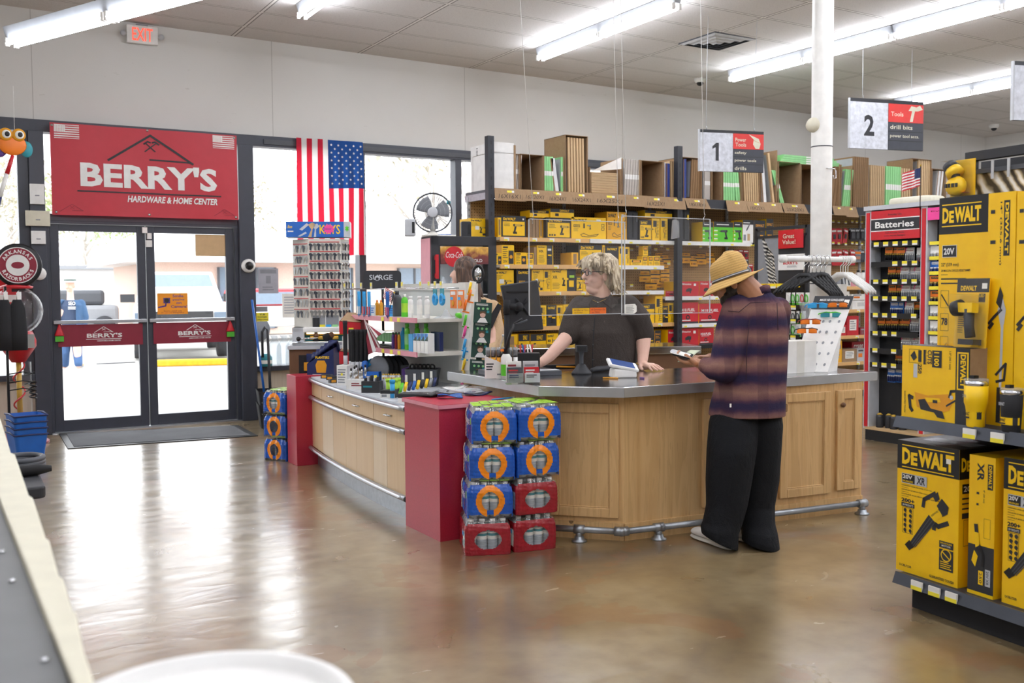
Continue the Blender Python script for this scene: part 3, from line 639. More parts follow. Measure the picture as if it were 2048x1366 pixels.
# ================================================================ long wall shelving with tools and filters
YF,YB = 8.95,9.45
t = NT('pegboard'); x,y,z = t.xyz('Generated') if False else t.xyz(); s = .0254*1.25
fx = t.math('SUBTRACT',t.math('FRACT',t.math('DIVIDE',x,s)),.5); fz = t.math('SUBTRACT',t.math('FRACT',t.math('DIVIDE',z,s)),.5)
hole = t.math('LESS_THAN',t.math('ADD',t.math('MULTIPLY',fx,fx),t.math('MULTIPLY',fz,fz)),.028)
n = t.noise(12,5); t.bsdf(t.mix(hole,t.mix(n,lin('#a98758'),lin('#bf9c6b')),lin('#33261a')),.7); MAT['pegboard'] = t.m
def pegmat(name,axis,a,b,hc,s=.0254):
    t = NT(name); o = t.xyz(); h = o['XYZ'.index(axis)]; z = o[2]
    fx = t.math('SUBTRACT',t.math('FRACT',t.math('DIVIDE',h,s)),.5); fz = t.math('SUBTRACT',t.math('FRACT',t.math('DIVIDE',z,s)),.5)
    hole = t.math('LESS_THAN',t.math('ADD',t.math('MULTIPLY',fx,fx),t.math('MULTIPLY',fz,fz)),.02)
    t.bsdf(t.mix(hole,t.mix(t.noise(8,4),lin(a),lin(b)),lin(hc)),.55); MAT[name] = t.m
pegmat('pegwhite','Y','#c3c6c2','#d2d4d0','#55585a'); pegmat('pegblackY','Y','#151517','#1c1c1f','#4a4a4e'); pegmat('pegwhiteX','X','#c3c6c2','#d2d4d0','#55585a')
t = NT('kraft'); n = t.noise(30,5); t.bsdf(t.mix(n,lin('#8f7253'),lin('#a78a68')),.8,0,t.noise(90,2,(1,1,8)),.05); MAT['kraft'] = t.m
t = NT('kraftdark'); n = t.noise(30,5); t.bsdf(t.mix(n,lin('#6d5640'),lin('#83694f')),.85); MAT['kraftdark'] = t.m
for a in (('filtertan','#c9ac82',.7),('filterbrown','#8b6b48',.75),('filtersilver','#b5ada4',.35),('filtergreen','#8ed08a',.5),('filterwhite','#d5d6d6',.6),('filterblue','#20398c',.6),('pleat','#aeb2b4',.8),('milred','#c4202c',.4),('milred2','#a81a26',.45),('limebox','#5cc62c',.4),('shelfamber','#e0b274',.45),('shelfwhite','#e6e6e4',.4),('rackblue','#24272f',.45),('inkgrey','#3d332a',.8),('ybox','#ffc50a',.42),('ybox2','#eeb01a',.5)): mat(a[0],a[1],a[2])
zl = lambda y,px=1110: atY(px,y,YF).z
ZF,Z1,Z2,Z3,Z4,Z5 = zl(384),zl(476.5),zl(530),zl(583),zl(652),zl(703)
Xp = lambda px,Y=YF: atY(px,500,Y).x
SH = thing('tool_shelving','long pegboard shelving of boxed tools along the front wall','shelving',(5.02,YF,0)); s0 = Vector((5.02,YF,0))
XE = 14.2
mb = MB(); mb.box(0,YB-YF,.1,XE-5.02,YB-YF+.03,ZF-.05,'pegboard'); mb.build('pegboard_back',SH)
mb = MB(); mb.box(0,.02,0,XE-5.02,YB-YF+.02,.12,'black'); mb.build('kick_base',SH)
for k in range(8):
    mb = MB(); x = 1.22*k; mb.box(x-.016,YB-YF-.025,.12,x+.016,YB-YF,ZF-.05,'lightgrey')
    for i in range(34): mb.box(x-.004,YB-YF-.0262,.2+i*.065,x+.004,YB-YF-.025,.225+i*.065,'darkgrey')
    mb.build('slotted_upright',SH)
for pxx,zt in ((977,3.0),(1352,3.06)):
    x = Xp(pxx)-5.02; mb = MB(); mb.box(x-.035,-.07,0,x+.035,-.0,zt,'rackblue')
    for i in range(30): mb.box(x-.008,-.0715,.3+i*.09,x+.008,-.07,.34+i*.09,'black')
    mb.build('rack_post',SH)
mb = MB(); mb.box(0,-.02,ZF-.03,XE-5.02,YB-YF+.05,ZF,'darkgrey'); o = mb.build('top_deck',SH)
mb = MB(); mb.box(0,-.05,ZF-.10,XE-5.02,-.02,ZF-.0,'rackblue'); mb.build('front_beam',o)
mb = MB(); mb.box(-.01,-.05,ZF-.1,.03,YB-YF+.05,ZF-.03,'galv'); mb.build('side_beam',o)
def shelf(x0,x1,z,strip,tags,d=.0,n=1):
    mb = MB(); mb.box(x0-5.02,d,z-.028,x1-5.02,YB-YF-.03,z,'offwhite'); o = mb.build('shelf',SH)
    mb = MB(); mb.box(x0-5.02,d-.012,z-.042,x1-5.02,d,z+.002,strip); mb.build('price_strip',o)
    for k in range(tags):
        xx = x0-5.02+(x1-x0)*(k+.5+rnd.uniform(-.25,.25))/tags; mb = MB(); mb.box(xx-.03,d-.0135,z-.038,xx+.03,d-.012,z-.004,'white'); mb.box(xx-.03,d-.0137,z-.038,xx+.012,d-.0135,z-.02,'tag'); mb.build('price_label',o)
xs = [5.02+1.22*k for k in range(8)]
x13,x15 = Xp(1327),Xp(1500)
for z in (Z1,Z2,Z3,Z4): shelf(xs[0]+.1,xs[1],z,'shelfamber',4)
shelf(xs[1]+.01,xs[2],Z1,'shelfwhite',3); shelf(xs[2]+.01,xs[3],Z1,'shelfwhite',2); shelf(xs[3]+.01,x15,Z1,'shelfwhite',2)
shelf(xs[1]+.01,x13,Z2,'shelfwhite',4); shelf(xs[1]+.01,x13,Z3,'shelfwhite',3); shelf(xs[1]+.01,xs[2],Z4,'shelfamber',3); shelf(xs[2]+.01,Xp(1450),Z4-.02,'shelfwhite',3); shelf(x13+.02,Xp(1460),zl(596),'shelfwhite',3)
for z in (Z5,): shelf(xs[0],xs[4],z,'black',4)
RZ = [zl(573,1700),zl(619,1700),zl(671,1700),zl(724,1700),zl(775,1700)]
for z in RZ: shelf(xs[4]-.1,XE-1.2,z,'shelfamber',7)
# ---- print art for tool cartons
def logo(F,x,y,h,m,w,L=2):
    """the six-letter maker's mark, second letter smaller"""
    a = w/5.6
    F.text('D',x,y,h,m,L,a*.95,bold=.05); F.text('E',x+a*1.0,y,h*.78,m,L,a*.72,bold=.05); F.text('WALT',x+a*1.8,y,h,m,L,a*3.8,bold=.05)
def drill(F,x,y,s,dark='black',lite='amber',flip=1,L=2):
    q = lambda P: [(x+flip*a*s/F.w,y+b*s/F.h) for a,b in P]
    F.poly(q([(-.5,.18),(.15,.2),(.2,.42),(-.5,.4)]),lite,L); F.poly(q([(.15,.17),(.32,.22),(.32,.4),(.15,.44)]),dark,L); F.poly(q([(-.62,.24),(-.5,.2),(-.5,.38),(-.62,.34)]),dark,L); F.poly(q([(-.85,.28),(-.62,.27),(-.62,.31),(-.85,.3)]),dark,L)
    F.poly(q([(-.05,.2),(.17,.2),(.28,-.3),(.08,-.3)]),dark,L); F.poly(q([(-.08,-.3),(.36,-.3),(.36,-.5),(-.08,-.5)]),dark,L); F.poly(q([(-.08,-.36),(.36,-.36),(.36,-.4),(-.08,-.4)]),lite,L)
def art(F,kind,tone='ybox'):
    a = F.w/F.h
    if kind == 'kit':
        F.rect(0,0,1,1,'charcoal'); F.rect(.06,.08,.95,.74,tone,2); logo(F,.08,.79,.13,tone,.5,2); F.fine(.1,.5,.35,.68,3,'charcoal',3,.3); drill(F,.6,.42,F.h*.5,'charcoal','gold',-1,3); F.rect(.86,.82,.92,.9,'white',3)
    elif kind == 'tool':
        F.rect(0,0,1,1,'charcoal'); F.rect(.05,.06,.96,.76,tone,2); logo(F,.1,.8,.13,tone,.55,2); F.fine(.1,.48,.4,.7,4,'charcoal',3,.3); drill(F,.68,.42,F.h*.5,'charcoal','gold',-1,3)
        for k in range(3): F.rect(.1+.1*k,.12,.17+.1*k,.2,'charcoal',3)
    elif kind == 'wide':
        F.rect(0,0,1,1,tone); logo(F,.06,.8,.13,'charcoal',.38,2); F.frame(.06,.54,.24,.66,.006,'charcoal',2); F.text('20V',.08,.57,.07,'charcoal',2,.13); F.fine(.06,.34,.22,.5,4,'charcoal',2,.25)
        F.line([(.3,.12),(.26,.2),(.35,.26),(.5,.16),(.66,.2),(.78,.24),(.7,.14),(.5,.1),(.3,.12)],.006,'charcoal',2); drill(F,.52,.56,F.h*.22,'charcoal','grey',1,3); F.rect(.34,.5,.38,.72,'charcoal',2)
        for k in (.42,.58): F.frame(.86,k,.95,k+.13,.006,'charcoal',2)
        F.rect(.72,.82,.84,.92,'white',2)
    elif kind == 'xr':
        F.rect(0,0,1,1,tone); F.rect(.6,0,.96,1,'charcoal',2); logo(F,.08,.88,.07,'charcoal',.45,3); F.text('XR',.1,.64,.12,'charcoal',3,.3,bold=.02); F.fine(.1,.1,.5,.5,7,'charcoal',3,.25); drill(F,.72,.4,F.h*.34,'black',tone,-1,4); F.rect(.66,.74,.88,.84,'white',4)
    elif kind == 'xrw':
        F.rect(0,0,1,1,tone); F.rect(.64,0,1,1,'charcoal',2); logo(F,.05,.86,.09,'charcoal',.36,3); F.text('XR',.05,.58,.14,'charcoal',3,.2,bold=.02); F.fine(.05,.1,.4,.4,5,'charcoal',3,.25); drill(F,.55,.45,F.h*.4,'black',tone,-1,4); F.rect(.72,.2,.92,.5,tone,3); F.rect(.74,.62,.94,.74,'lime',3)
    elif kind == 'face':
        F.rect(0,0,1,1,tone); logo(F,.06,.83,.1,'charcoal',.6,2); F.fine(.08,.55,.5,.78,5,'charcoal',2,.25); drill(F,.66,.38,F.h*.38,'charcoal','gold',-1,2); F.rect(.7,.06,.92,.18,'charcoal',2); F.rect(.3,.38,.52,.58,'white',3)
    elif kind == 'slim':
        F.rect(0,0,1,1,tone); F.rect(.15,.62,.6,.9,'charcoal',2); F.line([(.5,.12),(.58,.3),(.44,.42),(.5,.58)],F.w*.07,'charcoal',2); F.fine(.62,.1,.9,.9,12,'charcoal',2,.3)
    elif kind == 'mini':
        F.rect(0,0,1,1,tone); F.rect(.1,.52,.9,.92,'charcoal',2); F.rect(.2,.6,.8,.86,'amber',3); F.fine(.15,.12,.85,.42,3,'charcoal',2,.35)
    elif kind == 'black':
        F.rect(0,0,1,1,'charcoal'); logo(F,.12,.8,.12,tone,.76,2); F.fine(.15,.4,.6,.5,2,'ybox2',2,.5); drill(F,.62,.3,F.h*.3,'black',tone,-1,3)
    elif kind == 'dark':
        F.rect(0,0,1,1,'charcoal'); F.text('DEWALT',.1,.72,.11,'amber',2,.8,bold=.03); F.fine(.1,.5,.85,.66,2,'amber',2,.4); F.rect(.2,.12,.8,.36,'amber',2); F.rect(.3,.16,.6,.3,'charcoal',3)
    elif kind == 'bat':
        F.rect(0,0,1,1,tone); F.rect(.55,.04,.96,.72,'charcoal',2); F.circ(.75,.4,F.w*.13,'amber',3,12); F.fine(.08,.3,.48,.8,5,'charcoal',2,.3); F.text('20V',.1,.1,.14,'charcoal',2,.35); F.rect(.1,.84,.5,.92,'charcoal',2)
    elif kind == 'lid':
        F.rect(0,0,1,1,tone); F.rect(0,.62,1,1,'charcoal',2); F.rect(.2,.2,.35,.5,'charcoal',2); F.text('DEWALT',.4,.68,.24,tone,3,.4,bold=.03)
    elif kind == 'spine':
        F.rect(0,0,1,1,tone); F.rect(.25,.1,.75,.9,'kraft',2)
    elif kind in ('fuel','fuelb'):
        F.rect(0,0,1,1,'milred'); F.rect(0,0,1,.1,'charcoal',2); F.text('FUEL',.42,.58,.14,'white',3,.4,bold=.03,sh=.15); F.text('M18',.1,.58,.14,'white',3,.28,bold=.02); F.fine(.15,.5,.75,.56,1,'white',3,.5); F.circ(.45,.3,F.h*.12,'charcoal',3); F.circ(.45,.3,F.h*.06,'milred',4); F.fine(.08,.14,.7,.2,1,'white',3,.8)
    elif kind == 'mil':
        F.rect(0,0,1,1,'milred'); F.poly([(.3,.3),(.6,.34),(.62,.52),(.45,.56),(.3,.46)],'charcoal',2); F.rect(.5,.2,.56,.36,'charcoal',2); F.text('Milwaukee',.08,.76,.13,'white',2,.5,bold=.01,sh=.25); F.rect(.72,.7,.84,.86,'white',2); F.rect(0,0,1,.07,'milred2',2)
    elif kind == 'lime':
        F.rect(0,0,1,1,'limebox'); F.rect(0,.74,1,1,'charcoal',2); F.fine(.15,.82,.8,.92,1,'white',3,.5); drill(F,.58,.4,F.h*.5,'charcoal','darkgrey',1,3)
        for k in range(3): F.rect(.02,.08+.2*k,.2,.2+.2*k,'white',3); F.rect(.02,.08+.2*k,.2,.15+.2*k,'lime',4)
    elif kind == 'whitekit':
        F.rect(0,0,1,1,'white'); F.rect(0,.8,1,1,'charcoal',2); F.fine(.06,.84,.9,.92,1,'white',3,.6); F.poly([(.3,.5),(.45,.56),(.66,.76),(.6,.8),(.4,.64)],'darkgrey',2); F.rect(.08,.1,.32,.36,'grey',2); F.rect(.44,.1,.7,.4,'tan',2)
    elif kind == 'none': pass
cnt = {}
def carton(px0,px1,py,zb,kind,look,lev,d=.22,off=.02,tone='ybox',body=None,name='tool_box',grp='boxed power tools on the wall shelving',cat='box',Y=None):
    Yf = (YF+off) if Y is None else Y; a = atY(px0,500,Yf).x; b = atY(px1,500,Yf).x; zt = atY((px0+px1)/2,py,Yf).z; w = b-a; h = zt-zb; d = min(d,YB-Yf-.03)
    mb = MB(); mb.box(-w/2,0,0,w/2,d,h,body or tone); F = Face(mb,(-w/2,0,0),(1,0,0),(0,0,1),w,h); art(F,kind,tone)
    if kind in ('kit','tool','black','fuel'): mb.box(-w/2-.0005,.0005,0,-w/2,d,h,'charcoal' if kind != 'fuel' else 'milred2')
    k = cnt[lev] = cnt.get(lev,0)+1
    return solo(mb,name,'%s on the %s, %s from left' % (look,lev,ORD[min(k,16)-1] if k <= 16 else 'item %d' % k),cat,grp,loc=((a+b)/2,Yf,zb))
A = 'top tool shelf'
carton(940,976,437,Z1,'face','yellow drill box lettered XR',A); carton(979,996,436,Z1,'dark','narrow black box with blue dot',A,.2,.1); carton(996,1002.5,435,Z1,'spine','thin yellow box edge',A)
carton(1003,1052,432,Z1,'kit','black framed hammer drill box',A)
for i in range(5): carton(1058+i*7,1064+i*7,440-i,Z1,'spine','thin kraft coloured box edge',A,tone='kraft' if i < 3 else 'ybox2',off=.08)
carton(1093,1141.5,435.5,Z1,'tool','black framed drill box',A,.24); carton(1143,1212,435,Z1,'wide','wide yellow 20V pump box',A,.24); carton(1214,1254,424,Z1,'wide','tall amber 20V box',A,.24,.05,'ybox2')
def hardcase(px0,px1,py,zb,lab):
    a = atY(px0,500,YF+.03).x; b = atY(px1,500,YF+.03).x; zt = atY(px0,py,YF+.03).z; w = b-a; h = zt-zb
    t_ = thing('tool_case',lab,'case',((a+b)/2,YF+.03,zb),group='hard tool cases'); mb = MB(); mb.box(-w/2,0,0,w/2,.3,h,'charcoal'); mb.build('shell',t_,bevel=.02)
    mb = MB(); mb.box(-.006,-.006,.03,.006,.001,h-.03,'black'); mb.build('seam',t_); mb = MB(); mb.box(w*.22,-.012,h*.62,w*.34,.0,h*.76,'yellow' if px0 > 1300 else 'darkgrey'); mb.build('latch',t_)
hardcase(1255.5,1277,421,Z1,'slate grey hard case between amber box and saw box on top shelf'); hardcase(1357,1380,412,Z1,'tall black hard case with yellow latch at the dark post')
carton(1279,1303,440,Z1,'tool','saw box with yellow front',A,.2); carton(1304,1319,437,Z1,'slim','slim yellow box with dark tool',A); carton(1321,1335,437,Z1,'slim','slim yellow box with black edge',A)
def stackbox(px0,px1,py0,py1,kind,look,off=.1,tone='ybox',d=.2,body=None):
    z0 = atY((px0+px1)/2,py1,YF+off).z; return carton(px0,px1,py0,z0,kind,look,A,d,off,tone,body)
zs = atY(1090,435.5,YF+.02).z
carton(1060,1100,421,zs+.002,'lid','flat black lid box',A,.2,.05); carton(1101,1148,418,zs+.002,'lid','flat yellow box on drills',A,.2,.02)
carton(1290,1344,421,atY(1310,436,YF+.03).z,'lid','long black box lying flat',A,.2,.03)
mb = MB(); p = atY(1345,479,YF-.05); w_ = .11; mb.prism([(-.055,0),(.05,.02),(.045,.2),(.0,.23),(-.04,.21)],-.012,.012,'hazyplastic'); mb.M = Matrix.Identity(4)
solo(mb,'hardware_bag','clear plastic bag of parts hung on the dark post beside tool cases','bag',loc=(p.x,p.y-.05,p.z),rot=(R(90),0,0))
for a,b,k,l in ((1405,1426,'lime','lime green drill box with narrow front'),(1427,1466,'lime','wide lime green drill box'),(1467,1484,'lime','lime drill box by white kit')): carton(a,b,444,Z1,k,l,A,.2)
carton(1485,1506,440,Z1,'whitekit','white boxed kit with grey tool',A,.2); carton(1509,1530,441,Z1,'dark','black box near the drill bit sign',A,.15,tone='grey'); carton(1532,1546,438,Z1,'dark','black box by drill bit sign',A,.15)
A = 'second tool shelf'
carton(962,985,504,Z2,'dark','dark brown box with amber letters',A); carton(987,1003,506,Z2,'bat','small yellow battery box',A); carton(1003.5,1028,490,Z2,'bat','tall yellow battery box',A); carton(1030,1053,505,Z2,'bat','yellow battery box with black corner',A)
carton(1053.5,1067,506,Z2,'mini','small yellow box with dark label',A); carton(1068,1073,494,Z2,'spine','brown box edge',A,tone='kraft'); carton(1074,1106,491,Z2,'xr','upright yellow and black box lettered XR',A)
carton(1143,1156.5,505,Z2,'spine','amber box edge',A,tone='ybox2'); carton(1157,1204,490,Z2,'tool','large black framed box',A,.24); carton(1205,1209.5,490,Z2,'spine','thin yellow box edge',A)
carton(1211,1237,493,Z2,'black','black box with amber tool',A); carton(1238,1248,493,Z2,'slim','slim yellow upright box',A); carton(1249.5,1259,494,Z2,'slim','slim yellow box with dark window',A)
for a,b,y in ((1261,1284,519),(1285,1295,512),(1297,1306,512),(1307,1320,512)): carton(a,b,y,Z2,'mini','small yellow accessory box',A,.1)
carton(1286,1296,492,atY(1290,511,YF+.02).z,'mini','small yellow box standing on another',A,.08)
A = 'third tool shelf'
carton(986,1027,540,Z3,'face','yellow impact driver box with white sticker',A); carton(1033,1062,539,Z3,'black','black box lettered in yellow',A); carton(1064,1086.5,539,Z3,'face','tall yellow driver box',A); carton(1087,1101,539,Z3,'slim','narrow yellow box',A)
carton(1102,1151,539,Z3,'xrw','yellow and green box lettered XR',A); carton(1152.5,1165.5,553,Z3,'tool','short black and yellow box',A); carton(1166.5,1173,548,Z3,'slim','thin black edged yellow box',A); carton(1174,1182,545,Z3,'spine','yellow box edge next to the cashier',A)
A = 'fourth tool shelf'
for a,b,y,k,l in ((987,1000,606,'spine','plain yellow box'),(1013,1033,640,'mini','low yellow box'),(1038,1070,640,'mini','wide low yellow box'),(1073,1092,611,'slim','yellow box with dark saw picture'),(1093,1112,610,'black','black box with yellow label'),(1113,1125,611,'slim','slim yellow trimmer box'),(1126,1144,609,'spine','pale yellow box'),(1145,1160,611,'bat','yellow battery kit box'),(1279,1310,608,'tool','yellow router box with black top'),(1311,1325,592,'slim','tall slim yellow box'),(1326,1336,612,'black','black edged yellow box'),(1337,1348,606,'slim','slim yellow box at the dark post')): carton(a,b,y,Z4 if a < 1200 else Z4-.02,k,l,A)
A = 'lowest tool shelf'
for a,b,y,k,l in ((987,1005,669,'mini','small yellow box with black tool'),(1006,1034,669,'spine','amber box'),(1036,1058,668,'lid','black and yellow flat box'),(1060,1091,668,'lid','second black and yellow flat box'),(1093,1124,667,'wide','wide yellow box'),(1125,1150,667,'bat','yellow saw blade box'),(1292,1309,662,'black','yellow sander box'),(1310,1322,661,'dark','black accessory box'),(1336,1358,659,'mil','small red tool box'),(1359,1398,657,'mil','red nailer box'),(1399,1428,656,'fuelb','red drill box')): carton(a,b,y,Z5,k,l,A,.3)
A = 'red tool shelf'
zr = zl(596)
for a,b,y,k,l in ((1331,1356,582,'mil','low red sander box'),(1361,1398,563,'mil','red polisher box'),(1399,1428,562,'mil','red saw box'),(1429,1455,571,'fuelb','red box half hidden by the straw hat')): carton(a,b,y,zr,k,l,A,.3)
A = 'shelf under the sander boxes'
for a,b,y,k,l in ((1358.5,1397,605,'fuelb','long red box with white cross'),(1398.5,1446,607,'fuelb','long red box beside the customer')): carton(a,b,y,Z4-.02,k,l,A,.35)
# hanging packs on the pegboard
def hangpack(px,py,w,h,kind,label,grp,Y=YB-.12,cat='blister pack',tilt=0):
    """top centre of the card at the pixel; w, h in metres"""
    p = atY(px,py,Y); mb = MB()
    if kind == 'red': mb.box(-w/2,0,-h,w/2,.004,0,'milred'); mb.box(-w*.3,-.012,-h*.72,w*.3,0,-h*.3,'clearplastic'); mb.box(-w*.2,-.008,-h*.66,w*.2,-.001,-h*.36,'charcoal'); mb.box(-w*.4,-.001,-h*.2,w*.4,0,-h*.08,'white')
    elif kind == 'yel': mb.box(-w/2,0,-h,w/2,.004,0,'ybox2'); mb.box(-w/2,-.001,-h*.24,w/2,0,-h*.06,'charcoal'); mb.box(-w*.35,-.01,-h*.75,w*.3,0,-h*.5,'amber'); mb.box(-w*.2,-.012,-h*.68,w*.1,-.009,-h*.58,'black')
    elif kind == 'blk': mb.box(-w/2,0,-h,w/2,.004,0,'charcoal'); mb.box(-w*.35,-.012,-h*.8,w*.35,0,-h*.3,'darkgrey'); mb.box(-w*.4,-.001,-h*.2,w*.4,0,-h*.06,'lightgrey')
    elif kind == 'org': mb.box(-w/2,0,-h,w/2,.004,0,'grey'); mb.box(-w/2,-.001,-h*.3,w/2,0,-h*.1,'orange'); mb.box(-w*.4,-.02,-h*.8,w*.4,0,-h*.35,'hazyplastic'); mb.box(-w*.3,-.015,-h*.75,w*.3,-.001,-h*.5,'orange')
    else: mb.box(-w/2,0,-h,w/2,.004,0,'white'); mb.box(-w*.4,-.02,-h*.85,w*.4,0,-h*.3,'hazyplastic'); mb.box(-w*.25,-.014,-h*.75,w*.25,-.001,-h*.4,'grey')
    solo(mb,'blister_pack',label,cat,grp,loc=p,rot=(0,R(tilt),R(rnd.uniform(-14,14))))
def hook(px,py,lab=True,Y0=YB-.003,L=.16):
    p = atY(px,py,Y0-L)-s0; mb = MB(); mb.tube([(p.x,p.y+L,p.z),(p.x,p.y,p.z),(p.x,p.y-.01,p.z+.012)],.003,'chrome',5); o = mb.build('peg_hook',SH)
    if lab: mb = MB(); mb.box(p.x-.022,p.y-.014,p.z+.004,p.x+.022,p.y-.012,p.z+.034,'white'); mb.box(p.x-.022,p.y-.0145,p.z+.018,p.x+.022,p.y-.014,p.z+.034,'tag'); mb.build('price_label',o)
k = 0
for i,px in enumerate(range(1262,1345,12)): hook(px,495 if i % 2 else 502)
for (px,y0,n) in ((1318,503,3),(1330,508,3),(1372,503,2),(1388,510,2),(1402,506,2),(1420,503,2),(1290,540,2),(1310,538,3),(1330,536,3),(1318,552,2),(1302,556,2)):
    for j in range(n):
        k += 1; hangpack(px,y0+j*9,.15 if j % 2 else .12,.055+.03*(j % 3 == 1),'yel','yellow carded blades on the pegboard right of the cashier, hook item %d' % k,'yellow carded accessories',YB-.1-.03*j)
for px,y in ((1400,497),(1417,496),(1434,493),(1452,490),(1470,488),(1486,489),(1262,574),(1285,531),(1336,530),(1348,526)): hook(px,y)
for i,(px,y,kd) in enumerate(((1462,498,'blk'),(1472,500,'red'),(1482,499,'red'),(1492,500,'red'),(1480,520,'blk'),(1492,518,'blk'),(1474,516,'red'),(1500,528,'red'))): hangpack(px,y,.09,.13,kd,('red' if kd == 'red' else 'black')+' accessory card above the straw hat, %s one along the pegboard' % ORD[i],'carded accessories above the hat')
k = 0
for row,(ty,by) in enumerate(((446,456),(489,499))):
    for i,px in enumerate((1624,1645,1655,1665,1676,1690,1703,1712,1722,1734,1746)):
        hook(px,ty+(i % 3))
        kinds = ['red','red','red','red','red','red','blk','blk','blk','wht','wht'] if row == 0 else ['wht','red','red','red','red','red','red','org','blk','org','org']
        for j in range(2):
            k += 1; hangpack(px+j*3,by+j*2,.085 if kinds[i] != 'org' else .11,.2 if kinds[i] == 'red' else .16,kinds[i],{'red': 'red','blk': 'black','wht': 'white','org': 'orange'}[kinds[i]]+' carded tool on the %s peg row behind the post, item %d from left' % (('upper','lower')[row],k-22*row),'carded tools behind the white post',YB-.1-.05*j,tilt=rnd.uniform(-6,14) if kinds[i] == 'red' else 0)
# stock on the right hand shelves
A = ['jug shelf behind the post','fixture carton shelf','red carton shelf','shelf under the red cartons','lowest shelf behind the sunglasses']
G = 'stock on the shelves behind the sunglasses'
for lv,lst in enumerate((
    ((1675,1683,553,'grey','pale small bottle pack'),(1684,1692,550,'darkgrey','dark carton with slanted print'),(1693,1702,550,'white','white carton with slanted print'),(1703,1713,551,'rose','pink and white pack'),(1730,1737,556,'lightgrey','grey carton'),(1738,1746,545,'white','tall white carton')),
    ((1674,1700,583,'paper','white carton with green stripe'),(1704,1737,588,'paper','long white carton with orange stripe'),(1706,1744,601,'white','long white fixture carton with orange label')),
    ((1680,1695,650,'milred','red carton with white label'),(1696,1719,632,'milred','large red carton with white label'),(1722,1735,655,'deepred','dark red carton'),(1736,1746,655,'paper','blue and white carton')),
    ((1671,1686,681,'ybox2','yellow lidded carton'),(1687,1716,698,'kraft','brown corrugated carton with white label'),(1717,1737,697,'lightgrey','grey carton with orange badge'),(1706,1738,684,'milred2','red sign carton lettered CORBS')),
    ((1672,1690,740,'ybox2','amber carton'),(1692,1712,742,'kraft','low brown carton'),(1715,1740,741,'ybox2','yellow carton')))):
    for a,b,y,m,l in lst:
        z0 = RZ[lv]; off = .03
        if l.startswith('long white carton'): z0 = atY(1720,600,YF+.03).z
        if 'CORBS' in l: off = .2
        o = carton(a,b,y,z0,'none',l,A[lv],.22,off,tone=m,name='stock_carton',grp=G,cat='carton')
        mb = MB(); d_ = o.dimensions; w,h = Xp(b)-Xp(a),atY(a,y,YF).z-z0
        F = Face(mb,(-w/2,-.001,0),(1,0,0),(0,0,1),w,h)
        if 'CORBS' in l: F.text('CORBS',.1,.5,.3,'white',1,.6,bold=.03)
        elif 'label' in l: F.rect(.2,.25,.8,.8,'paper'); F.fine(.25,.3,.75,.75,4,'grey',2,.4)
        elif 'orange' in l or 'badge' in l: F.rect(.1,.3,.5,.6,'orange'); F.rect(.1,.75,.6,.88,'darkgrey')
        elif 'slanted' in l: F.poly([(.1,.9),(.5,.9),(.9,.1),(.5,.1)],'lightgrey' if m == 'darkgrey' else 'darkgrey')
        else: F.rect(.15,.6,.85,.8,'darkgreen' if 'green' in l else 'grey'); F.fine(.2,.15,.8,.5,3,'grey',1,.3)
        if mb.f: mb.build('lettering',o)
for i,(px,l) in enumerate(((1716,'white jug with dark cap and yellow label, left of a pair on the bottle shelf'),(1726,'white jug with dark cap and yellow label, right of a pair on the bottle shelf'))):
    p = atY(px,570,YF+.08); t_ = thing('bottle',l,'bottle',(p.x,p.y,RZ[0]),group='white jugs'); mb = MB(); mb.lathe([(.045,0),(.048,.01),(.048,.13),(.03,.17),(.018,.185)],'white',n=14); mb.build('body',t_)
    mb = MB(); mb.lathe([(.02,.185),(.02,.215)],'black',n=12); mb.build('cap',t_); mb = MB(); mb.lathe([(.0487,.03),(.0487,.08)],'yellow',n=14,cap=False); mb.build('label',t_)
# ---- cartons of furnace filters on top
def fbox(px0,px1,py,flap,open_=True,d=.42,white=False,top=True,name='filter_carton'):
    Yf = YF+.0; a = atY(px0,400,Yf).x; b = atY(px1,400,Yf).x; zt = atY((px0+px1)/2,py,Yf).z; w = b-a; h = zt-ZF
    lab = ('brown' if not white else 'white')+' open filter carton '+flap[1]
    t_ = thing(name,lab,'carton',((a+b)/2,Yf,ZF),group='filter cartons on the top deck'); k = 'kraft'; e = .005
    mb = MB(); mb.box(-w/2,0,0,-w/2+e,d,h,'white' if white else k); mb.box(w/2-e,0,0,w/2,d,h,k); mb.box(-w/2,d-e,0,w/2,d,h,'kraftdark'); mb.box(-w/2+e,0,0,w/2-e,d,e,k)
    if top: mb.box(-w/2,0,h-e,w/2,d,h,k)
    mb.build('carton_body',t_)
    if flap[0] is not None:
        lean = rnd.uniform(-.03,.03); fh = rnd.uniform(.115,.135); fw = w*1.06
        mb = MB(); pts = [(-fw/2,-.06,-.0),(fw/2,-.06,-.0),(fw/2+lean+.02,-.095,-fh),(-fw/2+lean,-.095,-fh)]; mb.ext(pts,(0,.004,0),k); mb.ext([(-w/2,0,.004),(w/2,0,.004),(fw/2,-.06,0),(-fw/2,-.06,0)],(0,0,.003),k)
        O = Vector(pts[3]); V = (Vector(pts[0])-O); U = Vector((1,0,0)); F = Face(mb,O+Vector((0,-.001,0)),U,V,fw,fh)
        if flap[0]: F.text(flap[0],.12,.22,.36,'inkgrey',1,.76,bold=-.004,sh=.15)
        F.rect(.42,.72,.66,.9,'white',1); F.rect(.42,.72,.58,.9,'tag',2); mb.build('front_flap',t_)
    return t_,a,w,h
fcount = {}
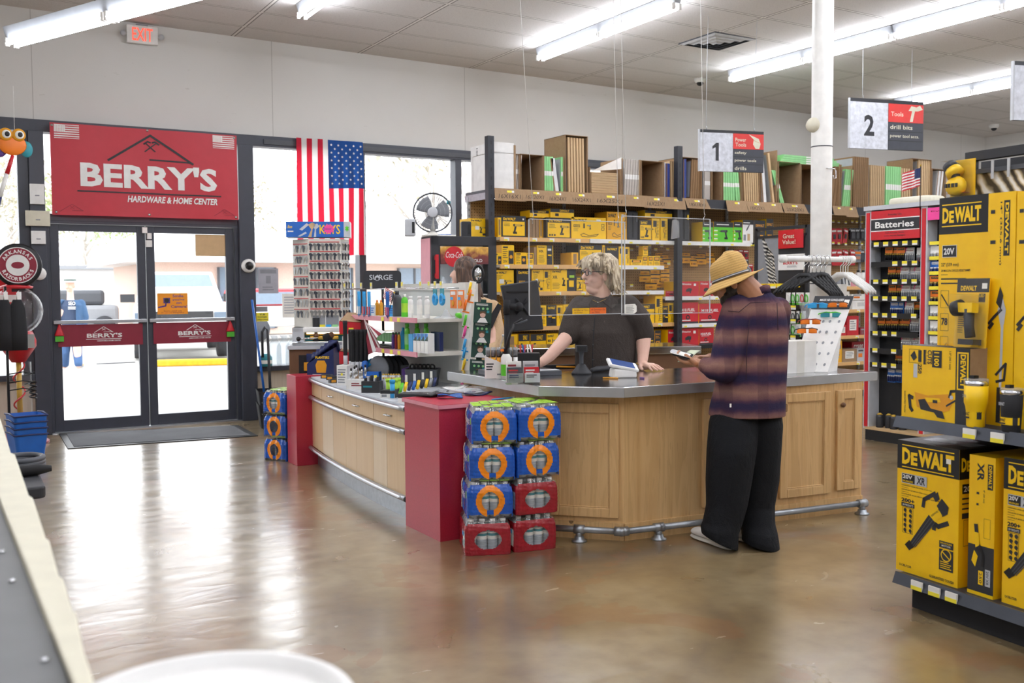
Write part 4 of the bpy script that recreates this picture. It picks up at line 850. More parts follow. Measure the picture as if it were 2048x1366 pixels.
def filt(px0,px1,py,n,m,lab,lean=0,d=.38,off=.02,pitch=None,z0=0):
    """n filters standing on edge between two pixels; lean in degrees, + tips to the right"""
    Yf = YF+off; a = atY(px0,400,Yf).x; b = atY(px1,400,Yf).x; h = (atY((px0+px1)/2,py,Yf).z-ZF-.006); p = (b-a)/n; th = p*.82; me = None
    for i in range(n):
        x = a+p*(i+.5)
        if me is None:
            mb = MB(); mb.box(-th/2,0,0,th/2,d,h,m); mb.box(-th*.5-.0005,.02,.02,th*.5+.0005,d-.02,h-.02,'pleat' if m != 'filterblue' else 'filterblue')
            if m in ('filtergreen','filtersilver'): mb.box(-th/2-.001,-.001,h*.45,th/2+.001,.0,h*.58,'white')
            else: mb.box(-th/2-.0008,-.0008,0,-th/2+th*.25,0,h,'filterbrown')
            o = mb.build('air_filter'); me = o.data
        else: o = bpy.data.objects.new('air_filter',me); COL.objects.link(o)
        sh = math.tan(R(lean))*h
        o.location = (x,Yf,ZF+.006+z0+abs(th*.5*math.sin(R(lean)))); o.rotation_euler = (0,R(lean),0)
        tag(o,'%s, %s from the left' % (lab,ORD[i]) if n > 1 else lab,'air filter','filters in the top cartons')
mb = MB(); a = atY(931,400,YF+.02); mb.box(0,0,0,.24,.5,.48,'white'); F = Face(mb,(0,.5,0),(0,-1,0),(0,0,1),.5,.48); F.text('10X20X1',.25,.95,.06,'black',1,.5,turn=-90); mb.box(.235,-.002,0,.26,.5,.46,'kraft')
solo(mb,'filter_carton','white closed filter carton at the left end of the top deck','carton','filter cartons on the top deck',loc=(5.06,YF+.0,ZF))
fbox(985,1040,306,('16X16X1','marked 16X16X1, first open one from the left'),white=True); filt(997,1038,308,7,'filtersilver','silver edged filter leaning in the 16X16X1 carton',7)
fbox(1042,1087,309,('16X20X1','marked 16X20X1 with empty dark interior'))
fbox(1088,1129,312,('16X24X1','marked 16X24X1 holding green filters'),top=False); filt(1089,1107,313,4,'filtergreen','green wrapped filter in the first 16X24X1 carton'); filt(1108,1119,317,1,'filterwhite','white filter leaning in the first 16X24X1 carton',-9); filt(1122,1128,314,1,'filtergreen','lone green filter at the right of the first 16X24X1 carton')
fbox(1131,1176,271,('16X24X1','tallest of all, marked 16X24X1')); filt(1136,1170,276,6,'filtertan','tall tan filter in the tallest carton',-1)
t_,a,w,h = fbox(1180,1243,336,('16X25X1','low with flat stacked filters, marked 16X25X1'),top=False)
for i in range(9): mb = MB(); mb.box(-.19,0,0,.17,.38,.024,'filtertan'); mb.box(-.19,-.0005,.009,.17,0,.015,'filterbrown'); solo(mb,'air_filter','tan filter lying flat in the low 16X25X1 carton, %s from the bottom' % ORD[i],'air filter','flat stacked filters',loc=(a+w/2+.01,YF+.02,ZF+.006+.0265*i))
mb = MB(); mb.ext([(w/2-.18*w/.4,.3,h),(w/2,.0,h),(w/2,.0,h+.13),(w/2-.05,.35,h+.02)],(0,.004,0),'white'); mb.build('raised_lid',t_)
fbox(1245,1281,318,('','with silver filters, left of the dark post'),top=False); filt(1247,1278,319,6,'filtersilver','silver filter left of the dark post',4)
fbox(1283,1326,322,('16X25X1','with empty interior beside the dark post')); fbox(1327,1361,325,('','holding one blue filter, at the dark post'),top=False)
filt(1328,1331,325,1,'filterwhite','white filter beside the blue filter'); filt(1332,1340,327,1,'filterblue','blue filter in the carton at the dark post'); filt(1341,1360,323,4,'filtertan','tan filter right of the blue filter',-2)
fbox(1363,1404,315,('18X18X1','marked 18X18X1 right of the dark post')); filt(1366,1373,318,1,'filterblue','dark blue filter in the 18X18X1 carton'); filt(1380,1402,319,5,'filterbrown','brown filter in the 18X18X1 carton',3)
filt(1408,1421,335,1,'filtersilver','thick silver wrapped filter under the aisle 1 sign',0)
fbox(1424,1444,334,(None,'narrow, under the aisle 1 sign')); fbox(1446,1483,338,('','with green filters under the aisle 1 sign'),top=False); filt(1447,1470,340,5,'filtergreen','green filter under the aisle 1 sign',-2); filt(1472,1481,340,2,'filtergreen','green filter in the leaning pair under the aisle 1 sign',-6)
fbox(1485,1520,330,('18X25X1','with tan filters, right under the aisle 1 sign'),top=False); filt(1488,1518,334,7,'filtertan','tan filter right under the aisle 1 sign',-3)
fbox(1522,1554,299,('','tall with a grey panel, right of the aisle 1 sign'),top=False); filt(1525,1534,305,1,'filterwhite','grey filter panel in the tall carton right of the aisle 1 sign',-6); filt(1544,1550,306,1,'filtertan','tan filter tipping in the tall carton right of the aisle 1 sign',-9)
fbox(1557,1600,324,('20X20X1','with a tilted green filter, left of the white post')); filt(1561,1569,338,2,'filtergreen','green filter tilted left of the white post',-22)
fbox(1602,1656,330,(None,'wide and dark, behind the white post'))
ztop = atY(1630,330,YF).z
for i in range(4):
    mb = MB(); mb.box(-.55+.02*i,0,0,.55-.05*i,.36,.024,'filtergreen'); mb.box(-.1,-.0005,.004,.12,0,.02,'white'); solo(mb,'air_filter','green filter lying flat on cartons behind the white post, %s from the bottom' % ORD[i],'air filter','flat green filters',loc=(atY(1626,330,YF).x,YF+.02,ztop+.001+.026*i))
fbox(1658,1680,328,('','with brown filters just right of the white post'),top=False); filt(1659,1677,332,3,'filterbrown','brown filter just right of the white post',9)
fbox(1682,1704,330,('','with green filters right of the white post'),top=False); filt(1684,1700,338,4,'filtergreen','green filter leaning right of the white post',8)
filt(1706,1737,314,8,'filterbrown','tall brown filter under the aisle 2 sign'); filt(1740,1769,331,8,'filtertan','tan filter under the aisle 2 sign wires'); filt(1771,1802,333,7,'filtergreen','green filter under the aisle 2 sign wires')
filt(1803,1822,337,4,'filtertan','tan filter beside the tall carton under aisle 2 sign',-3); fbox(1824,1862,318,(None,'tall brown, right of the aisle 2 sign')); filt(1835,1860,320,7,'filtertan','tan filter in the tall carton right of aisle 2 sign'); fbox(1864,1892,338,(None,'last before the tall yellow trimmer box')); filt(1868,1880,341,2,'filterwhite','white filter leaning near the yellow trimmer box',8)
# ================================================================ end displays on the right
class Plane:
    """upright display front: local x runs to the right as seen from the aisle, local y goes back"""
    def __init__(s,loc,deg): s.loc = Vector(loc); s.rz = R(deg); s.M = Matrix.Translation(s.loc) @ Matrix.Rotation(s.rz,4,'Z'); s.I = s.M.inverted()
    def at(s,px,py,yo=0.):
        o = s.I @ EYE; d = s.I.to_3x3() @ ray(px,py); t_ = (yo-o.y)/d.y; p = o+d*t_; return p
    def w(s,x,y,z): return s.M @ Vector((x,y,z))
DW = Plane((3.77,2.93,0),-94.9)
dw = thing('end_display','black shelving end display of yellow tool boxes at the right edge','shelving',DW.loc,DW.rz)
WD = 1.22; ZB0 = DW.at(1796,1142,.0).z; ZM = DW.at(1804,832,.0).z
mb = MB(); mb.box(.02,.03,0,WD,.42,ZB0-.045,'softblack'); mb.build('kick_base',dw,bevel=.003)
def lipshelf(z,y0,tags):
    mb = MB(); mb.box(-.02,y0,z-.03,WD+.02,.45,z,'charcoal'); o = mb.build('shelf',dw)
    mb = MB(); mb.add([(-.03,y0-.02,z-.045),(WD,y0-.02,z-.045),(WD,y0,z+.004),(-.03,y0,z+.004),(-.03,y0+.02,z-.045),(WD,y0+.02,z-.045),(WD,y0+.02,z),(-.03,y0+.02,z)],[(0,1,2,3),(4,7,6,5),(0,3,7,4),(1,5,6,2),(0,4,5,1),(3,2,6,7)],'darksteel'); mb.build('lip_rail',o)
    for px,py in tags:
        q = DW.at(px,py,y0-.02).x; mb = MB(); mb.box(q-.03,y0-.0215,z-.045,q+.03,y0-.013,z-.005,'white'); mb.box(q-.03,y0-.022,z-.045,q+.03,y0-.0215,z-.028,'tag'); mb.build('price_label',o)
lipshelf(ZB0,-.02,((1833,1158),(1868,1169),(1902,1178))); lipshelf(ZM,-.03,((1938,864),(1994,877)))
mb = MB(); mb.box(0,.45,0,WD,.49,2.02,'charcoal'); mb.build('back_panel',dw)
qf = DW.at(1944,305,.3); zt = qf.z
mb = MB(); mb.box(qf.x-.02,.28,ZM,qf.x+.02,.32,zt,'charcoal'); mb.box(qf.x+.02,.28,zt-.04,WD,.32,zt,'charcoal'); mb.box(qf.x+.02,.285,zt-.1,WD,.315,zt-.08,'darkgrey'); mb.build('sign_frame',dw)
t = NT('drillposter'); w_ = t.n('ShaderNodeTexWave'); w_.inputs['Scale'].default_value = 6; w_.inputs['Distortion'].default_value = 7; w_.inputs['Detail'].default_value = 3
mp = t.n('ShaderNodeMapping'); mp.inputs['Rotation'].default_value = (0,R(38),0); tc = t.n('ShaderNodeTexCoord'); t.l(tc,mp,3,0); t.l(mp,w_)
t.bsdf(t.ramp(w_.outputs['Fac'],[(.1,'#4a4032'),(.4,'#a89674'),(.7,'#d9cdb4'),(.9,'#f2eee4')]),.3); MAT['drillposter'] = t.m
mb = MB(); mb.box(qf.x+.02,.295,ZM+.5,WD,.305,zt-.1,'drillposter'); mb.build('poster',dw)
for q in (.12,.2): mb = MB(); mb.box(qf.x+q,.275,zt-.13,qf.x+q+.012,.28,zt-.05,'lightgrey'); mb.build('clip',dw)
def dwbox(p0,p1,ytop,z0,yo,d,fn,label,name='tool_box',body='ybox',tall=None,grp='large boxed tools on the end display',ref=None):
    a = DW.at(p0[0],p0[1],yo); b = DW.at(p1[0],p1[1],yo); zt = DW.at(ytop[0],ytop[1],yo).z; w = b.x-a.x; h = zt-z0
    mb = MB(); mb.box(0,0,0,w,d,h,body); F = Face(mb,(0,0,0),(1,0,0),(0,0,1),w,h); fn(F)
    G = Face(mb,(w,0,0),(0,1,0),(0,0,1),d,h)
    o = solo(mb,name,label,'box',grp,loc=DW.w(a.x,yo,z0),rz=DW.rz); return mb,G,o,w,h
def side(G,m,fn=None):
    pass
def blower(F,x,y,s):
    q = lambda P: [(x+a*s/F.w,y+b*s/F.h) for a,b in P]
    F.poly(q([(-1.25,-1.2),(-1.0,-1.3),(.12,.05),(-.2,.3)]),'charcoal',3); F.poly(q([(-1.45,-1.25),(-1.2,-1.45),(-.95,-1.25),(-1.2,-1.0)]),'black',4)
    for k in range(3): F.line(q([(-1.1+.1*k,-1.18-.03*k),(-.1+.1*k,.2-.1*k)]),.004,'darkgrey',4)
    F.poly(q([(-.2,.3),(.12,.02),(.5,.4),(.2,.75)]),'yellow',3); F.poly(q([(.2,.75),(.5,.35),(.75,.5),(.8,.8),(.45,1.1)]),'charcoal',3)
    F.line(q([(.1,1.25),(-.45,.9),(-.5,.6)]),.018,'charcoal',3); F.poly(q([(.0,1.1),(.25,1.35),(.35,1.05),(.15,.9)]),'charcoal',4); F.line(q([(.1,-.02),(.3,-.1),(.75,.12)]),.02,'charcoal',3); F.line(q([(.1,-.02),(.08,-.25)]),.02,'charcoal',3)
    F.text('DEWALT',x-.02*s/F.w,y+.25*s/F.h,.025,'charcoal',5,.09,turn=40)
def f_blower(F,cut=1.):
    F.rect(0,.785,1,1,'black'); F.rect(.08,.965,.92,.972,'yellow',2); F.rect(.08,.80,.92,.807,'yellow',2); logo(F,.08,.825,.125,'yellow',.84,2)
    F.rect(.08,.68,.5,.755,'black',2); F.frame(.08,.68,.5,.755,.003,'lightgrey',3); F.rect(.3,.682,.498,.753,'lightgrey',3); F.text('20V',.1,.715,.03,'white',4,.16,bold=.03); F.text('BRUSHLESS',.1,.69,.014,'yellow',4,.17); F.text('XR',.33,.69,.055,'charcoal',4,.14,bold=.03,sh=.1)
    for k,s in enumerate(('HANDHELD AXIAL BLOWER (Tool only)','SOPLADORA DE MANO AXIAL (Solo herramienta)','SOUFFLEUR AXIAL MANUEL (Outil seulement)')): F.text(s,.08,.655-.033*k,.012,'charcoal',2,.5+.06*k); F.rect(.08,.645-.033*k,.2,.647-.033*k,'charcoal',2)
    F.text('200+',.08,.535,.03,'charcoal',2,.22,bold=.04); F.rect(.08,.5,.3,.53,'charcoal',2); F.text('20V PRODUCTS',.1,.507,.015,'white',3,.18)
    F.frame(.1,.3,.28,.495,.0015,'charcoal',2)
    for i in range(2):
        for j in range(5): F.circ(.145+.09*i,.475-.038*j,.009,'charcoal',2,7); F.rect(.15+.09*i,.455-.038*j,.165+.09*i,.47-.038*j,'charcoal',2)
    blower(F,.6,.43,.105)
    F.rect(.71,.265,.93,.315,'charcoal',2); F.text('BRUSHLESS',.73,.295,.012,'yellow',3,.18); F.text('MOTOR',.75,.275,.014,'white',3,.14); F.rect(.71,.1,.93,.255,'charcoal',2); F.circ(.82,.215,.028,'yellow',3); F.circ(.82,.215,.023,'charcoal',4); F.line([(.77,.235),(.87,.195)],.005,'yellow',5); F.fine(.73,.11,.91,.17,4,'yellow',3,.4)
    F.text('DCBL722B',.06,.04,.017,'charcoal',2,.2); F.text('GUARANTEED TOUGH',.56,.02,.02,'charcoal',2,.38,bold=.02)
mb,G,o,w,h = dwbox((1794,1000),(1918,1000),(1795,879),ZB0,.02,.36,f_blower,'large leaf blower box on the bottom shelf, farthest left of the display')
def right_face(o,w,d,h,fn):
    mb = MB(); F = Face(mb,(w,0,0),(0,1,0),(0,0,1),d,h); fn(F); mb.build('side_print',o)
def f_side(F): F.rect(0,.785,1,1,'black'); logo(F,.03,.84,.1,'yellow',.5,2); F.rect(.05,.68,.4,.75,'black',2); F.text('20V',.07,.695,.04,'white',3,.2); F.fine(.05,.55,.5,.66,3,'charcoal',2,.3); F.rect(.05,.5,.4,.54,'charcoal',2); F.frame(.08,.3,.3,.49,.0015,'charcoal',2)
right_face(o,w,.36,h,f_side); mb = MB(); mb.box(0,0,h,w,.36,h+.001,'black'); mb.box(.05,.1,h+.001,w-.03,.2,h+.0015,'lightgrey'); mb.build('top_print',o); mb = MB(); mb.box(w*.8,-.002,h*.885,w*.87,-.0008,h*.92,'paper'); mb.build('price_sticker',o)
def f_xr(F):
    F.rect(0,.0,1,.36,'charcoal'); F.text('XR',.78,.96,.24,'charcoal',2,.13,bold=.03,turn=-90) if False else F.text('XR',.32,.95,.26,'charcoal',2,.13,turn=-90,bold=.03); F.rect(.72,.77,.92,.95,'charcoal',2); F.text('DEWALT',.76,.94,.12,'yellow',3,.16,turn=-90,bold=.03)
    F.text('8" (20 cm)',.55,.76,.07,'charcoal',2,.09,turn=-90); F.fine(.3,.6,.42,.76,2,'charcoal',2,.2); F.frame(.6,.42,.85,.56,.001,'charcoal',2)
    F.line([(.3,.5),(.36,.4),(.4,.33),(.3,.26)],.018,'charcoal',3); F.poly([(.25,.45),(.42,.45),(.45,.36),(.3,.34)],'yellow',4); F.poly([(.15,.24),(.3,.2),(.4,.28),(.25,.32)],'yellow',4); F.line([(.45,.36),(.6,.3),(.58,.22)],.012,'black',4)
    F.rect(.68,.08,.88,.2,'lightgrey',2); F.text('20V XR',.72,.19,.1,'charcoal',3,.1,turn=-90); F.rect(.42,.08,.6,.18,'yellow',2); F.text('250',.46,.17,.1,'charcoal',3,.08,turn=-90); F.rect(0,0,1,.025,'yellow',3)
mb,G,o,w,h = dwbox((1938,1000),(1990,1000),(1939,908),ZB0,.02,.36,f_xr,'narrow pole saw box lettered XR between the two blower boxes')
right_face(o,w,.36,h,lambda F: (F.rect(.2,.72,.6,.93,'charcoal'),F.text('20V MAX XR',.3,.91,.2,'lightgrey',2,.18,turn=-90),F.rect(.15,.08,.4,.3,'charcoal')))
mb,G,o,w,h = dwbox((2006,1050),(2128,1080),(2010,914),ZB0,.03,.36,f_blower,'large leaf blower box on the bottom shelf cut by the right picture edge')
def f_prune(F):
    F.rect(.8,0,1,1,'charcoal'); F.rect(.82,.45,.98,.95,'yellow',2); F.rect(.84,.47,.96,.93,'charcoal',3); F.text('DEWALT',.87,.92,.075,'yellow',4,.43,turn=-90,bold=.04)
    F.text('1.5" (38.1 mm)',.7,.95,.035,'charcoal',2,.24,turn=-90); F.rect(.46,.72,.6,.95,'charcoal',2); F.text('1100',.49,.93,.075,'yellow',3,.19,turn=-90,bold=.03); F.text('CUTS',.39,.95,.065,'charcoal',2,.19,turn=-90,bold=.03); F.text('PER CHARGE',.345,.95,.03,'charcoal',2,.2,turn=-90)
    F.frame(.11,.76,.28,.95,.0015,'charcoal',2); F.poly([(.13,.86),(.18,.79),(.23,.84),(.19,.93)],'charcoal',2); F.rect(.25,.78,.3,.94,'charcoal',2); F.rect(.33,.75,.36,.95,'charcoal',2); F.rect(.18,.56,.24,.75,'lightgrey',2); F.text('250',.25,.75,.055,'charcoal',2,.13,turn=-90,bold=.03)
    F.text('GUARANTEED TOUGH',.04,.36,.025,'charcoal',2,.3,turn=-90)
    F.line([(.17,.28),(.12,.3),(.14,.14),(.17,.1)],.016,'charcoal',3); F.poly([(.2,.36),(.4,.33),(.7,.38),(.78,.3),(.72,.16),(.6,.12),(.35,.13),(.24,.16)],'amber',2); F.poly([(.26,.26),(.36,.28),(.45,.16),(.62,.14),(.66,.04),(.55,.05),(.5,.11),(.3,.13)],'charcoal',3); F.poly([(.36,.3),(.58,.31),(.6,.26),(.4,.24)],'yellow',3); F.rect(.48,.24,.55,.28,'charcoal',4)
    F.line([(.72,.34),(.74,.42),(.8,.43)],.012,'charcoal',3); F.circ(.75,.34,.009,'lightgrey',4); F.line([(.68,.22),(.8,.3)],.008,'charcoal',3)
mb,G,o,w,h = dwbox((1804,760),(1940,760),(1812,690),ZM,.0,.1,f_prune,'wide pruner box lying in front of the tall trimmer box')
right_face(o,w,.1,h,lambda F: F.rect(0,0,1,1,'kraft')); ztp = ZM+h
mb = MB(); mb.box(0,0,h,w,.1,h+.001,'charcoal'); mb.build('top_print',o)
def f_hedge(F):
    F.rect(0,.835,1,1,'black'); F.rect(.06,.965,.86,.97,'yellow',2); F.rect(.06,.868,.86,.873,'yellow',2); logo(F,.07,.885,.07,'yellow',.78,2)
    F.rect(.08,.73,.38,.785,'charcoal',2); F.frame(.08,.73,.38,.785,.002,'white',3); F.text('20V',.11,.742,.03,'white',3,.22,bold=.03)
    F.text('22" (559 mm)',.06,.685,.02,'charcoal',2,.36); F.text('20V MAX 22 IN. CORDLESS HEDGE TRIMMER',.06,.665,.01,'charcoal',2,.6); F.rect(.06,.65,.2,.652,'charcoal',2); F.fine(.06,.6,.75,.64,2,'charcoal',2,.3)
    for k in range(3): F.frame(.06,.5-.105*k,.23,.58-.105*k,.0015,'charcoal',2)
    F.text('78',.08,.42,.035,'charcoal',2,.13,bold=.03); F.line([(.08,.56),(.22,.51)],.006,'charcoal',3); F.line([(.1,.31),(.2,.34)],.006,'gold',3)
    F.poly([(.42,.36),(.5,.48),(.62,.53),(.78,.42),(.74,.34),(.62,.28),(.6,.1),(.44,.1)],'charcoal',2); F.poly([(.5,.48),(.6,.53),(.62,.5),(.54,.44)],'amber',3); F.poly([(.68,.5),(.78,.42),(.76,.38),(.66,.46)],'amber',3)
mb,G,o,w,h = dwbox((1878,480),(1977,480),(1882,397),ZM,.14,.16,f_hedge,'tall hedge trimmer box with black header, tallest left of the frame')
zth = ZM+h
mb = MB(); mb.box(0,0,h,w,.16,h+.001,'charcoal'); mb.build('top_print',o)
def f_pole(F,flip=0):
    F.rect(.58,.73,.8,.965,'charcoal',1); F.text('DEWALT',.63,.955,.13,'yellow',2,.215,turn=-90,bold=.04); F.text('14" (355.6 mm)',.43,.96,.09,'charcoal',2,.27,turn=-90); F.fine(.1,.7,.3,.96,2,'charcoal',2,.12)
    F.line([(.6,.48),(.55,.1)],.012,'lightgrey',2); F.poly([(.42,.5),(.58,.56),(.72,.5),(.66,.44),(.55,.42)],'lightgrey',3); F.poly([(.36,.53),(.5,.6),(.62,.56),(.54,.5)],'charcoal',4); F.line([(.1,.44),(.3,.47),(.55,.5)],.012,'charcoal',3); F.line([(.12,.42),(.24,.44)],.014,'charcoal',3); F.line([(.4,.22),(.75,.27),(.7,.2),(.42,.19)],.011,'charcoal',3); F.circ(.5,.06,.03,'yellow',3,ry=.045); F.line([(.52,.16),(.5,.02)],.02,'charcoal',4)
mb,G,o,w,h = dwbox((1975,520),(2030,520),(1980,387),ZM,.10,.16,f_pole,'tall 14 inch string trimmer box with white shaft picture')
mb,G,o,w,h = dwbox((2032,520),(2092,520),(2036,384),ZM,.10,.16,f_pole,'tall string trimmer box cut off by the right picture edge')
# blister packs
def blister(loc,rz,w,h,label,hand,tilt=0):
    t_ = thing('blister_pack',label,'blister pack',loc,rz,'clear blister packs on the end display'); t_.rotation_euler = (R(tilt),0,rz)
    mb = MB(); mb.box(-w/2,0,0,w/2,.004,h,'ybox'); F = Face(mb,(-w/2,-.0002,0),(1,0,0),(0,0,1),w,h)
    if hand: F.rect(0,.8,1,1,'charcoal'); F.text('DEWALT',.12,.82,.075,'yellow',2,.5,bold=.04); F.rect(.78,.85,.94,.93,'paper',2); F.rect(.7,.66,.9,.78,'charcoal',2); F.text('LED',.72,.73,.04,'yellow',3,.15); F.fine(.1,.2,.3,.45,8,'charcoal',2,.3)
    mb.build('card',t_)
    mb = MB()
    if hand:
        mb.cyl((-.055,-.04,h*.55),(-.02,-.04,h*.57),.032,'black',16,.036); mb.cyl((-.055,-.04,h*.55),(-.0555,-.04,h*.55),.027,'chrome',14); mb.box(-.025,-.06,h*.5,.05,-.02,h*.64,'yellow'); mb.tube([(.02,-.04,h*.55),(.025,-.04,h*.3),(.035,-.04,h*.15)],[.022,.02,.021],'charcoal',12); mb.box(-.005,-.065,h*.04,.07,-.015,h*.12,'charcoal'); mb.box(.0,-.06,h*.02,.06,-.02,h*.045,'yellow')
    else:
        mb.ball((0,-.04,h*.3),(.05,.035,.045),'yellow',12,8); mb.box(-.05,-.05,0.02,.05,-.01,h*.12,'orange'); mb.tube([(.0,-.04,h*.4),(-.005,-.04,h*.6)],.02,'charcoal',10); mb.tube([(-.0,-.04,h*.6),(-.02,-.04,h*.75)],[.04,.035],'yellow',12); mb.tube([(-.02,-.04,h*.75),(-.04,-.04,h*.88)],[.036,.03],'charcoal',12)
        for k in range(4): mb.box(-.03+.018*k,-.078,h*.26,-.02+.018*k,-.07,h*.36,'charcoal')
    mb.build('hand_lamp' if hand else 'multi_tool',t_)
    mb = MB(); o_ = [(-.42,.03),(.44,.03),(.44,.5),(.38,.76),(-.38,.76),(-.46,.5)] if hand else [(-.45,.0),(.45,.0),(.4,.6),(.3,.96),(-.4,.96),(-.48,.4)]
    mb.ext([(a*w,-.08,b*h) for a,b in o_],(0,.079,0),'clearplastic'); mb.box(-w/2,-.003,0,w/2,-.0015,h,'clearplastic'); mb.build('clear_shell',t_)
q = DW.at(1930,690,.03); zt_ = DW.at(1930,557,.03).z; blister(DW.w(q.x,.055,ztp+.001),DW.rz,.16,zt_-ztp,'clear blister pack with yellow LED hand lamp standing on the pruner box',True,-4)
q = DW.at(1918,393,.2); zt_ = DW.at(1930,318,.2).z; blister(DW.w(q.x,.22,zth+.001),DW.rz,.13,zt_-zth,'clear blister pack with a yellow tool on top of the tall hedge box',False)
def tumbler(px,py,ptop,r,m,label,ring):
    q = DW.at(px,py,-.0); h = DW.at(px,ptop,0).z-ZM; t_ = thing('tumbler',label,'tumbler',DW.w(q.x,.0,ZM),DW.rz,'insulated tumblers'); k = .8
    mb = MB(); mb.lathe([(r*.74,0),(r*.76,.003),(r*.78,h*.28),(r*.86,h*.42),(r*.98,h*.5),(r,h*.86)] if m == 'yellow' else [(r*.8,0),(r*.82,.003),(r*.92,h*.5),(r,h*.86)],m,n=28); mb.build('cup',t_)
    mb = MB(); mb.lathe([(r,h*.86),(r*1.01,h*.9),(r*1.01,h*.955)],'chrome',n=28); mb.build('steel_rim',t_); mb = MB(); mb.lathe([(r*1.0,h*.95),(r*1.02,h*.965),(r*.98,h),(r*.6,h)],'hazyplastic',n=28); mb.box(-r*.5,-r*.3,h,0,r*.3,h+.012,'black'); mb.build('lid',t_)
    mb = MB(); zz = h*.17
    for i in range(12):
        a0,a1 = R(180+i*15),R(195+i*15); rr = r*(.79 if m == 'yellow' else .88)
        mb.poly([(rr*math.cos(a0),rr*math.sin(a0),zz),(rr*math.cos(a1),rr*math.sin(a1),zz),(rr*1.02*math.cos(a1),rr*1.02*math.sin(a1),zz+h*.17),(rr*1.02*math.cos(a0),rr*1.02*math.sin(a0),zz+h*.17)],'yellow' if i % 12 not in (9,10) else 'charcoal')
    F = Face(mb,(-r*.62,-r*.9,zz),(1,0,0),(0,0,1),r*1.2,h*.17); F.text('DEWALT',.05,.45,.4,'black',2,.55,bold=.04); F.rect(.02,.1,.6,.3,'charcoal',2); mb.build('paper_sleeve',t_)
    mb = MB(); F = Face(mb,(-r*.62,-r*.93,h*.6),(1,0,0),(0,0,1),r*1.2,h*.1); F.text('DEWALT',.0,.1,.7,'grey' if m == 'yellow' else 'lightgrey',2,.5,bold=.03); mb.build('mark',t_)
tumbler(1951,850,757,.047,'yellow','yellow steel tumbler on the shelf before the pruner box',1); tumbler(2022,862,776,.043,'softblack','black steel tumbler right of the yellow tumbler',1)
# ---- battery rack
BR = Plane((7.7,6.40,0),-90)
br = thing('battery_rack','black display rack headed Batteries with red posts','display rack',BR.loc,BR.rz)
W1,W2 = .62,1.25; ZTOP = 2.16
mb = MB(); mb.box(0,.12,.1,W2,.16,ZTOP,'pegblackX') if 'pegblackX' in MAT else None
if not mb.v: mb.box(0,.12,.1,W2,.16,ZTOP,'pegblackY')
mb.build('peg_back',br)
mb = MB(); mb.box(0,-.05,0,W2,.5,.1,'black'); o = mb.build('base_deck',br); mb = MB(); mb.box(0,-.06,.1,W2,.5,.12,'tan'); mb.build('deck_board',o)
for x in (-.02,W1-.03,W2): mb = MB(); mb.box(x-.035,-.02,.1,x+.035,.12,ZTOP,'lightgrey'); mb.box(x-.02,-.028,.12,x+.02,-.018,ZTOP-.02,'red'); mb.build('post',br,bevel=.004)
mb = MB(); mb.box(-.06,-.04,ZTOP,W2+.03,.5,ZTOP+.04,'lightgrey'); mb.build('top_cap',br)
zh0 = BR.at(1800,478,0).z; zh1 = BR.at(1800,410,0).z
mb = MB(); mb.box(.02,-.03,zh0,W1-.07,-.01,ZTOP-.01,'red'); F = Face(mb,(.02,-.03,zh0),(1,0,0),(0,0,1),W1-.09,ZTOP-.01-zh0)
F.rect(0,.32,1,.7,'charcoal',1); F.rect(0,.29,1,.33,'white',1); F.rect(0,.7,1,.73,'white',1); F.text('Batteries',.09,.4,.22,'white',2,.8,bold=.02); F.text('Everyday Use',.36,.8,.08,'charcoal',2,.28); F.text('Toys, Remotes, Clocks,',.3,.19,.06,'charcoal',2,.4); F.text('Smoke Alarms, Flashlights',.28,.09,.06,'charcoal',2,.44); mb.build('header_sign',br)
mb = MB(); mb.box(W1+.01,-.03,zh0+.15,W2-.04,-.01,ZTOP-.02,'pink'); F = Face(mb,(W1+.01,-.03,zh0+.15),(1,0,0),(0,0,1),W2-W1-.05,ZTOP-.17-zh0); F.text('Everyday',.06,.6,.16,'maroon',1,.6); F.text('Use',.3,.34,.14,'maroon',1,.25); mb.build('header_sign',br)
strips = [487,527,563,597,631,668,703,732]
for i,y in enumerate(strips):
    z = BR.at(1800,y,-.0).z; mb = MB(); mb.box(.03,-.03,z-.02,W1-.07,.12,z+.0,'black'); mb.box(.03,-.035,z-.03,W1-.07,-.03,z+.02,'black'); o = mb.build('hook_bar',br)
    for k in range(5 if i < 5 else 3):
        if rnd.random() < .12: continue
        x = .06+.105*k; mb = MB(); mb.box(x,-.0375,z-.02,x+.055,-.035,z+.02,'white'); mb.box(x,-.038,z-.004,x+.055,-.0375,z+.02,'tag'); mb.build('price_label',o)
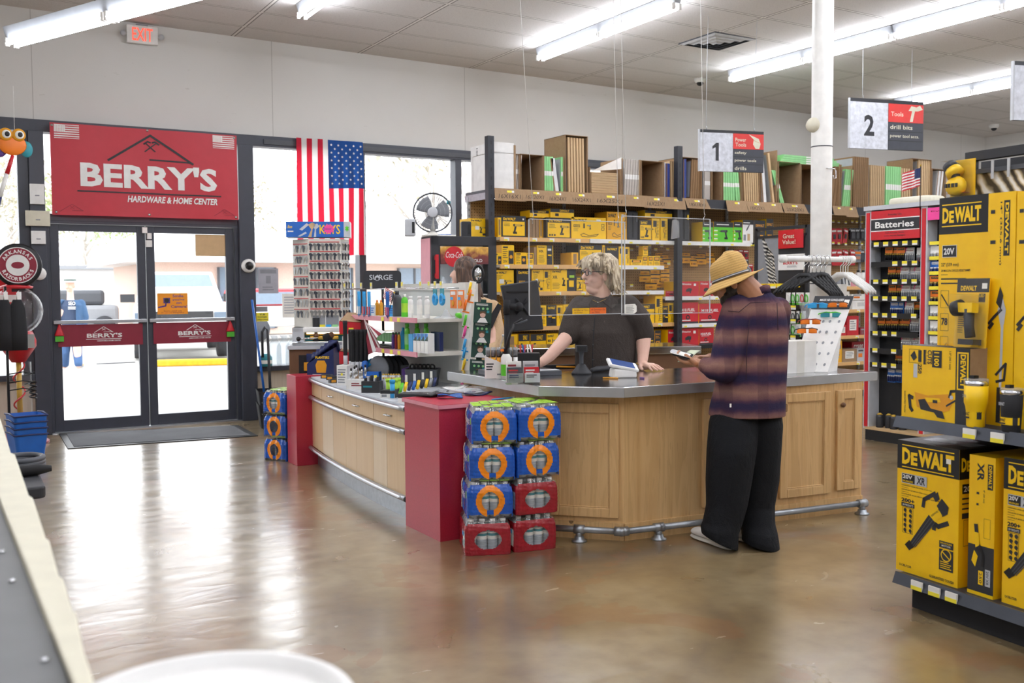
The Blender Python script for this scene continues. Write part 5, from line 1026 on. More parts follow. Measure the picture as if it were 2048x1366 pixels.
def cardbat(plane,px,py,w,h,kind,label,grp,yo=0.03):
    q = plane.at(px,py,yo); mb = MB()
    if kind == 'dur': mb.box(-w/2,0,-h,w/2,.004,0,'charcoal'); mb.box(-w/2,-.001,-h*.42,w/2,0,0,'orange'); mb.box(-w*.4,-.0015,-h*.2,w*.4,-.001,-h*.06,'black')
    elif kind == 'ene': mb.box(-w/2,0,-h,w/2,.004,0,'lightgrey'); mb.box(-w*.42,-.0015,-h*.35,w*.42,0,-h*.08,'white'); mb.box(-w/2,-.001,-h*.3,-w*.3,0,0,'pink')
    elif kind == 'ray': mb.box(-w/2,0,-h,w/2,.004,0,'blue'); mb.box(-w*.4,-.0015,-h*.25,w*.4,0,-h*.06,'white')
    else: mb.box(-w/2,0,-h,w/2,.004,0,'white'); mb.box(-w/2,-.001,-h,w/2,0,-h*.7,'red')
    n = 4
    for k in range(n): x = -w*.36+w*.24*k; mb.cyl((x,-.009,-h*.92),(x,-.009,-h*.48),w*.085,{'dur': 'black','ene': 'grey','ray': 'navy'}.get(kind,'grey'),7); mb.cyl((x,-.009,-h*.55),(x,-.009,-h*.45),w*.086,'gold' if kind == 'dur' else 'white',7)
    F = Face(mb,(-w/2,-.002,-h),(1,0,0),(0,0,1),w,h)
    if kind == 'dur': F.text('DURACELL',.15,.85,.07,'gold',1,.7,bold=.02)
    elif kind == 'ene': F.text('Energizer',.12,.72,.12,'deepred',1,.76,bold=.02)
    elif kind == 'ray': F.text('RAYOVAC',.15,.8,.09,'blue',1,.7,bold=.02)
    solo(mb,'battery_pack',label,'battery pack',grp,loc=plane.w(q.x,q.y,q.z),rz=plane.rz+R(rnd.uniform(-5,5)))
kn = {'dur': 'copper topped battery card','ene': 'silver battery card','ray': 'blue battery card','wht': 'white battery card'}
rows_ = [(495,[(1778,'dur'),(1790,'dur'),(1802,'dur'),(1820,'ene'),(1842,'wht')]),(534,[(1784,'dur'),(1797,'dur'),(1810,'ene'),(1826,'ene'),(1838,'ene')]),(570,[(1785,'dur'),(1799,'dur'),(1812,'ene'),(1826,'ene'),(1838,'ene')]),
    (604,[(1789,'ray'),(1800,'ray'),(1819,'ene'),(1836,'dur')]),(636,[(1763,'dur'),(1775,'dur'),(1790,'dur'),(1802,'dur'),(1812,'dur'),(1830,'ene')]),(672,[(1812,'ene'),(1826,'ene'),(1838,'ene')]),(706,[(1799,'dur'),(1806,'ene')]),(738,[(1783,'ray'),(1797,'ray')])]
for i,(y,it) in enumerate(rows_):
    for j,(px,kd) in enumerate(it):
        cardbat(BR,px,y,.085 if kd != 'ene' else .1,.125,kd,'%s on hook row %d of the battery rack, %s from left' % (kn[kd],i+1,ORD[j]),'carded batteries on the rack',.04+.01*(j % 2))
for j in range(9):
    y = 492+30*j; kd = ['wht','ray','dur','dur','wht','wht','wht','wht','wht'][j]; cardbat(BR,1876,y,.16,.12,kd,'%s right of the second red post, %s from the top' % (kn[kd],ORD[j]),'carded batteries right of the red post',.02)
    z = BR.at(1872,y-6,0).z; mb = MB(); mb.box(W1+.02,-.01,z-.015,W1+.2,.0,z+.015,'tag'); mb.build('price_label',br)
for j,px in enumerate((1762,1776,1790,1804)):
    q = BR.at(px,860,.05); mb = MB(); mb.lathe([(.033,0),(.034,.01),(.034,.1),(.03,.12)],'charcoal',n=12); mb.lathe([(.03,.12),(.012,.135)],'gold',n=10)
    solo(mb,'lantern_battery','dark lantern battery on the rack base, %s from the left' % ORD[j],'battery','lantern batteries',loc=BR.w(q.x,.03+.03*(j % 2),.12),bevel=0)
mb = MB(); mb.prism(rounded(.5,.3,.12),0,.07,'cream'); solo(mb,'folded_sack','cream cloth sack lying on top of the battery rack','sack',loc=BR.w(.3,.25,ZTOP+.042),rz=BR.rz,bevel=.03,seg=3)
def smallflag(loc,label,s=.2,rot=(0,0,0)):
    t_ = thing('stick_flag',label,'flag',loc); t_.rotation_euler = rot
    mb = MB(); mb.cyl((0,0,0),(0,0,s*1.5),.004,'black',6); mb.ball((0,0,s*1.5),.008,'gold',8,6); mb.build('stick',t_)
    mb = MB(); n = 13; H = s*.62
    for i in range(n):
        x0 = 0 if i < 6 else s*.42
        f = lambda u,z: (-u,.012*math.sin(u*40),z-.25*u)
        z0 = s*1.42-H*i/n if False else s*1.42-H*(n-1-i)/n
        P = [(u*s/6) for u in range(7)]
        for a,b in zip(P,P[1:]):
            mb.add([f(a,s*1.42-H*(i+1)/n),f(b,s*1.42-H*(i+1)/n),f(b,s*1.42-H*i/n),f(a,s*1.42-H*i/n)],[(0,1,2,3)],'navy' if (i < 7 and b < s*.45) else ('red' if i % 2 == 0 else 'white'))
    mb.build('flag_cloth',t_)
smallflag(BR.w(.56,-.04,zh1-.06),'small striped stick flag at the corner of the Batteries sign',.26)
# ---- drill bit end display with the Great Value sign
GV = Plane((7.7,7.97,0),-90)
gv = thing('end_display','black end display with drill bit poster and red value sign','shelving',GV.loc,GV.rz)
gx1 = GV.at(1614,447,0).x; gz1 = GV.at(1510,457,0).z
g0 = GV.at(1511,600,0).x; zb_ = GV.at(1560,568,0).z
mb = MB()
for x in (g0,gx1): mb.box(x-.022,0,zb_ if x == g0 else .1,x+.022,.04,gz1,'charcoal')
mb.box(g0,0,gz1-.03,gx1,.04,gz1,'charcoal'); mb.box(g0,0,gz1-.11,gx1,.03,gz1-.085,'charcoal'); mb.build('sign_frame',gv)
t = NT('bitposter'); w_ = t.n('ShaderNodeTexWave'); w_.inputs['Scale'].default_value = 9; w_.inputs['Distortion'].default_value = 3; mp = t.n('ShaderNodeMapping'); mp.inputs['Rotation'].default_value = (0,R(60),0); tc = t.n('ShaderNodeTexCoord'); t.l(tc,mp,3,0); t.l(mp,w_)
t.bsdf(t.ramp(w_.outputs['Fac'],[(.2,'#2b2825'),(.5,'#7d766a'),(.8,'#d9d3c6')]),.35); MAT['bitposter'] = t.m
xm = GV.at(1557,500,.01).x
mb = MB(); mb.box(g0+.02,.01,zb_,xm,.015,gz1-.11,'grey'); F = Face(mb,(g0+.02,.0095,zb_),(1,0,0),(0,0,1),xm-g0-.02,gz1-.11-zb_)
for k in range(3):
    pts = [(.28+.2*k-.1*k,.98-.1*k),(.5+.12*k,.6),(.6+.13*k,.0)]
    F.line(pts,.028,'bitposter',1)
    for i in range(22):
        v = i/21; x = .28+.1*k+(.32+.03*k)*min(1,v*1.1)+.0; y = .97-.1*k-v*(.95-.1*k); F.poly([(x-.08,y),(x+.08,y-.05),(x+.08,y-.025),(x-.08,y+.02)],'offwhite' if i % 2 else 'charcoal',2)
mb.build('poster',gv)
za,zc_ = GV.at(1590,459,0).z,GV.at(1590,496,0).z
mb = MB(); n = 8
mb.grid(lambda u,v: (xm+.005+(gx1-.045-xm)*u,.0-.02*math.sin(math.pi*u*.9),zc_+(za-zc_)*v),8,2,'red')
F = Face(mb,(xm+.005,-.026,zc_),(1,0,0),(0,0,1),gx1-.05-xm,za-zc_); F.text('Great',.26,.54,.24,'cream',1,.45,bold=.01); F.text('Value!',.24,.22,.24,'cream',1,.52,bold=.01); mb.build('value_sign',gv)
z1_,z2_ = GV.at(1585,508,0).z,GV.at(1585,540,0).z
mb = MB(); mb.box(xm,.01,zb_,gx1,.02,gz1-.1,'charcoal'); mb.box(xm+.005,.0,z2_,gx1-.03,.01,z1_,'white'); F = Face(mb,(xm+.005,-.001,z2_),(1,0,0),(0,0,1),gx1-.035-xm,z1_-z2_); F.text("BERRY'S",.2,.35,.2,'red',1,.55,bold=.03); F.fine(.35,.15,.8,.28,2,'darkgrey',1,.3); mb.build('store_sign',gv)
mb = MB(); mb.box(g0-.0,.03,.1,gx1+.0,.08,zb_,'black'); mb.build('peg_back',gv); mb = MB(); mb.box(g0,0,0,gx1,.45,.1,'black'); mb.build('base_deck',gv)
for y in (571,613,640,672,700):
    q = GV.at(1560,y,-.1); mb = MB(); mb.box(g0,-.1,q.z-.02,gx1,-.09,q.z+.02,'yellow' if y == 571 else 'black'); o = mb.build('price_bar',gv)
    for k in range(7): x = g0+.04+(gx1-g0-.06)*k/7; mb = MB(); mb.box(x,-.102,q.z-.03,x+.07,-.1,q.z+.012,'white'); mb.box(x,-.103,q.z-.008,x+.07,-.102,q.z+.012,'tag'); mb.build('price_label',o)
k = 0
for y,it in ((585,('white','green','green','red','green')),(622,('green','charcoal','charcoal','lime')),(648,('charcoal','green','lightgrey')),(682,('sky','red','purple'))):
    for j,m in enumerate(it):
        px = 1578+j*9; q = GV.at(px,y,-.08); mb = MB(); mb.box(-.04,0,-.13,.04,.004,0,'white'); mb.box(-.04,-.001,-.13,.04,0,-.105,'green')
        mb.tube([(.018*math.cos(a)-.003*math.sin(a),-.008,-.06+.038*math.sin(a)) for a in [2*math.pi*i/12 for i in range(13)]],.005,m,6,False)
        k += 1; solo(mb,'carabiner_pack','%s clip on a card below the drill bit poster, row %d, %s from left' % (m,(585,622,648,682).index(y)+1,ORD[j]),'clip pack','carded clips below the poster',loc=GV.w(q.x,q.y,q.z),rz=GV.rz)
q = GV.at(1590,625,-.3); mb = MB(); mb.grid(lambda u,v: ((u-.5)*.17+.1*v-.05,.03*math.sin(u*9+v*5),.38*(1-v)-.28),10,8,'hazyplastic'); solo(mb,'strap_bag','clear bag of straps hung under the drill bit poster behind the customer','bag',loc=GV.w(q.x,-.12,q.z),rz=GV.rz,solid=.004)
# ---- aisle signs
def aisle(c0,c1,z0,z1,num,head,lines,icon,label,hooks):
    a,b = Vector(c0),Vector(c1); d = b-a; w = math.hypot(d.x,d.y); rz = math.atan2(d.y,d.x); h = z1-z0
    t_ = thing('aisle_sign',label,'sign',(a.x,a.y,z0),rz,'hanging aisle signs')
    mb = MB(); mb.box(0,-.012,0,w,.012,h,'charcoal'); mb.box(-.012,-.012,0,0,.012,h,'lightgrey'); mb.build('board',t_)
    mb = MB(); F = Face(mb,(0,-.0125,0),(1,0,0),(0,0,1),w,h); F.rect(.0,.0,.51,.93,'dimple',1); F.rect(.515,.56,1,.93,'signred',1)
    F.text(num,.255,.26,.42,'charcoal',2,.14,'c',.03) if num != '1' else F.poly([(.24,.26),(.29,.26),(.29,.69),(.25,.69),(.19,.6),(.19,.54),(.24,.58)],'charcoal',2)
    for k in range(3): F.rect(.515,.01+.185*k,1,.18+.185*k,'slate',1)
    for k,s in enumerate(lines): F.text(s,.54,.42-.185*k,.085,'cream',2,min(.4,.031*len(s)))
    for k,s in enumerate(head): F.text(s,.55,(.68 if len(head) == 1 else .74-.12*k),.09,'cream',2,.034*len(s),bold=.01)
    if icon == 'hammer': F.poly([(.79,.8),(.83,.9),(.9,.88),(.95,.92),(.99,.84),(.92,.8),(.88,.8),(.85,.58),(.81,.58),(.84,.8)],'cream',2)
    elif icon == 'bit': F.poly([(.76,.92),(.84,.8),(.83,.68),(.87,.58),(.93,.58),(.95,.7),(.92,.82),(.86,.86)],'cream',2); F.line([(.84,.78),(.93,.72)],.006,'tan',3)
    mb.build('lettering',t_)
    for x,yoff in hooks:
        mb = MB(); top_ = zc(a.x)-z0; mb.tube([(x*w,0,h),(x*w+yoff*.3,0,h+(top_-h)*.5),(x*w+yoff,0,top_)],.0025,'lightgrey',5); mb.tube([(x*w,0,h-.005),(x*w+.012,0,h+.02),(x*w,0,h+.04)],.003,'chrome',5); mb.build('hanging_wire',t_)
mat('dimple','#c9ccd3',.5,var=.18,ns=26,bump=.4); mat('signred','#d8342f',.4); mat('slate','#3d4048',.5)
p0,p1 = atW(1399,300,10.1),atW(1526,300,10.3); z0,z1 = atW(1399,342,10.1).z,atW(1399,259,10.1).z
aisle((p0.x,p0.y),(p1.x,p1.y),z0,z1,'1',('Power','Tools'),('safety','power tools','drills'),'bit','hanging aisle 1 sign for power tools above the filter cartons',((.1,.02),(.85,.03)))
q0 = atZ(1722,88,zc(9.4)); w0 = (q0-EYE).dot(_f); p0,p1 = atW(1699,250,w0),atW(1845,250,w0+.3); z0,z1 = atW(1699,296,w0).z,atW(1699,196,w0).z
aisle((p0.x,p0.y),(p1.x,p1.y),z0,z1,'2',('Tools',),('drill bits','power tool accs.',''),'hammer','hanging aisle 2 sign for tools above the battery rack',((.17,.0),(.84,.0)))
p0,p1 = atW(2026,180,7.6),atW(2200,180,7.8); z0,z1 = atW(2026,240,7.6).z,atW(2026,123,7.6).z
aisle((p0.x,p0.y),(p1.x,p1.y),z0,z1,'3',(),(),'','hanging aisle sign cut off by the right picture edge',((.3,0),))
# ---- white post with hanger rail
PX,PY = 5.872,5.35
mb = MB(); mb.lathe([(.078,0),(.078,4.195)],'postwhite',n=24); struct_o = solo(mb,'white_post','round white steel post rising to the ceiling behind the counter','post',loc=(PX,PY,0));
mb = MB(); mb.box(-.11,-.11,0,.11,.11,.02,'grey'); mb.build('base_plate',struct_o)
for z in (1.61,1.47,2.5): mb = MB(); mb.lathe([(.080,z),(.0815,z+.004),(.080,z+.008)],'darkgrey',n=20,cap=False); mb.build('cable_tie',struct_o)
mb = MB(); q = atW(1676,345,7.55)-Vector((PX,PY,0)); mb.tube([(-.04,-.08,q.z+.02),(.05,-.085,q.z+.02),(.055,-.09,q.z),(.05,-.095,q.z-.05),(.03,-.095,q.z-.055),(.02,-.095,q.z-.03)],.003,'chrome',5); mb.build('wire_hook',struct_o)
q = atW(1628,252,7.5); mb = MB(); mb.lathe([(.055,0),(.058,.02),(.045,.05),(.02,.06)],'cream',n=18); solo(mb,'alarm_bell','cream round sounder fixed on the left side of the white post','sounder',loc=(q.x,q.y,q.z),rot=(R(70),0,R(-60)))
hr = thing('hanger_rail','white plastic pipe rail tied across the white post','rail',(PX,PY-.1,1.655))
d = Vector((.87,-.05,0)).normalized(); mb = MB(); mb.cyl(-d*.47,d*.2,.021,'white',14); mb.build('pipe',hr)
for s_ in (-.48,.2): mb = MB(); mb.cyl(d*(s_-.01),d*(s_+.03),.029,'white',14); mb.build('end_cap',hr)
def hanger(loc,rz,m,label,grp,s=1.,tilt=0):
    t_ = thing('clothes_hanger',label,'hanger',loc,rz,grp); t_.rotation_euler = (0,R(tilt),rz)
    mb = MB(); mb.tube([(.0,0,-.12*s),(0,0,-.05),(.022,0,-.03),(.026,0,0),(.015,0,.022),(-.006,0,.026),(-.02,0,.012)],.0035,'chrome' if m == 'black' else 'white',6); mb.build('hook',t_)
    mb = MB(); n = 14; L = .215*s
    top_ = []; bot = []
    for i in range(n+1):
        u = -1+2*i/n; a = abs(u); zt_ = -.10*s-.16*s*(max(0,a-.12)**1.05)-(.0 if a < .95 else .012); th = .03*s*(1-.45*a)+.012
        top_.append((u*L,zt_)); bot.append((u*L,zt_-th))
    for y in (0,):
        P = top_+bot[::-1]
        for i in range(n):
            a,b,c,e = top_[i],top_[i+1],bot[i+1],bot[i]; v = [(a[0],-.011,a[1]),(b[0],-.011,b[1]),(c[0],-.007,c[1]),(e[0],-.007,e[1]),(a[0],.011,a[1]),(b[0],.011,b[1]),(c[0],.007,c[1]),(e[0],.007,e[1])]
            mb.add(v,[(0,3,2,1),(4,5,6,7),(0,1,5,4),(3,7,6,2)]+([(0,4,7,3)] if i == 0 else [])+([(1,2,6,5)] if i == n-1 else []),m,True)
    mb.build('shoulders',t_)
for i in range(6):
    p = Vector((PX,PY-.1,1.655))+d*(-.26+.034*i); hanger((p.x-.0,p.y-.01*i,p.z-.0),R(-30+3*i),'black','black plastic hanger on the white rail, %s from the left' % ORD[i],'black hangers',1.02,3+2*i)
for i in range(4):
    p = Vector((PX,PY-.1,1.655))+d*(.1+.025*i); hanger((p.x,p.y,p.z),R(-70+5*i),'white','white plastic hanger right of the white post, %s from the post' % ORD[i],'white hangers',.95)
q = atW(1676,582,7.2); mb = MB(); mb.prism([(-.05,-.1),(.05,-.1),(.055,.1),(-.05,.1)],-.012,.012,'white'); solo(mb,'white_bag','white paper sheet hung at the right side of the white post','paper',loc=(PX+.12,PY-.09,q.z-.05),rot=(R(90),0,0))
# ================================================================ people
def capsule(mb,a,b,r0,r1,m='skin',n=14):
    a,b = Vector(a),Vector(b); d = (b-a); L = d.length
    if L < 1e-6: return mb.ball(a,r0,m)
    z = d.normalized(); x = z.orthogonal().normalized(); y = z.cross(x); P = []
    for i in range(5): t_ = math.pi/2*i/4; P.append((a-z*r0*math.cos(t_),r0*math.sin(t_)+1e-4))
    for i in range(5): t_ = math.pi/2*i/4; P.append((b+z*r1*math.sin(t_),r1*math.cos(t_)+1e-4))
    return mb.loft([(c,x*r,y*r) for c,r in P],m,n)
def chain(mb,pts,rs,m='skin'):
    for i in range(len(pts)-1): capsule(mb,pts[i],pts[i+1],rs[i],rs[i+1],m)
def fuse(mb,name,parent,mname,voxel=.006,smooth=4,fac=.5):
    """turn overlapping volumes into one continuous skin"""
    me = bpy.data.meshes.new('tmp'); me.from_pydata(mb.v,[],mb.f); me.update()
    o = bpy.data.objects.new('tmp',me); COL.objects.link(o)
    r = o.modifiers.new('r','REMESH'); r.mode = 'VOXEL'; r.voxel_size = voxel; r.use_smooth_shade = True
    if smooth: s = o.modifiers.new('s','SMOOTH'); s.iterations = smooth; s.factor = fac
    dg = bpy.context.evaluated_depsgraph_get(); m2 = bpy.data.meshes.new_from_object(o.evaluated_get(dg)); bpy.data.objects.remove(o); bpy.data.meshes.remove(me)
    m2.materials.clear(); m2.materials.append(MAT[mname]); m2.polygons.foreach_set('use_smooth',[True]*len(m2.polygons))
    q = bpy.data.objects.new(name,m2); m2.name = name; COL.objects.link(q); q.parent = parent; return q
def ell(mb,c,r,rot=None,n=18,k=12):
    M0 = mb.M; mb.M = M0 @ Matrix.Translation(Vector(c)) @ (rot.to_4x4() if rot is not None else Matrix.Identity(4)); mb.ball((0,0,0),r,'skin',n,k); mb.M = M0
def skinmat(name,a,b,cheek):
    t = NT(name); n = t.noise(14,5); n2 = t.noise(300,2); bs = t.bsdf(t.mix(n,lin(a),lin(b)),.5,0,n2,.12,.002); bs.inputs['Subsurface Weight'].default_value = .08; bs.inputs['Subsurface Radius'].default_value = (.01,.004,.002); MAT[name] = t.m
skinmat('skin','#d8a58c','#e6b9a0','#d98'); skinmat('skinwarm','#b07a5c','#c2906f','#b65'); skinmat('skinpale','#d6a894','#e2bba8','#d98')
def hairmat(name,stops,sc):
    t = NT(name); n = t.noise(22,6,sc,dist=.4); t.bsdf(t.ramp(n,stops),.45,0,n,.6,.01); MAT[name] = t.m
hairmat('hairblonde',[(.3,'#6e5d49'),(.48,'#a8967a'),(.62,'#cfc0a2'),(.8,'#e6dcc6')],(2.2,2.2,.45)); hairmat('hairbrown',[(.3,'#2e2019'),(.55,'#553c2c'),(.8,'#8a6a4e')],(3,3,.25)); hairmat('beard',[(.3,'#0d0a09'),(.7,'#241a15')],(3,3,3))
def clothmat(name,a,b,sc=160):
    t = NT(name); n = t.noise(5,5); w = t.noise(sc,2); f = t.noise(11,4,(1,1,.6),dist=1.2); c = t.mix(n,lin(a),lin(b)); c = t.mix(t.math('MULTIPLY',w,.18),c,lin(a)); t.bsdf(c,.85,0,t.math('ADD',f,t.math('MULTIPLY',w,.25)),.5,.025,spec=.25); MAT[name] = t.m
clothmat('brownshirt','#352f2c','#4a423d'); clothmat('blackcloth','#0f1013','#191b1f'); clothmat('denim','#2d4767','#4a6a8e'); clothmat('denimdark','#42556f','#5d7187'); clothmat('tansweater','#b99a76','#cbae8b'); clothmat('navyshirt','#2f3b52','#414f68'); clothmat('jeans','#34507a','#4c6a94')
# ---------------- cashier behind the counter
wo = thing('person','grey-blonde cashier with glasses in a brown short-sleeved shirt behind the counter','person',(4.0,5.62,0))
o0 = wo.location.copy(); WD0 = 6.85
def wp(px,py,dw=0.): return atW(px,py,WD0+dw)-o0
RX,UZ,FW = _r,Vector((0,0,1)),Vector((_f.x,_f.y,0)).normalized()
mb = MB()
hc = wp(1197,548,.0)
left = -RX
Rm = Matrix((( -RX.x,FW.x,0),(-RX.y,FW.y,0),(0,0,1)))   # local x = face direction to picture left
fd = (left*.93-FW*.36).normalized(); sd = Vector((-fd.y,fd.x,0)); HR = Matrix(((fd.x,sd.x,0),(fd.y,sd.y,0),(0,0,1)))
H = lambda x,y,z: hc+HR @ Vector((x,y,z))
ell(mb,H(-.015,0,.03),(.1,.078,.112),HR); ell(mb,H(.02,0,-.045),(.078,.062,.085),HR); ell(mb,H(.055,0,-.1),(.038,.036,.034),HR)   # skull, face, chin
capsule(mb,H(.09,0,.012),H(.112,0,-.022),.011,.016); ell(mb,H(.092,.018,-.028),(.012,.01,.009),HR); ell(mb,H(.092,-.018,-.028),(.012,.01,.009),HR)
ell(mb,H(.08,0,-.058),(.02,.026,.009),HR); ell(mb,H(.078,0,-.072),(.018,.024,.009),HR); ell(mb,H(.075,0,.022),(.022,.055,.012),HR)
for s_ in (-1,1): ell(mb,H(.055,s_*.04,-.035),(.03,.026,.03),HR); ell(mb,H(-.01,s_*.08,-.02),(.018,.01,.03),HR)
capsule(mb,H(-.02,0,-.07),wp(1205,612,.02),.058,.07); ell(mb,H(.03,0,-.115),(.05,.045,.03),HR)
sR,sL = wp(1153,626,.05),wp(1266,624,-.05)
chain(mb,[sR,wp(1136,672,-.08),wp(1100,712,-.22),wp(1083,725,-.26)],[.062,.052,.038,.03])
chain(mb,[sL,wp(1287,672,-.02),wp(1286,712,-.08),wp(1284,731,-.12)],[.064,.055,.038,.031])
ell(mb,wp(1208,690,.05),(.19,.13,.25),HR); capsule(mb,wp(1185,800,.06),wp(1185,1010,.06),.09,.06); capsule(mb,wp(1235,800,.06),wp(1235,1010,.06),.09,.06)
# hand spread on the counter: palm, four fingers, thumb
def hand(mb,wrist,palm,tips,thumb,r=.0085,pr=.026):
    """wrist -> palm centre; tips = four (knuckle, mid, tip) chains; thumb = chain from the palm side"""
    w,p = Vector(wrist),Vector(palm); capsule(mb,w,w.lerp(p,.6),.027,pr)
    k = [Vector(t_[0]) for t_ in tips]
    for q in k: capsule(mb,w.lerp(p,.55),q,pr*.72,.0125)
    for q,q2 in zip(k,k[1:]): capsule(mb,q,q2,.012,.012)
    for i,t_ in enumerate(tips): chain(mb,t_,[r*1.2,r*1.08,r*.95,r*.82][:len(t_)])
    chain(mb,thumb,[r*1.7,r*1.4,r*1.15,r*.95][:len(thumb)])
zt = .895; W0 = wp(1284,731,-.12); base = Vector((W0.x,W0.y,zt+.03)); hd = (RX*.62-FW*.78).normalized(); hs = Vector((-hd.y,hd.x,0))
def hp(f,s,z): return base+hd*f+hs*s+Vector((0,0,z))
tips = [[hp(.075,s*1.0,.008),hp(.105,s*1.25,.002),hp(.105+l*.5,s*1.4,-.012),hp(.105+l,s*1.5,-.02)] for s,l in ((.033,.045),(.011,.055),(-.011,.052),(-.033,.035))]
hand(mb,W0,hp(.05,0,.008),tips,[hp(.015,-.03,0),hp(.04,-.055,-.008),hp(.065,-.065,-.018)])
w2 = wp(1083,725,-.26); d2 = (left*.7-FW*.3-Vector((0,0,.55))).normalized(); s2 = d2.cross(Vector((0,0,1))).normalized()
tips = [[w2+d2*.075+s2*s,w2+d2*.105+s2*s*1.1,w2+d2*.13+s2*s*1.1-Vector((0,0,.012)),w2+d2*.15+s2*s-Vector((0,0,.03))] for s in (-.03,-.01,.011,.031)]
hand(mb,w2,w2+d2*.05,tips,[w2+d2*.02+s2*.03,w2+d2*.05+s2*.05,w2+d2*.075+s2*.045])
body = fuse(mb,'body',wo,'skinpale',.0045,3)
# shirt
mb = MB()
def ring(px0,px1,py,dep,dw=0.):
    a,b = wp(px0,py,dw),wp(px1,py,dw); c = (a+b)/2; return (c,(b-a)/2,FW*dep)
rings = [ring(1180,1232,592,.07,.03),ring(1160,1255,600,.09,.03),ring(1144,1274,610,.115,.02),ring(1142,1276,636,.135,.01),ring(1147,1272,665,.155,-.01),ring(1150,1272,690,.165,.0),ring(1150,1274,720,.175,.01),ring(1149,1277,750,.18,.01),ring(1149,1280,790,.18,.02),ring(1152,1282,830,.17,.02)]
mb.loft(rings,'skin',32)
chain(mb,[wp(1160,614,.05),wp(1150,636,.0),wp(1139,668,-.06)],[.078,.086,.078]); chain(mb,[wp(1256,612,-.04),wp(1273,636,-.04),wp(1284,662,-.02)],[.08,.09,.082])
for px in (1180,1232): ell(mb,wp(px,668,-.075),(.08,.06,.08))
sh = fuse(mb,'brown_shirt',wo,'brownshirt',.006,6)
mb = MB()
for P in (((1188,592),(1177,608),(1181,619),(1196,606)),((1205,603),(1224,618),(1237,606),(1222,588))):
    mb.ext([wp(x,y,-.12 if i in (1,2) else -.08) for i,(x,y) in enumerate(P)],FW*.012,'brownshirt')
mb.build('collar',sh,bevel=.003)
mb = MB(); mb.tube([wp(1195,612,-.135),wp(1189,640,-.185),wp(1186,690,-.195),wp(1184,750,-.2)],.004,'softblack',5); mb.build('button_placket',sh)
for py in (660,690,720): mb = MB(); c = wp(1186,py,-.202); mb.cyl(c-FW*.004,c,.006,'charcoal',10); mb.build('button',sh)
# hair
mb = MB()
ell(mb,H(-.03,0,.045),(.112,.095,.095),HR); ell(mb,H(-.07,0,-.01),(.08,.092,.12),HR)
rr = random.Random(3)
for i in range(230):
    a = rr.uniform(-2.75,2.75); q = abs(a); bx = -.03-.1*math.cos(a)*.9*(1 if q < 1.6 else 1); by = .094*math.sin(a)
    if q > 2.0: st = H(.03+.045*rr.random(),.075*math.sin(a)+rr.uniform(-.02,.02),.115)
    else: st = H(-.03-.05*math.cos(a),by*.6,.135)
    L = rr.uniform(.17,.25) if q < 1.45 else rr.uniform(.05,.09) if q < 2 else rr.uniform(.02,.04)
    out = HR @ Vector((-math.cos(a)*.8 if q < 1.9 else -math.cos(a)*.55,math.sin(a),0)); out.normalize(); w_ = rr.uniform(-.02,.02)
    p1 = st+out*(rr.uniform(.035,.05) if q < 1.8 else .02)-Vector((0,0,.04 if q < 2 else .015)); p2 = p1+out*.02-Vector((0,0,L*.45))+HR @ Vector((w_,w_,0)); p3 = p2+out*rr.uniform(-.005,.03)-Vector((0,0,L*.4)); p4 = p3+out*rr.uniform(.0,.03)-Vector((0,0,.025))
    r0 = rr.uniform(.004,.0075); chain(mb,[st,p1,p2,p3,p4],[r0*1.2,r0*1.3,r0*1.2,r0,r0*.5])
for i in range(34):
    y = -.075+.15*i/33; st = H(.0,y*.6,.138); chain(mb,[st,H(.06,y*.8,.118),H(.084+rr.uniform(-.004,.006),y*.95,.085-abs(y)*.1),H(.09,y*1.05,.052+rr.uniform(-.016,.008)-abs(y)*.35)],[.011,.009,.007,.004])
fuse(mb,'hair',wo,'hairblonde',.0034,1)
# glasses, eyes, lips, bracelet, necklace
gl = MB()
for s_ in (-1,1):
    c = H(.103,s_*.033,.008); gl.tube([c+HR @ Vector((0,.026*math.cos(t_),.02*math.sin(t_))) for t_ in [2*math.pi*i/16 for i in range(17)]],.003,'black',6,False); gl.tube([H(.1,s_*.06,.014),H(.04,s_*.078,.016),H(-.015,s_*.082,.01)],.003,'black',6)
gl.tube([H(.106,-.008,.01),H(.11,0,.013),H(.106,.008,.01)],.0025,'black',6); gl.build('eyeglasses',wo)
for s_ in (-1,1):
    e = MB(); e.ball(H(.078,s_*.032,.006),.0125,'paper',12,8); e.ball(H(.0865,s_*.032,.006),.006,'navy',10,8); e.build('eye',wo)
mat('lips','#b9736b',.4); mb = MB(); mb.tube([H(.082,-.027,-.066),H(.0955,-.012,-.0635),H(.098,0,-.065),H(.0955,.012,-.0635),H(.082,.027,-.066)],[.002,.005,.0055,.005,.002],'lips',8); mb.build('mouth',wo)
mb = MB(); c = wp(1284,727,-.12); mb.tube([c+RX*.036*math.cos(t_)+FW*.036*math.sin(t_)+Vector((0,0,.008*math.sin(t_))) for t_ in [2*math.pi*i/18 for i in range(19)]],.003,'gold',6,False); mb.build('bracelet',wo)
mb = MB(); mb.tube([wp(1185,600,-.1),wp(1196,605,-.13),wp(1212,598,-.1)],.0012,'gold',5); mb.ball(wp(1196,605,-.132),.004,'chrome',8,6); mb.build('necklace',wo)
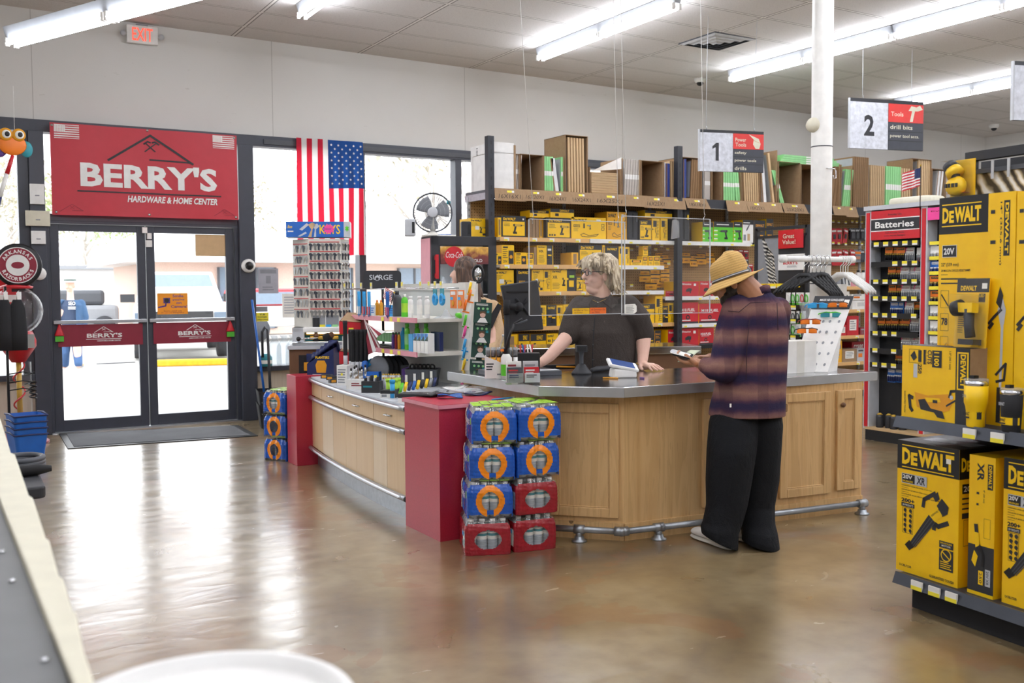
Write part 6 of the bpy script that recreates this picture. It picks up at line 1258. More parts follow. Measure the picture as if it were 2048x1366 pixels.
# ---------------- customer
cu = thing('person','customer in straw hat, striped plaid shirt and wide black trousers, seen from behind','person',(3.98,4.12,0))
o1 = cu.location.copy(); CD = 5.57
def cp(px,py,dw=0.): return atW(px,py,CD+dw)-o1
fdir = Vector((-.42,.91,0)).normalized(); sdir = Vector((-fdir.y,fdir.x,0))          # chest direction, his left
mb = MB()
hcc = cp(1466,566,.03); hfd = (left*.86+FW*.36-Vector((0,0,.36))).normalized(); hsd = hfd.cross(Vector((0,0,1))).normalized()*-1; hup = hfd.cross(hsd); KR = Matrix(((hfd.x,hsd.x,hup.x),(hfd.y,hsd.y,hup.y),(hfd.z,hsd.z,hup.z)))
K = lambda x,y,z: hcc+KR @ Vector((x,y,z))
ell(mb,K(-.01,0,.04),(.1,.078,.1),KR); ell(mb,K(.03,0,-.04),(.075,.06,.08),KR); ell(mb,K(.06,0,-.09),(.035,.035,.032),KR); capsule(mb,K(.085,0,.02),K(.112,0,-.02),.012,.017); ell(mb,K(.078,0,.025),(.02,.05,.012),KR); ell(mb,K(.08,0,-.055),(.018,.026,.012),KR)
for s_ in (-1,1): ell(mb,K(.05,s_*.042,-.02),(.03,.022,.025),KR); ell(mb,K(-.015,s_*.08,-.01),(.02,.012,.032),KR)
capsule(mb,K(-.05,0,-.02),cp(1512,600,.05),.066,.085)
ell(mb,cp(1508,700,.06),(.13,.09,.25)); capsule(mb,cp(1470,850,.0),cp(1452,1060,-.02),.1,.05); capsule(mb,cp(1530,850,.08),cp(1520,1060,.08),.1,.05)
# arms
LW = cp(1402,728,-.02); RW = cp(1428,716,.2)
chain(mb,[cp(1474,634,.02),cp(1448,735,-.07),LW],[.04,.04,.03]); chain(mb,[cp(1550,636,.14),cp(1500,728,.28),RW],[.04,.04,.03])
# left hand, palm up holding the wallet; right hand pinching a note
ld = (left*.85+FW*.3+Vector((0,0,.22))).normalized(); lsd = Vector((-FW.x*.2,-FW.y*.2,0))+Vector((0,0,1))*.2+FW*.9; lsd = (lsd-ld*lsd.dot(ld)).normalized(); lup = ld.cross(lsd)*-1
if lup.z < 0: lup = -lup
def lh(f,s,z): return LW+ld*f+lsd*s+lup*z
hand(mb,LW,lh(.05,0,0),[[lh(.085,s,-.004),lh(.115,s*1.0,.0),lh(.135,s*.9,.016),lh(.14-abs(s)*.1,s*.8,.034)] for s in (-.03,-.01,.011,.031)],[lh(.03,-.03,.008),lh(.06,-.034,.024),lh(.09,-.026,.036)])
rd = (left*.75-FW*.25+Vector((0,0,-.02))).normalized(); rs_ = rd.cross(Vector((0,0,1))).normalized()
def rh(f,s,z): return RW+rd*f+rs_*s+Vector((0,0,z))
hand(mb,RW,rh(.05,0,.004),[[rh(.08,s,.006),rh(.108,s*.9,.012),rh(.13,s*.75,-.004),rh(.142-abs(s)*.2,s*.6,-.024)] for s in (-.031,-.01,.011,.03)],[rh(.03,-.03,-.01),rh(.065,-.03,-.028),rh(.1,-.02,-.034)])
fuse(mb,'body',cu,'skinwarm',.0045,3)
# shirt with soft plaid bands
t = NT('plaid'); x,y,z = t.xyz(); nz = t.noise(16,5); wob = t.math('MULTIPLY',t.math('SUBTRACT',nz,.5),.035)
zz = t.math('ADD',z,wob); per = .154
ph = t.math('FRACT',t.math('DIVIDE',t.math('ADD',zz,.055),per)); band = t.math('SUBTRACT',1.0,t.math('ABSOLUTE',t.math('SUBTRACT',t.math('MULTIPLY',ph,2),1))); band = t.math('MULTIPLY',t.math('MAXIMUM',t.math('SUBTRACT',band,.45),0),2.6); bandn = t.n('ShaderNodeClamp'); t.t.links.new(band,bandn.inputs[0])
ph2 = t.math('FRACT',t.math('DIVIDE',t.math('ADD',zz,.13),per)); rust = t.math('MULTIPLY',t.math('MAXIMUM',t.math('SUBTRACT',t.math('SUBTRACT',1.0,t.math('ABSOLUTE',t.math('SUBTRACT',t.math('MULTIPLY',ph2,2),1))),.35),0),1.3)
c = t.mix(rust,lin('#61404e'),lin('#a67f6e')); c = t.mix(bandn.outputs[0],c,lin('#272b49'))
vx = t.math('FRACT',t.math('DIVIDE',t.math('ADD',t.math('SUBTRACT',t.math('MULTIPLY',x,.86),t.math('MULTIPLY',y,.5)),5),.19)); vb = t.math('MULTIPLY',t.math('LESS_THAN',t.math('ABSOLUTE',t.math('SUBTRACT',vx,.5)),.16),.3); c = t.mix(vb,c,lin('#3a2838'))
wv = t.noise(120,3,(1,1,5)); c = t.mix(t.math('MULTIPLY',wv,.35),c,lin('#563746')); fold = t.noise(6,5,(1,1,.5),dist=1.5)
t.bsdf(c,.9,0,t.math('ADD',fold,t.math('MULTIPLY',wv,.2)),.7,.03,spec=.15); MAT['plaid'] = t.m
mb = MB()
def cring(px0,px1,py,dep,dw=.06,sk=.0):
    a,b = cp(px0,py,dw),cp(px1,py,dw); c = (a+b)/2; return (c,(b-a)/2+FW*sk,FW*dep)
R_ = [cring(1478,1538,582,.07,.05),cring(1466,1552,594,.1,.06),cring(1456,1564,608,.125,.06),cring(1449,1571,625,.14,.06),cring(1446,1576,660,.15,.06),cring(1442,1575,700,.155,.06),cring(1436,1573,740,.16,.06),cring(1428,1571,780,.165,.06),cring(1420,1570,812,.17,.06),cring(1417,1570,831,.172,.06)]
mb.loft(R_,'skin',36)
chain(mb,[cp(1474,618,.0),cp(1464,660,-.02),cp(1454,715,-.05),cp(1448,738,-.07)],[.085,.092,.09,.08]); chain(mb,[cp(1446,738,-.08),cp(1428,738,-.06),cp(1412,731,-.03)],[.074,.062,.047])
chain(mb,[cp(1556,620,.12),cp(1550,680,.18),cp(1500,730,.28),cp(1438,716,.22)],[.075,.075,.065,.046])
sh = fuse(mb,'plaid_shirt',cu,'plaid',.006,5)
mb = MB(); mb.loft([(cp(1511,588,.05),RX*.086+Vector((0,0,.012)),FW*.082),(cp(1510,575,.05),RX*.08+Vector((0,0,.015)),FW*.078),(cp(1509,574,.05),RX*.07+Vector((0,0,.015)),FW*.068),(cp(1511,586,.05),RX*.072,FW*.07)],'plaid',24); mb.build('collar',sh)
mat('seam','#35222e',.9); mb = MB(); mb.tube([cp(1456,622,-.075),cp(1478,624,-.105),cp(1500,606,-.1),cp(1540,604,-.09)],.002,'seam',5); mb.tube([cp(1499,640,-.1),cp(1494,690,-.1),cp(1492,760,-.115)],.002,'seam',5); mb.tube([cp(1554,606,-.088),cp(1556,660,-.09)],.002,'seam',5); mb.build('seam',sh)
mb = MB(); mb.cb(cp(1461,811,-.115),(.008,.006,.02),'paper'); mb.build('side_label',sh)
# trousers
mb = MB()
def leg(P):
    mb.loft([(cp((q[0]+q[1])/2,q[2],q[3]),RX*((q[1]-q[0])/2*.0028)-Vector((0,0,q[5] if len(q) > 5 else 0)),FW*q[4]) for q in P],'skin',28)
leg([(1426,1515,812,.05,.11),(1418,1517,846,.02,.135),(1414,1512,900,-.02,.14),(1412,1503,960,-.03,.13),(1413,1494,1010,-.04,.12),(1406,1484,1045,-.05,.115),(1402,1476,1060,-.06,.118,.02),(1403,1475,1074,-.06,.12,.04),(1404,1475,1083,-.06,.12,.045)])
leg([(1480,1562,812,.1,.11),(1480,1565,850,.1,.15),(1482,1562,900,.1,.14),(1480,1558,960,.1,.13),(1478,1549,1010,.09,.12),(1482,1549,1045,.05,.13),(1483,1554,1062,.02,.14,.01),(1485,1557,1080,.0,.14,.02),(1485,1558,1091,-.0,.14,.025)])
fuse(mb,'black_trousers',cu,'blackcloth',.006,3)
# shoes
def shoe(toe,heel,w_,par,m='white',sole='offwhite'):
    toe,heel = Vector(toe),Vector(heel); d = toe-heel; L = d.length; d.normalize(); s_ = Vector((-d.y,d.x,0))
    rs = [(0,.03,.05),(.06,.038,.075),(.2,.041,.08),(.4,.041,.085),(.6,.045,.07),(.8,.046,.052),(.93,.036,.042),(1,.012,.03)]
    mb = MB(); mb.loft([(heel+d*L*t_+Vector((0,0,.018+h/2)),s_*a*w_,Vector((0,0,h/2))) for t_,a,h in rs],m,18); o = mb.build('shoe',par)
    mb = MB(); mb.loft([(heel+d*(L*t_*1.02-.003)+Vector((0,0,.012)),s_*(a*1.04)*w_,Vector((0,0,.012))) for t_,a,h in rs],sole,18); mb.build('sole',o)
zf = lambda px,py: (lambda p: Vector((p.x,p.y,0)))(atZ(px,py,0)-o1)
shoe(zf(1388,1072),zf(1462,1100),1.15,cu); shoe(zf(1466,1076),zf(1528,1092)+Vector((0,.03,0)),1.1,cu)
# straw hat
t = NT('straw'); x,y,z = t.xyz(); w = t.math('FRACT',t.math('DIVIDE',z,.0135)); n = t.noise(180,2); c = t.mix(n,lin('#c49a52'),lin('#dcb673')); c = t.mix(t.math('MULTIPLY',t.math('LESS_THAN',w,.25),.45),c,lin('#8a6730')); t.bsdf(c,.8,0,t.math('ADD',w,t.math('MULTIPLY',n,.4)),.5,.006); MAT['straw'] = t.m
hat = bpy.data.objects.new('straw_hat',None); COL.objects.link(hat); hat.parent = cu
hat.location = cp(1462,553,.03)
ax = (Vector((0,0,1))*.93+(-RX)*.30-FW*(-.10)).normalized(); xx = (RX-ax*RX.dot(ax)).normalized(); yy = ax.cross(xx); hat.rotation_euler = Matrix(((xx.x,yy.x,ax.x),(xx.y,yy.y,ax.y),(xx.z,yy.z,ax.z))).to_euler()
mb = MB(); prof = [(.109,-.01),(.108,.01),(.1055,.04),(.101,.07),(.092,.098),(.075,.116),(.05,.127),(.025,.133),(.004,.132)]
n = 40
def crown(k,i):
    r,z = prof[i]; q = 2*math.pi*k/n; pin = max(0,(z-.05)/.09)
    return (r*math.cos(q)*(1+.02*pin),r*math.sin(q)*(1-.28*pin*(math.cos(q) < 0)),z-.022*pin*max(0,-math.cos(q))**1.5+.01*pin*max(0,math.cos(q+.6)))
vs = [crown(k,i) for i in range(len(prof)) for k in range(n)]
mb.add(vs,[(i*n+k,i*n+(k+1) % n,(i+1)*n+(k+1) % n,(i+1)*n+k) for i in range(len(prof)-1) for k in range(n)]+[tuple(range((len(prof)-1)*n,len(prof)*n))],'straw',True); mb.build('crown',hat,solid=.004)
mb = MB()
def brim(u,v):
    q = 2*math.pi*u; r = .106+(.066+.006*math.cos(q*2))*v; dz = -.012-.038*v**1.2*(1+.25*math.cos(q+math.pi)) + .026*v*v*max(0,math.cos(q))
    return (r*math.cos(q)*1.03,r*math.sin(q)*.95,dz)
mb.grid(brim,48,8,'straw'); mb.build('brim',hat,solid=.004)
mb = MB(); mb.lathe([(.1115,-.008),(.1108,.008)],'darkgrey',n=40,cap=False); mb.lathe([(.1125,-.002),(.1122,.003)],'lightgrey',n=40,cap=False); mb.build('hat_band',hat,solid=.002)
mb = MB(); ell(mb,K(.05,0,-.085),(.055,.066,.06),KR); ell(mb,K(.03,0,-.06),(.055,.072,.05),KR); ell(mb,K(.065,0,-.115),(.035,.045,.045),KR); ell(mb,K(.01,.06,-.03),(.03,.02,.045),KR); ell(mb,K(.01,-.06,-.03),(.03,.02,.045),KR); fuse(mb,'beard',cu,'beard',.005,2)
mb = MB(); ell(mb,K(-.035,0,.03),(.085,.083,.08),KR); fuse(mb,'hair',cu,'beard',.006,2)
for s_ in (-1,1): e = MB(); e.ball(K(.082,s_*.032,.008),.0115,'paper',10,8); e.ball(K(.09,s_*.032,.005),.0055,'black',8,6); e.build('eye',cu)
# money and wallet in his hands
mb = MB(); c = lh(.1,0,.03); mb.M = Matrix.Translation(c+o1) @ Matrix(((ld.x,lsd.x,lup.x),(ld.y,lsd.y,lup.y),(ld.z,lsd.z,lup.z))).to_4x4(); mb.box(-.04,-.045,-.008,.06,.045,.0,'softblack'); mb.box(-.03,-.04,.0,.075,.03,.002,'paper'); mb.box(.03,-.03,.002,.08,.02,.0035,'lightgrey')
solo(mb,'wallet','open dark wallet with papers in the customer\'s left hand','wallet')
mat('cash','#cfd8bd',.8); mb = MB(); c = (lh(.1,0,.06)+rh(.14,0,-.02))/2+o1
mb.M = Matrix.Translation(c) @ Matrix.Rotation(R(20),4,'Z') @ Matrix.Rotation(R(-22),4,'Y'); mb.grid(lambda u,v: ((u-.5)*.155,(v-.5)*.066,.008*math.sin(u*3)),8,3,'cash'); mb.add([(math.cos(k*.5236)*.014,math.sin(k*.5236)*.018,.0125) for k in range(12)],[tuple(range(12))],'mint')
solo(mb,'banknote','pale green banknote held between the customer\'s hands','banknote',solid=.0008)
# ---------------- second clerk near the drinks fridge
p2 = thing('person','brown-haired clerk in a tan jumper bent beyond the accessory display','person',(4.15,7.55,0)); o2 = p2.location.copy(); D2 = 8.7
def bp(px,py,dw=0.): return atW(px,py,D2+dw)-o2
mb = MB(); hc2 = bp(928,545,0); ell(mb,hc2+Vector((0,0,.02)),(.085,.095,.11)); ell(mb,hc2-RX*.045-Vector((0,0,.03)),(.06,.06,.08)); capsule(mb,hc2-RX*.1,hc2-RX*.112-Vector((0,0,.03)),.01,.014); ell(mb,hc2-RX*.075-Vector((0,0,.09)),(.03,.03,.03)); ell(mb,hc2-RX*.092-Vector((0,0,.06)),(.014,.02,.012))
capsule(mb,hc2+RX*.02-Vector((0,0,.06)),bp(950,600,.03),.05,.06); ell(mb,bp(962,680,.05),(.15,.12,.25)); chain(mb,[bp(982,615),bp(990,680,-.1),bp(960,720,-.2),bp(945,722,-.3)],[.05,.042,.03,.026])
w3 = bp(945,722,-.3); d3 = -RX; hand(mb,w3,w3+d3*.05,[[w3+d3*.08+Vector((0,0,s)),w3+d3*.11+Vector((0,0,s)),w3+d3*.13+Vector((0,0,s*.8))-FW*.015,w3+d3*.145+Vector((0,0,s*.7))-FW*.03] for s in (-.03,-.01,.01,.03)],[w3+d3*.02+Vector((0,0,.03)),w3+d3*.05+Vector((0,0,.05)),w3+d3*.075+Vector((0,0,.05))])
for s_ in (-.05,.09): capsule(mb,bp(965,800,.05)+RX*s_,bp(965,940,.05)+RX*s_-Vector((0,0,.12)),.085,.05)
fuse(mb,'body',p2,'skinpale',.006,3)
mb = MB(); mb.loft([(bp(950,592,.03),RX*.06,FW*.055),(bp(960,604,.03),RX*.15,FW*.09),(bp(963,640,.03),RX*.175,FW*.12),(bp(963,700,.03),RX*.165,FW*.13),(bp(963,760,.03),RX*.165,FW*.13)],'skin',24); chain(mb,[bp(985,614,.0),bp(996,665,-.06),bp(990,690,-.1),bp(955,722,-.26)],[.065,.06,.055,.042]); fuse(mb,'jumper',p2,'tansweater',.007,5)
mb = MB(); mb.ext([bp(x,y,-.12) for x,y in ((996,606),(1004,612),(985,655),(955,680),(955,650),(975,640))],FW*.012,'softblack'); mb.build('dark_sleeve_panel',p2)
mb = MB(); ell(mb,hc2+Vector((0,0,.045))+RX*.015,(.105,.11,.1))
rr = random.Random(5)
for i in range(50):
    a = rr.uniform(-2.2,2.2); out = RX*math.cos(a)+FW*math.sin(a); st = hc2+Vector((0,0,.12))+out*.03; chain(mb,[st,hc2+out*.1+Vector((0,0,.03)),hc2+out*.115+RX*.02-Vector((0,0,.12)),hc2+out*.1+RX*(.05+rr.random()*.04)-Vector((0,0,.26+rr.random()*.06))],[.012,.014,.013,.005])
fuse(mb,'hair',p2,'hairbrown',.006,2)
mb = MB(); mb.loft([(bp(965,750,.04),RX*.17,FW*.14),(bp(965,850,.04),RX*.17,FW*.13),(bp(965,1000,.04),RX*.16,FW*.1)],'skin',20); fuse(mb,'blue_jeans',p2,'jeans',.01,3)
# ---------------- man outside walking to the doors
mo = thing('person','man in white hat and open denim jacket walking outside the doors','person',(2.36,20.3,-.0)); o3 = mo.location.copy(); D3 = 18.7
def mp_(px,py,dw=0.): return atW(px,py,D3+dw)-o3
def fp(px,py,dw=0.): q = mp_(px,py,dw); return q
mb = MB(); hc3 = mp_(140,572); ell(mb,hc3+Vector((0,0,.03)),(.085,.09,.11)); ell(mb,hc3-FW*.02-Vector((0,0,.05)),(.06,.07,.08)); capsule(mb,hc3-FW*.09+Vector((0,0,.0)),hc3-FW*.11-Vector((0,0,.025)),.012,.016); capsule(mb,hc3-Vector((0,0,.06)),mp_(141,600),.055,.065); ell(mb,mp_(142,630),(.19,.13,.3))
for s_ in (-1,1): ell(mb,hc3+RX*s_*.085-Vector((0,0,.01)),(.02,.015,.03)); ell(mb,hc3+RX*s_*.035-FW*.075-Vector((0,0,.03)),(.025,.03,.03))
chain(mb,[mp_(122,608),mp_(117,635,-.02),mp_(122,650,-.12)],[.055,.045,.03]); chain(mb,[mp_(164,608),mp_(169,635),mp_(167,655,-.05)],[.055,.045,.03])
for w3,d3 in ((mp_(122,650,-.12),Vector((.2,-.3,-.6))),(mp_(167,655,-.05),Vector((-.1,-.3,-.8)))):
    d3 = d3.normalized(); hand(mb,w3,w3+d3*.05,[[w3+d3*.085+RX*s,w3+d3*.115+RX*s,w3+d3*.14+RX*s*.8-FW*.01,w3+d3*.15+RX*s*.7-FW*.025] for s in (-.03,-.01,.01,.03)],[w3+d3*.02-FW*.02+RX*.03,w3+d3*.05-FW*.03+RX*.04,w3+d3*.075-FW*.035+RX*.03])
capsule(mb,mp_(131,680),mp_(129,732,.1),.09,.05); capsule(mb,mp_(153,680),mp_(157,732,-.1),.09,.05)
fuse(mb,'body',mo,'skinpale',.009,3)
mb = MB(); mb.loft([(mp_(141,600,-.01),RX*.1,FW*.08),(mp_(141,612,-.02),RX*.19,FW*.13),(mp_(142,640,-.02),RX*.2,FW*.15),(mp_(143,668,-.02),RX*.19,FW*.15)],'skin',24); s3 = fuse(mb,'t_shirt',mo,'navyshirt',.01,3)
mb = MB(); F = Face(mb,mp_(135.5,622,-.2),RX,Vector((0,0,1)),.16,.24); F.fine(.1,.8,.9,.95,1,'white'); F.text('SEO',.1,.45,.28,'paper',1,.8); F.fine(.05,.1,.95,.36,2,'paper'); mb.build('shirt_print',s3)
mb = MB()
for s_ in (-1,1):
    c = 141.5; mb.loft([(mp_(c+s_*13,600,.02),RX*.06,FW*.11),(mp_(c+s_*20,610,.0),RX*.065,FW*.17),(mp_(c+s_*21,640,-.0),RX*.065,FW*.18),(mp_(c+s_*22,664,.0),RX*.07,FW*.18)],'skin',18)
mb.loft([(mp_(141,600,.06),RX*.16,FW*.07),(mp_(142,630,.1),RX*.24,FW*.08),(mp_(142,664,.1),RX*.24,FW*.08)],'skin',18)
chain(mb,[mp_(124,607),mp_(117,634,-.02),mp_(121,645,-.08)],[.08,.07,.055]); chain(mb,[mp_(162,607),mp_(170,634),mp_(169,648,-.04)],[.08,.07,.055]); fuse(mb,'denim_jacket',mo,'denim',.011,3)
mb = MB(); mb.loft([(mp_(142,655),RX*.19,FW*.14),(mp_(142,682),RX*.19,FW*.14),(mp_(142,690),RX*.17,FW*.12)],'skin',20)
chain(mb,[mp_(131,682),mp_(130,705,-.02),mp_(130,727,.08)],[.105,.085,.075]); chain(mb,[mp_(153,682),mp_(155,705),mp_(157,727,-.1)],[.105,.085,.075]); fuse(mb,'jeans',mo,'jeans',.011,3)
for px,py in ((128,735),(158,736)):
    h_ = atZ(px,py-3,0)-o3; h_.z = 0; shoe(h_-Vector((-.04,.16,0)),h_+Vector((0,.12,0)),1.15,mo,'tan','grey')
mb = MB(); c = mp_(140,564); mb.lathe([(.17,-.005),(.165,.005),(.11,.02),(.1,.09),(.07,.125),(.01,.13)],'white',(c.x,c.y,c.z),24); h3 = mb.build('hat',mo); mb = MB(); mb.lathe([(.112,.02),(.106,.05)],'darkgreen',(c.x,c.y,c.z),24,cap=False); mb.build('hat_band',h3)
# ================================================================ accessory display on the maple cabinet
ZC = .735
GD = Plane((3.0,7.75,0),-90)
gd = thing('accessory_display','white pegboard shelf unit standing on the maple cabinet','display shelf',(3.0,7.75,ZC),GD.rz)
g0_ = Vector((0,0,ZC)); GL = 1.32; zu = GD.at(829,637,0).z; zlw = GD.at(829,705,0).z; ztp_ = GD.at(940,566,.4).z
mb = MB(); mb.box(0,.4,0,GL+.02,.43,ztp_-ZC,'pegwhite'); mb.build('peg_back',gd); mb = MB(); mb.box(GL-.06,.36,0,GL+.06,.46,ztp_-ZC+.005,'offwhite'); mb.box(0,.38,ztp_-ZC-.05,GL,.44,ztp_-ZC,'offwhite'); mb.build('end_post',gd)
for z in (zu,zlw):
    mb = MB(); mb.box(.0,0,z-ZC-.03,GL,.4,z-ZC,'offwhite'); o = mb.build('shelf',gd,bevel=.004)
    mb = MB(); mb.box(0,-.012,z-ZC-.032,GL,0,z-ZC+.004,'rose'); mb.build('price_rail',o)
    for x in (.04,.7,.86,1.0): mb = MB(); mb.box(x,-.0135,z-ZC-.03,x+.05,-.012,z-ZC,'tag'); mb.build('price_label',o)
q = GD.at(820,577,.05); mb = MB(); mb.cyl((-.25,.05,q.z-ZC),(GL,.05,q.z-ZC),.006,'chrome',6); mb.cyl((-.25,.05,q.z-ZC),(-.25,.4,q.z-ZC),.005,'chrome',6); mb.cyl((GL-.05,.05,q.z-ZC),(GL-.05,.4,q.z-ZC),.005,'chrome',6); o = mb.build('hook_rail',gd)
for px in (691,708,724,744,795,806,843,860,872,884): x = GD.at(px,570,.03).x; mb = MB(); mb.box(x-.018,.02,q.z-ZC+.0,x+.018,.024,q.z-ZC+.05,'cream'); mb.box(x-.012,.018,q.z-ZC+.02,x+.012,.02,q.z-ZC+.045,'tag'); mb.build('price_label',o)
GR = 'small goods on the accessory display'
def can(plane,px,ytop,z0,r,m,label,cat,cap=None,yo=.12,flat=False,grp=GR,neck=0,lab=None):
    q = plane.at(px,ytop,yo); h = q.z-z0; t_ = thing(cat.replace(' ','_'),label,cat,plane.w(q.x,yo,z0),plane.rz,grp); mb = MB()
    pr = [(r*.95,0),(r,.004),(r,h*.7),(r*.85 if not neck else r*.9,h*.8),(r*.5,h*.86)]; mb.lathe(pr,m,n=12,sy=.5 if flat else 1); mb.build('body',t_)
    mb = MB(); mb.lathe([(r*.45,h*.86),(r*.45,h)],cap or 'white',n=10); mb.build('cap',t_)
    if lab: mb = MB(); mb.lathe([(r*1.01,h*.2),(r*1.01,h*.6)],lab,n=12,cap=False,sy=.52 if flat else 1); mb.build('label',t_)
def bx(plane,px0,px1,ytop,z0,d,m,label,cat='box',yo=.1,grp=GR,fn=None,name=None,bevel=.002):
    a,b = plane.at(px0,ytop,yo),plane.at(px1,ytop,yo); w = b.x-a.x; h = plane.at((px0+px1)/2,ytop,yo).z-z0; mb = MB(); mb.box(0,0,0,w,d,h,m)
    if fn: fn(Face(mb,(0,0,0),(1,0,0),(0,0,1),w,h))
    return solo(mb,name or cat.replace(' ','_'),label,cat,grp,loc=plane.w(a.x,yo,z0),rz=plane.rz)
for i,px in enumerate((754,762)): can(GD,px,600,zu,.016,'amber','amber tube on the upper accessory shelf, %s of two' % ('left' if i == 0 else 'right'),'tube','orange')
for i,(a,b,m) in enumerate(((768,777,'paper'),(778,787,'sky'),(740,750,'white'))): bx(GD,a,b,610,zu,.06,m,'%s small carton on the upper accessory shelf' % ('pale','light blue','white')[i],fn=lambda F: F.fine(.1,.2,.9,.8,3,'blue'))
can(GD,794,582,zu,.036,'darkgrey','dark grey travel cup on the upper accessory shelf','cup','charcoal'); can(GD,809,588,zu,.026,'limebox','bright green bottle with white cap on the upper accessory shelf','bottle','white',lab='lime')
for i,px in enumerate((821,839,854)): can(GD,px,592,zu,.032,'white','white lotion tube with black foot, %s of three on the upper shelf' % ORD[i],'tube','white',yo=.08,flat=True,neck=1,lab='paper')
for i,px in enumerate((870,884)):
    q = GD.at(px,585,.2); mb = MB(); mb.tube([(.028*math.cos(a),0,-.05+.034*math.sin(a)) for a in [2*math.pi*k/14 for k in range(15)]],.012,'sky',8,False); mb.box(-.03,-.003,-.03,.03,.003,.03,'teal'); solo(mb,'tape_dispenser','blue tape dispenser hung over the upper shelf, %s of two' % ('left','right')[i],'tape',GR,loc=GD.w(q.x,.2,q.z),rz=GD.rz)
for i,px in enumerate((906,921)):
    q = GD.at(px,580,.22); mb = MB(); mb.box(-.045,0,-.13,.045,.006,0,'orange'); mb.box(-.035,-.001,-.035,.035,0,-.01,'white'); mb.box(-.04,-.0015,-.07,.0,-.001,-.05,'sky'); mb.ball((.0,-.003,-.095),(.02,.003,.02),'amber',10,6); solo(mb,'orange_card','orange carded pack on the hook rail, %s of two' % ('left','right')[i],'card pack',GR,loc=GD.w(q.x,.22,q.z),rz=GD.rz)
can(GD,917,624,zu,.024,'limebox','small green jar at the right end of the upper shelf','jar','white',yo=.25)
mb = MB(); mb.grid(lambda u,v: (.2*u,.12*v,.05*math.sin(math.pi*u)*math.sin(math.pi*v)*(1+.5*math.sin(9*u+7*v))+.003),16,10,'hazyplastic'); q = GD.at(862,637,.05); solo(mb,'plastic_bag','crumpled clear bag on the upper accessory shelf','bag',loc=GD.w(q.x,.06,zu),rz=GD.rz)
for i,px in enumerate((718,728,738,775)):
    q = GD.at(px,583,.0); mb = MB(); mb.grid(lambda u,v: ((u-.5)*.07,.02*math.sin(u*5),-.2*v),4,4,'sky' if i != 3 else 'blue'); mb.box(-.02,-.012,-.18,.02,-.004,-.12,'red' if i else 'paper'); solo(mb,'hanging_pack','blue packaged item hanging at the left of the accessory display, %s from the left' % ORD[i],'hanging pack','blue hanging packs',loc=GD.w(q.x,.0,q.z),rz=GD.rz,solid=.004)
def striped(mb,f,n,m1,m2,k=6):
    for i in range(n):
        for j in range(k): mb.add([f(i/n,j/k),f((i+1)/n,j/k),f((i+1)/n,(j+1)/k),f(i/n,(j+1)/k)],[(0,1,2,3)],m1 if i % 2 else m2)
smallflag(GD.w(GD.at(770,600,.02).x,.04,zu),'small striped stick flag standing among goods on the upper shelf',.15,(0,R(35),R(-90)))
q = GD.at(735,645,-.02); mb = MB(); striped(mb,lambda u,v: (.10*u+.28*v*(.3+u),-.02+.05*math.sin(u*6)*v,-.24*v*(1.15-u)-.05*u),12,'white','maroon'); solo(mb,'striped_windsock','maroon and white striped cloth draped at the left end of the accessory display','cloth',loc=GD.w(q.x,-.03,q.z+.03),rz=GD.rz,solid=.004)
# lower shelf
for i in range(6): bx(GD,752+i*5.5,757+i*5.5,666,zlw+.04,.05,'mint','green pack standing in a black tray on the lower shelf, %s from the left' % ORD[i],'pack',.12)
bx(GD,746,786,690,zlw,.16,'black','black display tray on the lower accessory shelf','tray',.06,fn=lambda F: F.fine(.08,.3,.92,.7,1,'white'))
for i,(px,m) in enumerate(((786,'purple'),(792,'deepred'),(798,'amber'))): can(GD,px,664,zlw,.012,m,'%s gas lighter upright on the lower accessory shelf' % m,'lighter','black',.06)
can(GD,806,655,zlw,.022,'sky','blue tube on the lower accessory shelf','tube','sky',.1)
for i,px in enumerate((814,834,852)): can(GD,px,647,zlw,.034,'limebox','tall green spray bottle on the lower accessory shelf, %s of three' % ORD[i],'bottle','green',.1+.06*(i > 0),True,neck=1,lab='mint')
def f_wb(F): F.rect(0,.62,1,1,'sky'); F.poly([(0,.62),(1,.88),(1,.62)],'darkgreen',2); F.circ(.5,.88,F.w*.3,'blue',3,10); F.rect(.1,.1,.9,.5,'paper',2)
for i in range(4): bx(GD,826+i*7.6,833+i*7.6,667,zlw,.05,'white','white and blue upright carton on the lower shelf, %s of four' % ORD[i],'carton',.02,fn=f_wb)
bx(GD,817,825,668,zlw,.05,'sky','pale blue carton left of the white cartons','carton',.02)
bx(GD,862,879,664,zlw,.03,'navy','dark blue comb rack on the lower accessory shelf','comb rack',.2,fn=lambda F: [F.rect(.08+.15*k,.03,.12+.15*k,.9,'black') for k in range(6)])
# clip strips at the right end
st = thing('clip_strip','hanging strip of highlighters at the right end of the accessory display','clip strip',atW(941,575,7.0)); s_o = Vector(st.location); mb = MB(); mb.box(-.004,-.001,-.82,.004,.001,.03,'white'); mb.build('strip',st)
for i,(m,y) in enumerate((('yellow',575),('orange',590),('orange',610),('limebox',640),('pink',662),('sky',688),('sky',705),('yellow',728),('pink',755),('yellow',790))):
    c = atW(935-i*.6+(8 if i < 2 else 0),y,6.95); mb = MB(); mb.box(-.022,.002,-.045,.026,.005,.045,'paper'); mb.box(-.022,-.002,-.055,.026,.005,-.045,m); solo(mb,'marker_card','%s carded marker on the clip strip, %s from the top' % (m if m != 'limebox' else 'green',ORD[i]),'marker','carded markers',loc=c,rot=(0,R(12),R(-25)))
    mb = MB(); mb.cyl((-.01,-.006,-.04),(-.01,-.006,.035),.009,m,8); mb.build('marker_pen',[o for o in bpy.data.objects if o.name.startswith('marker_card')][-1])
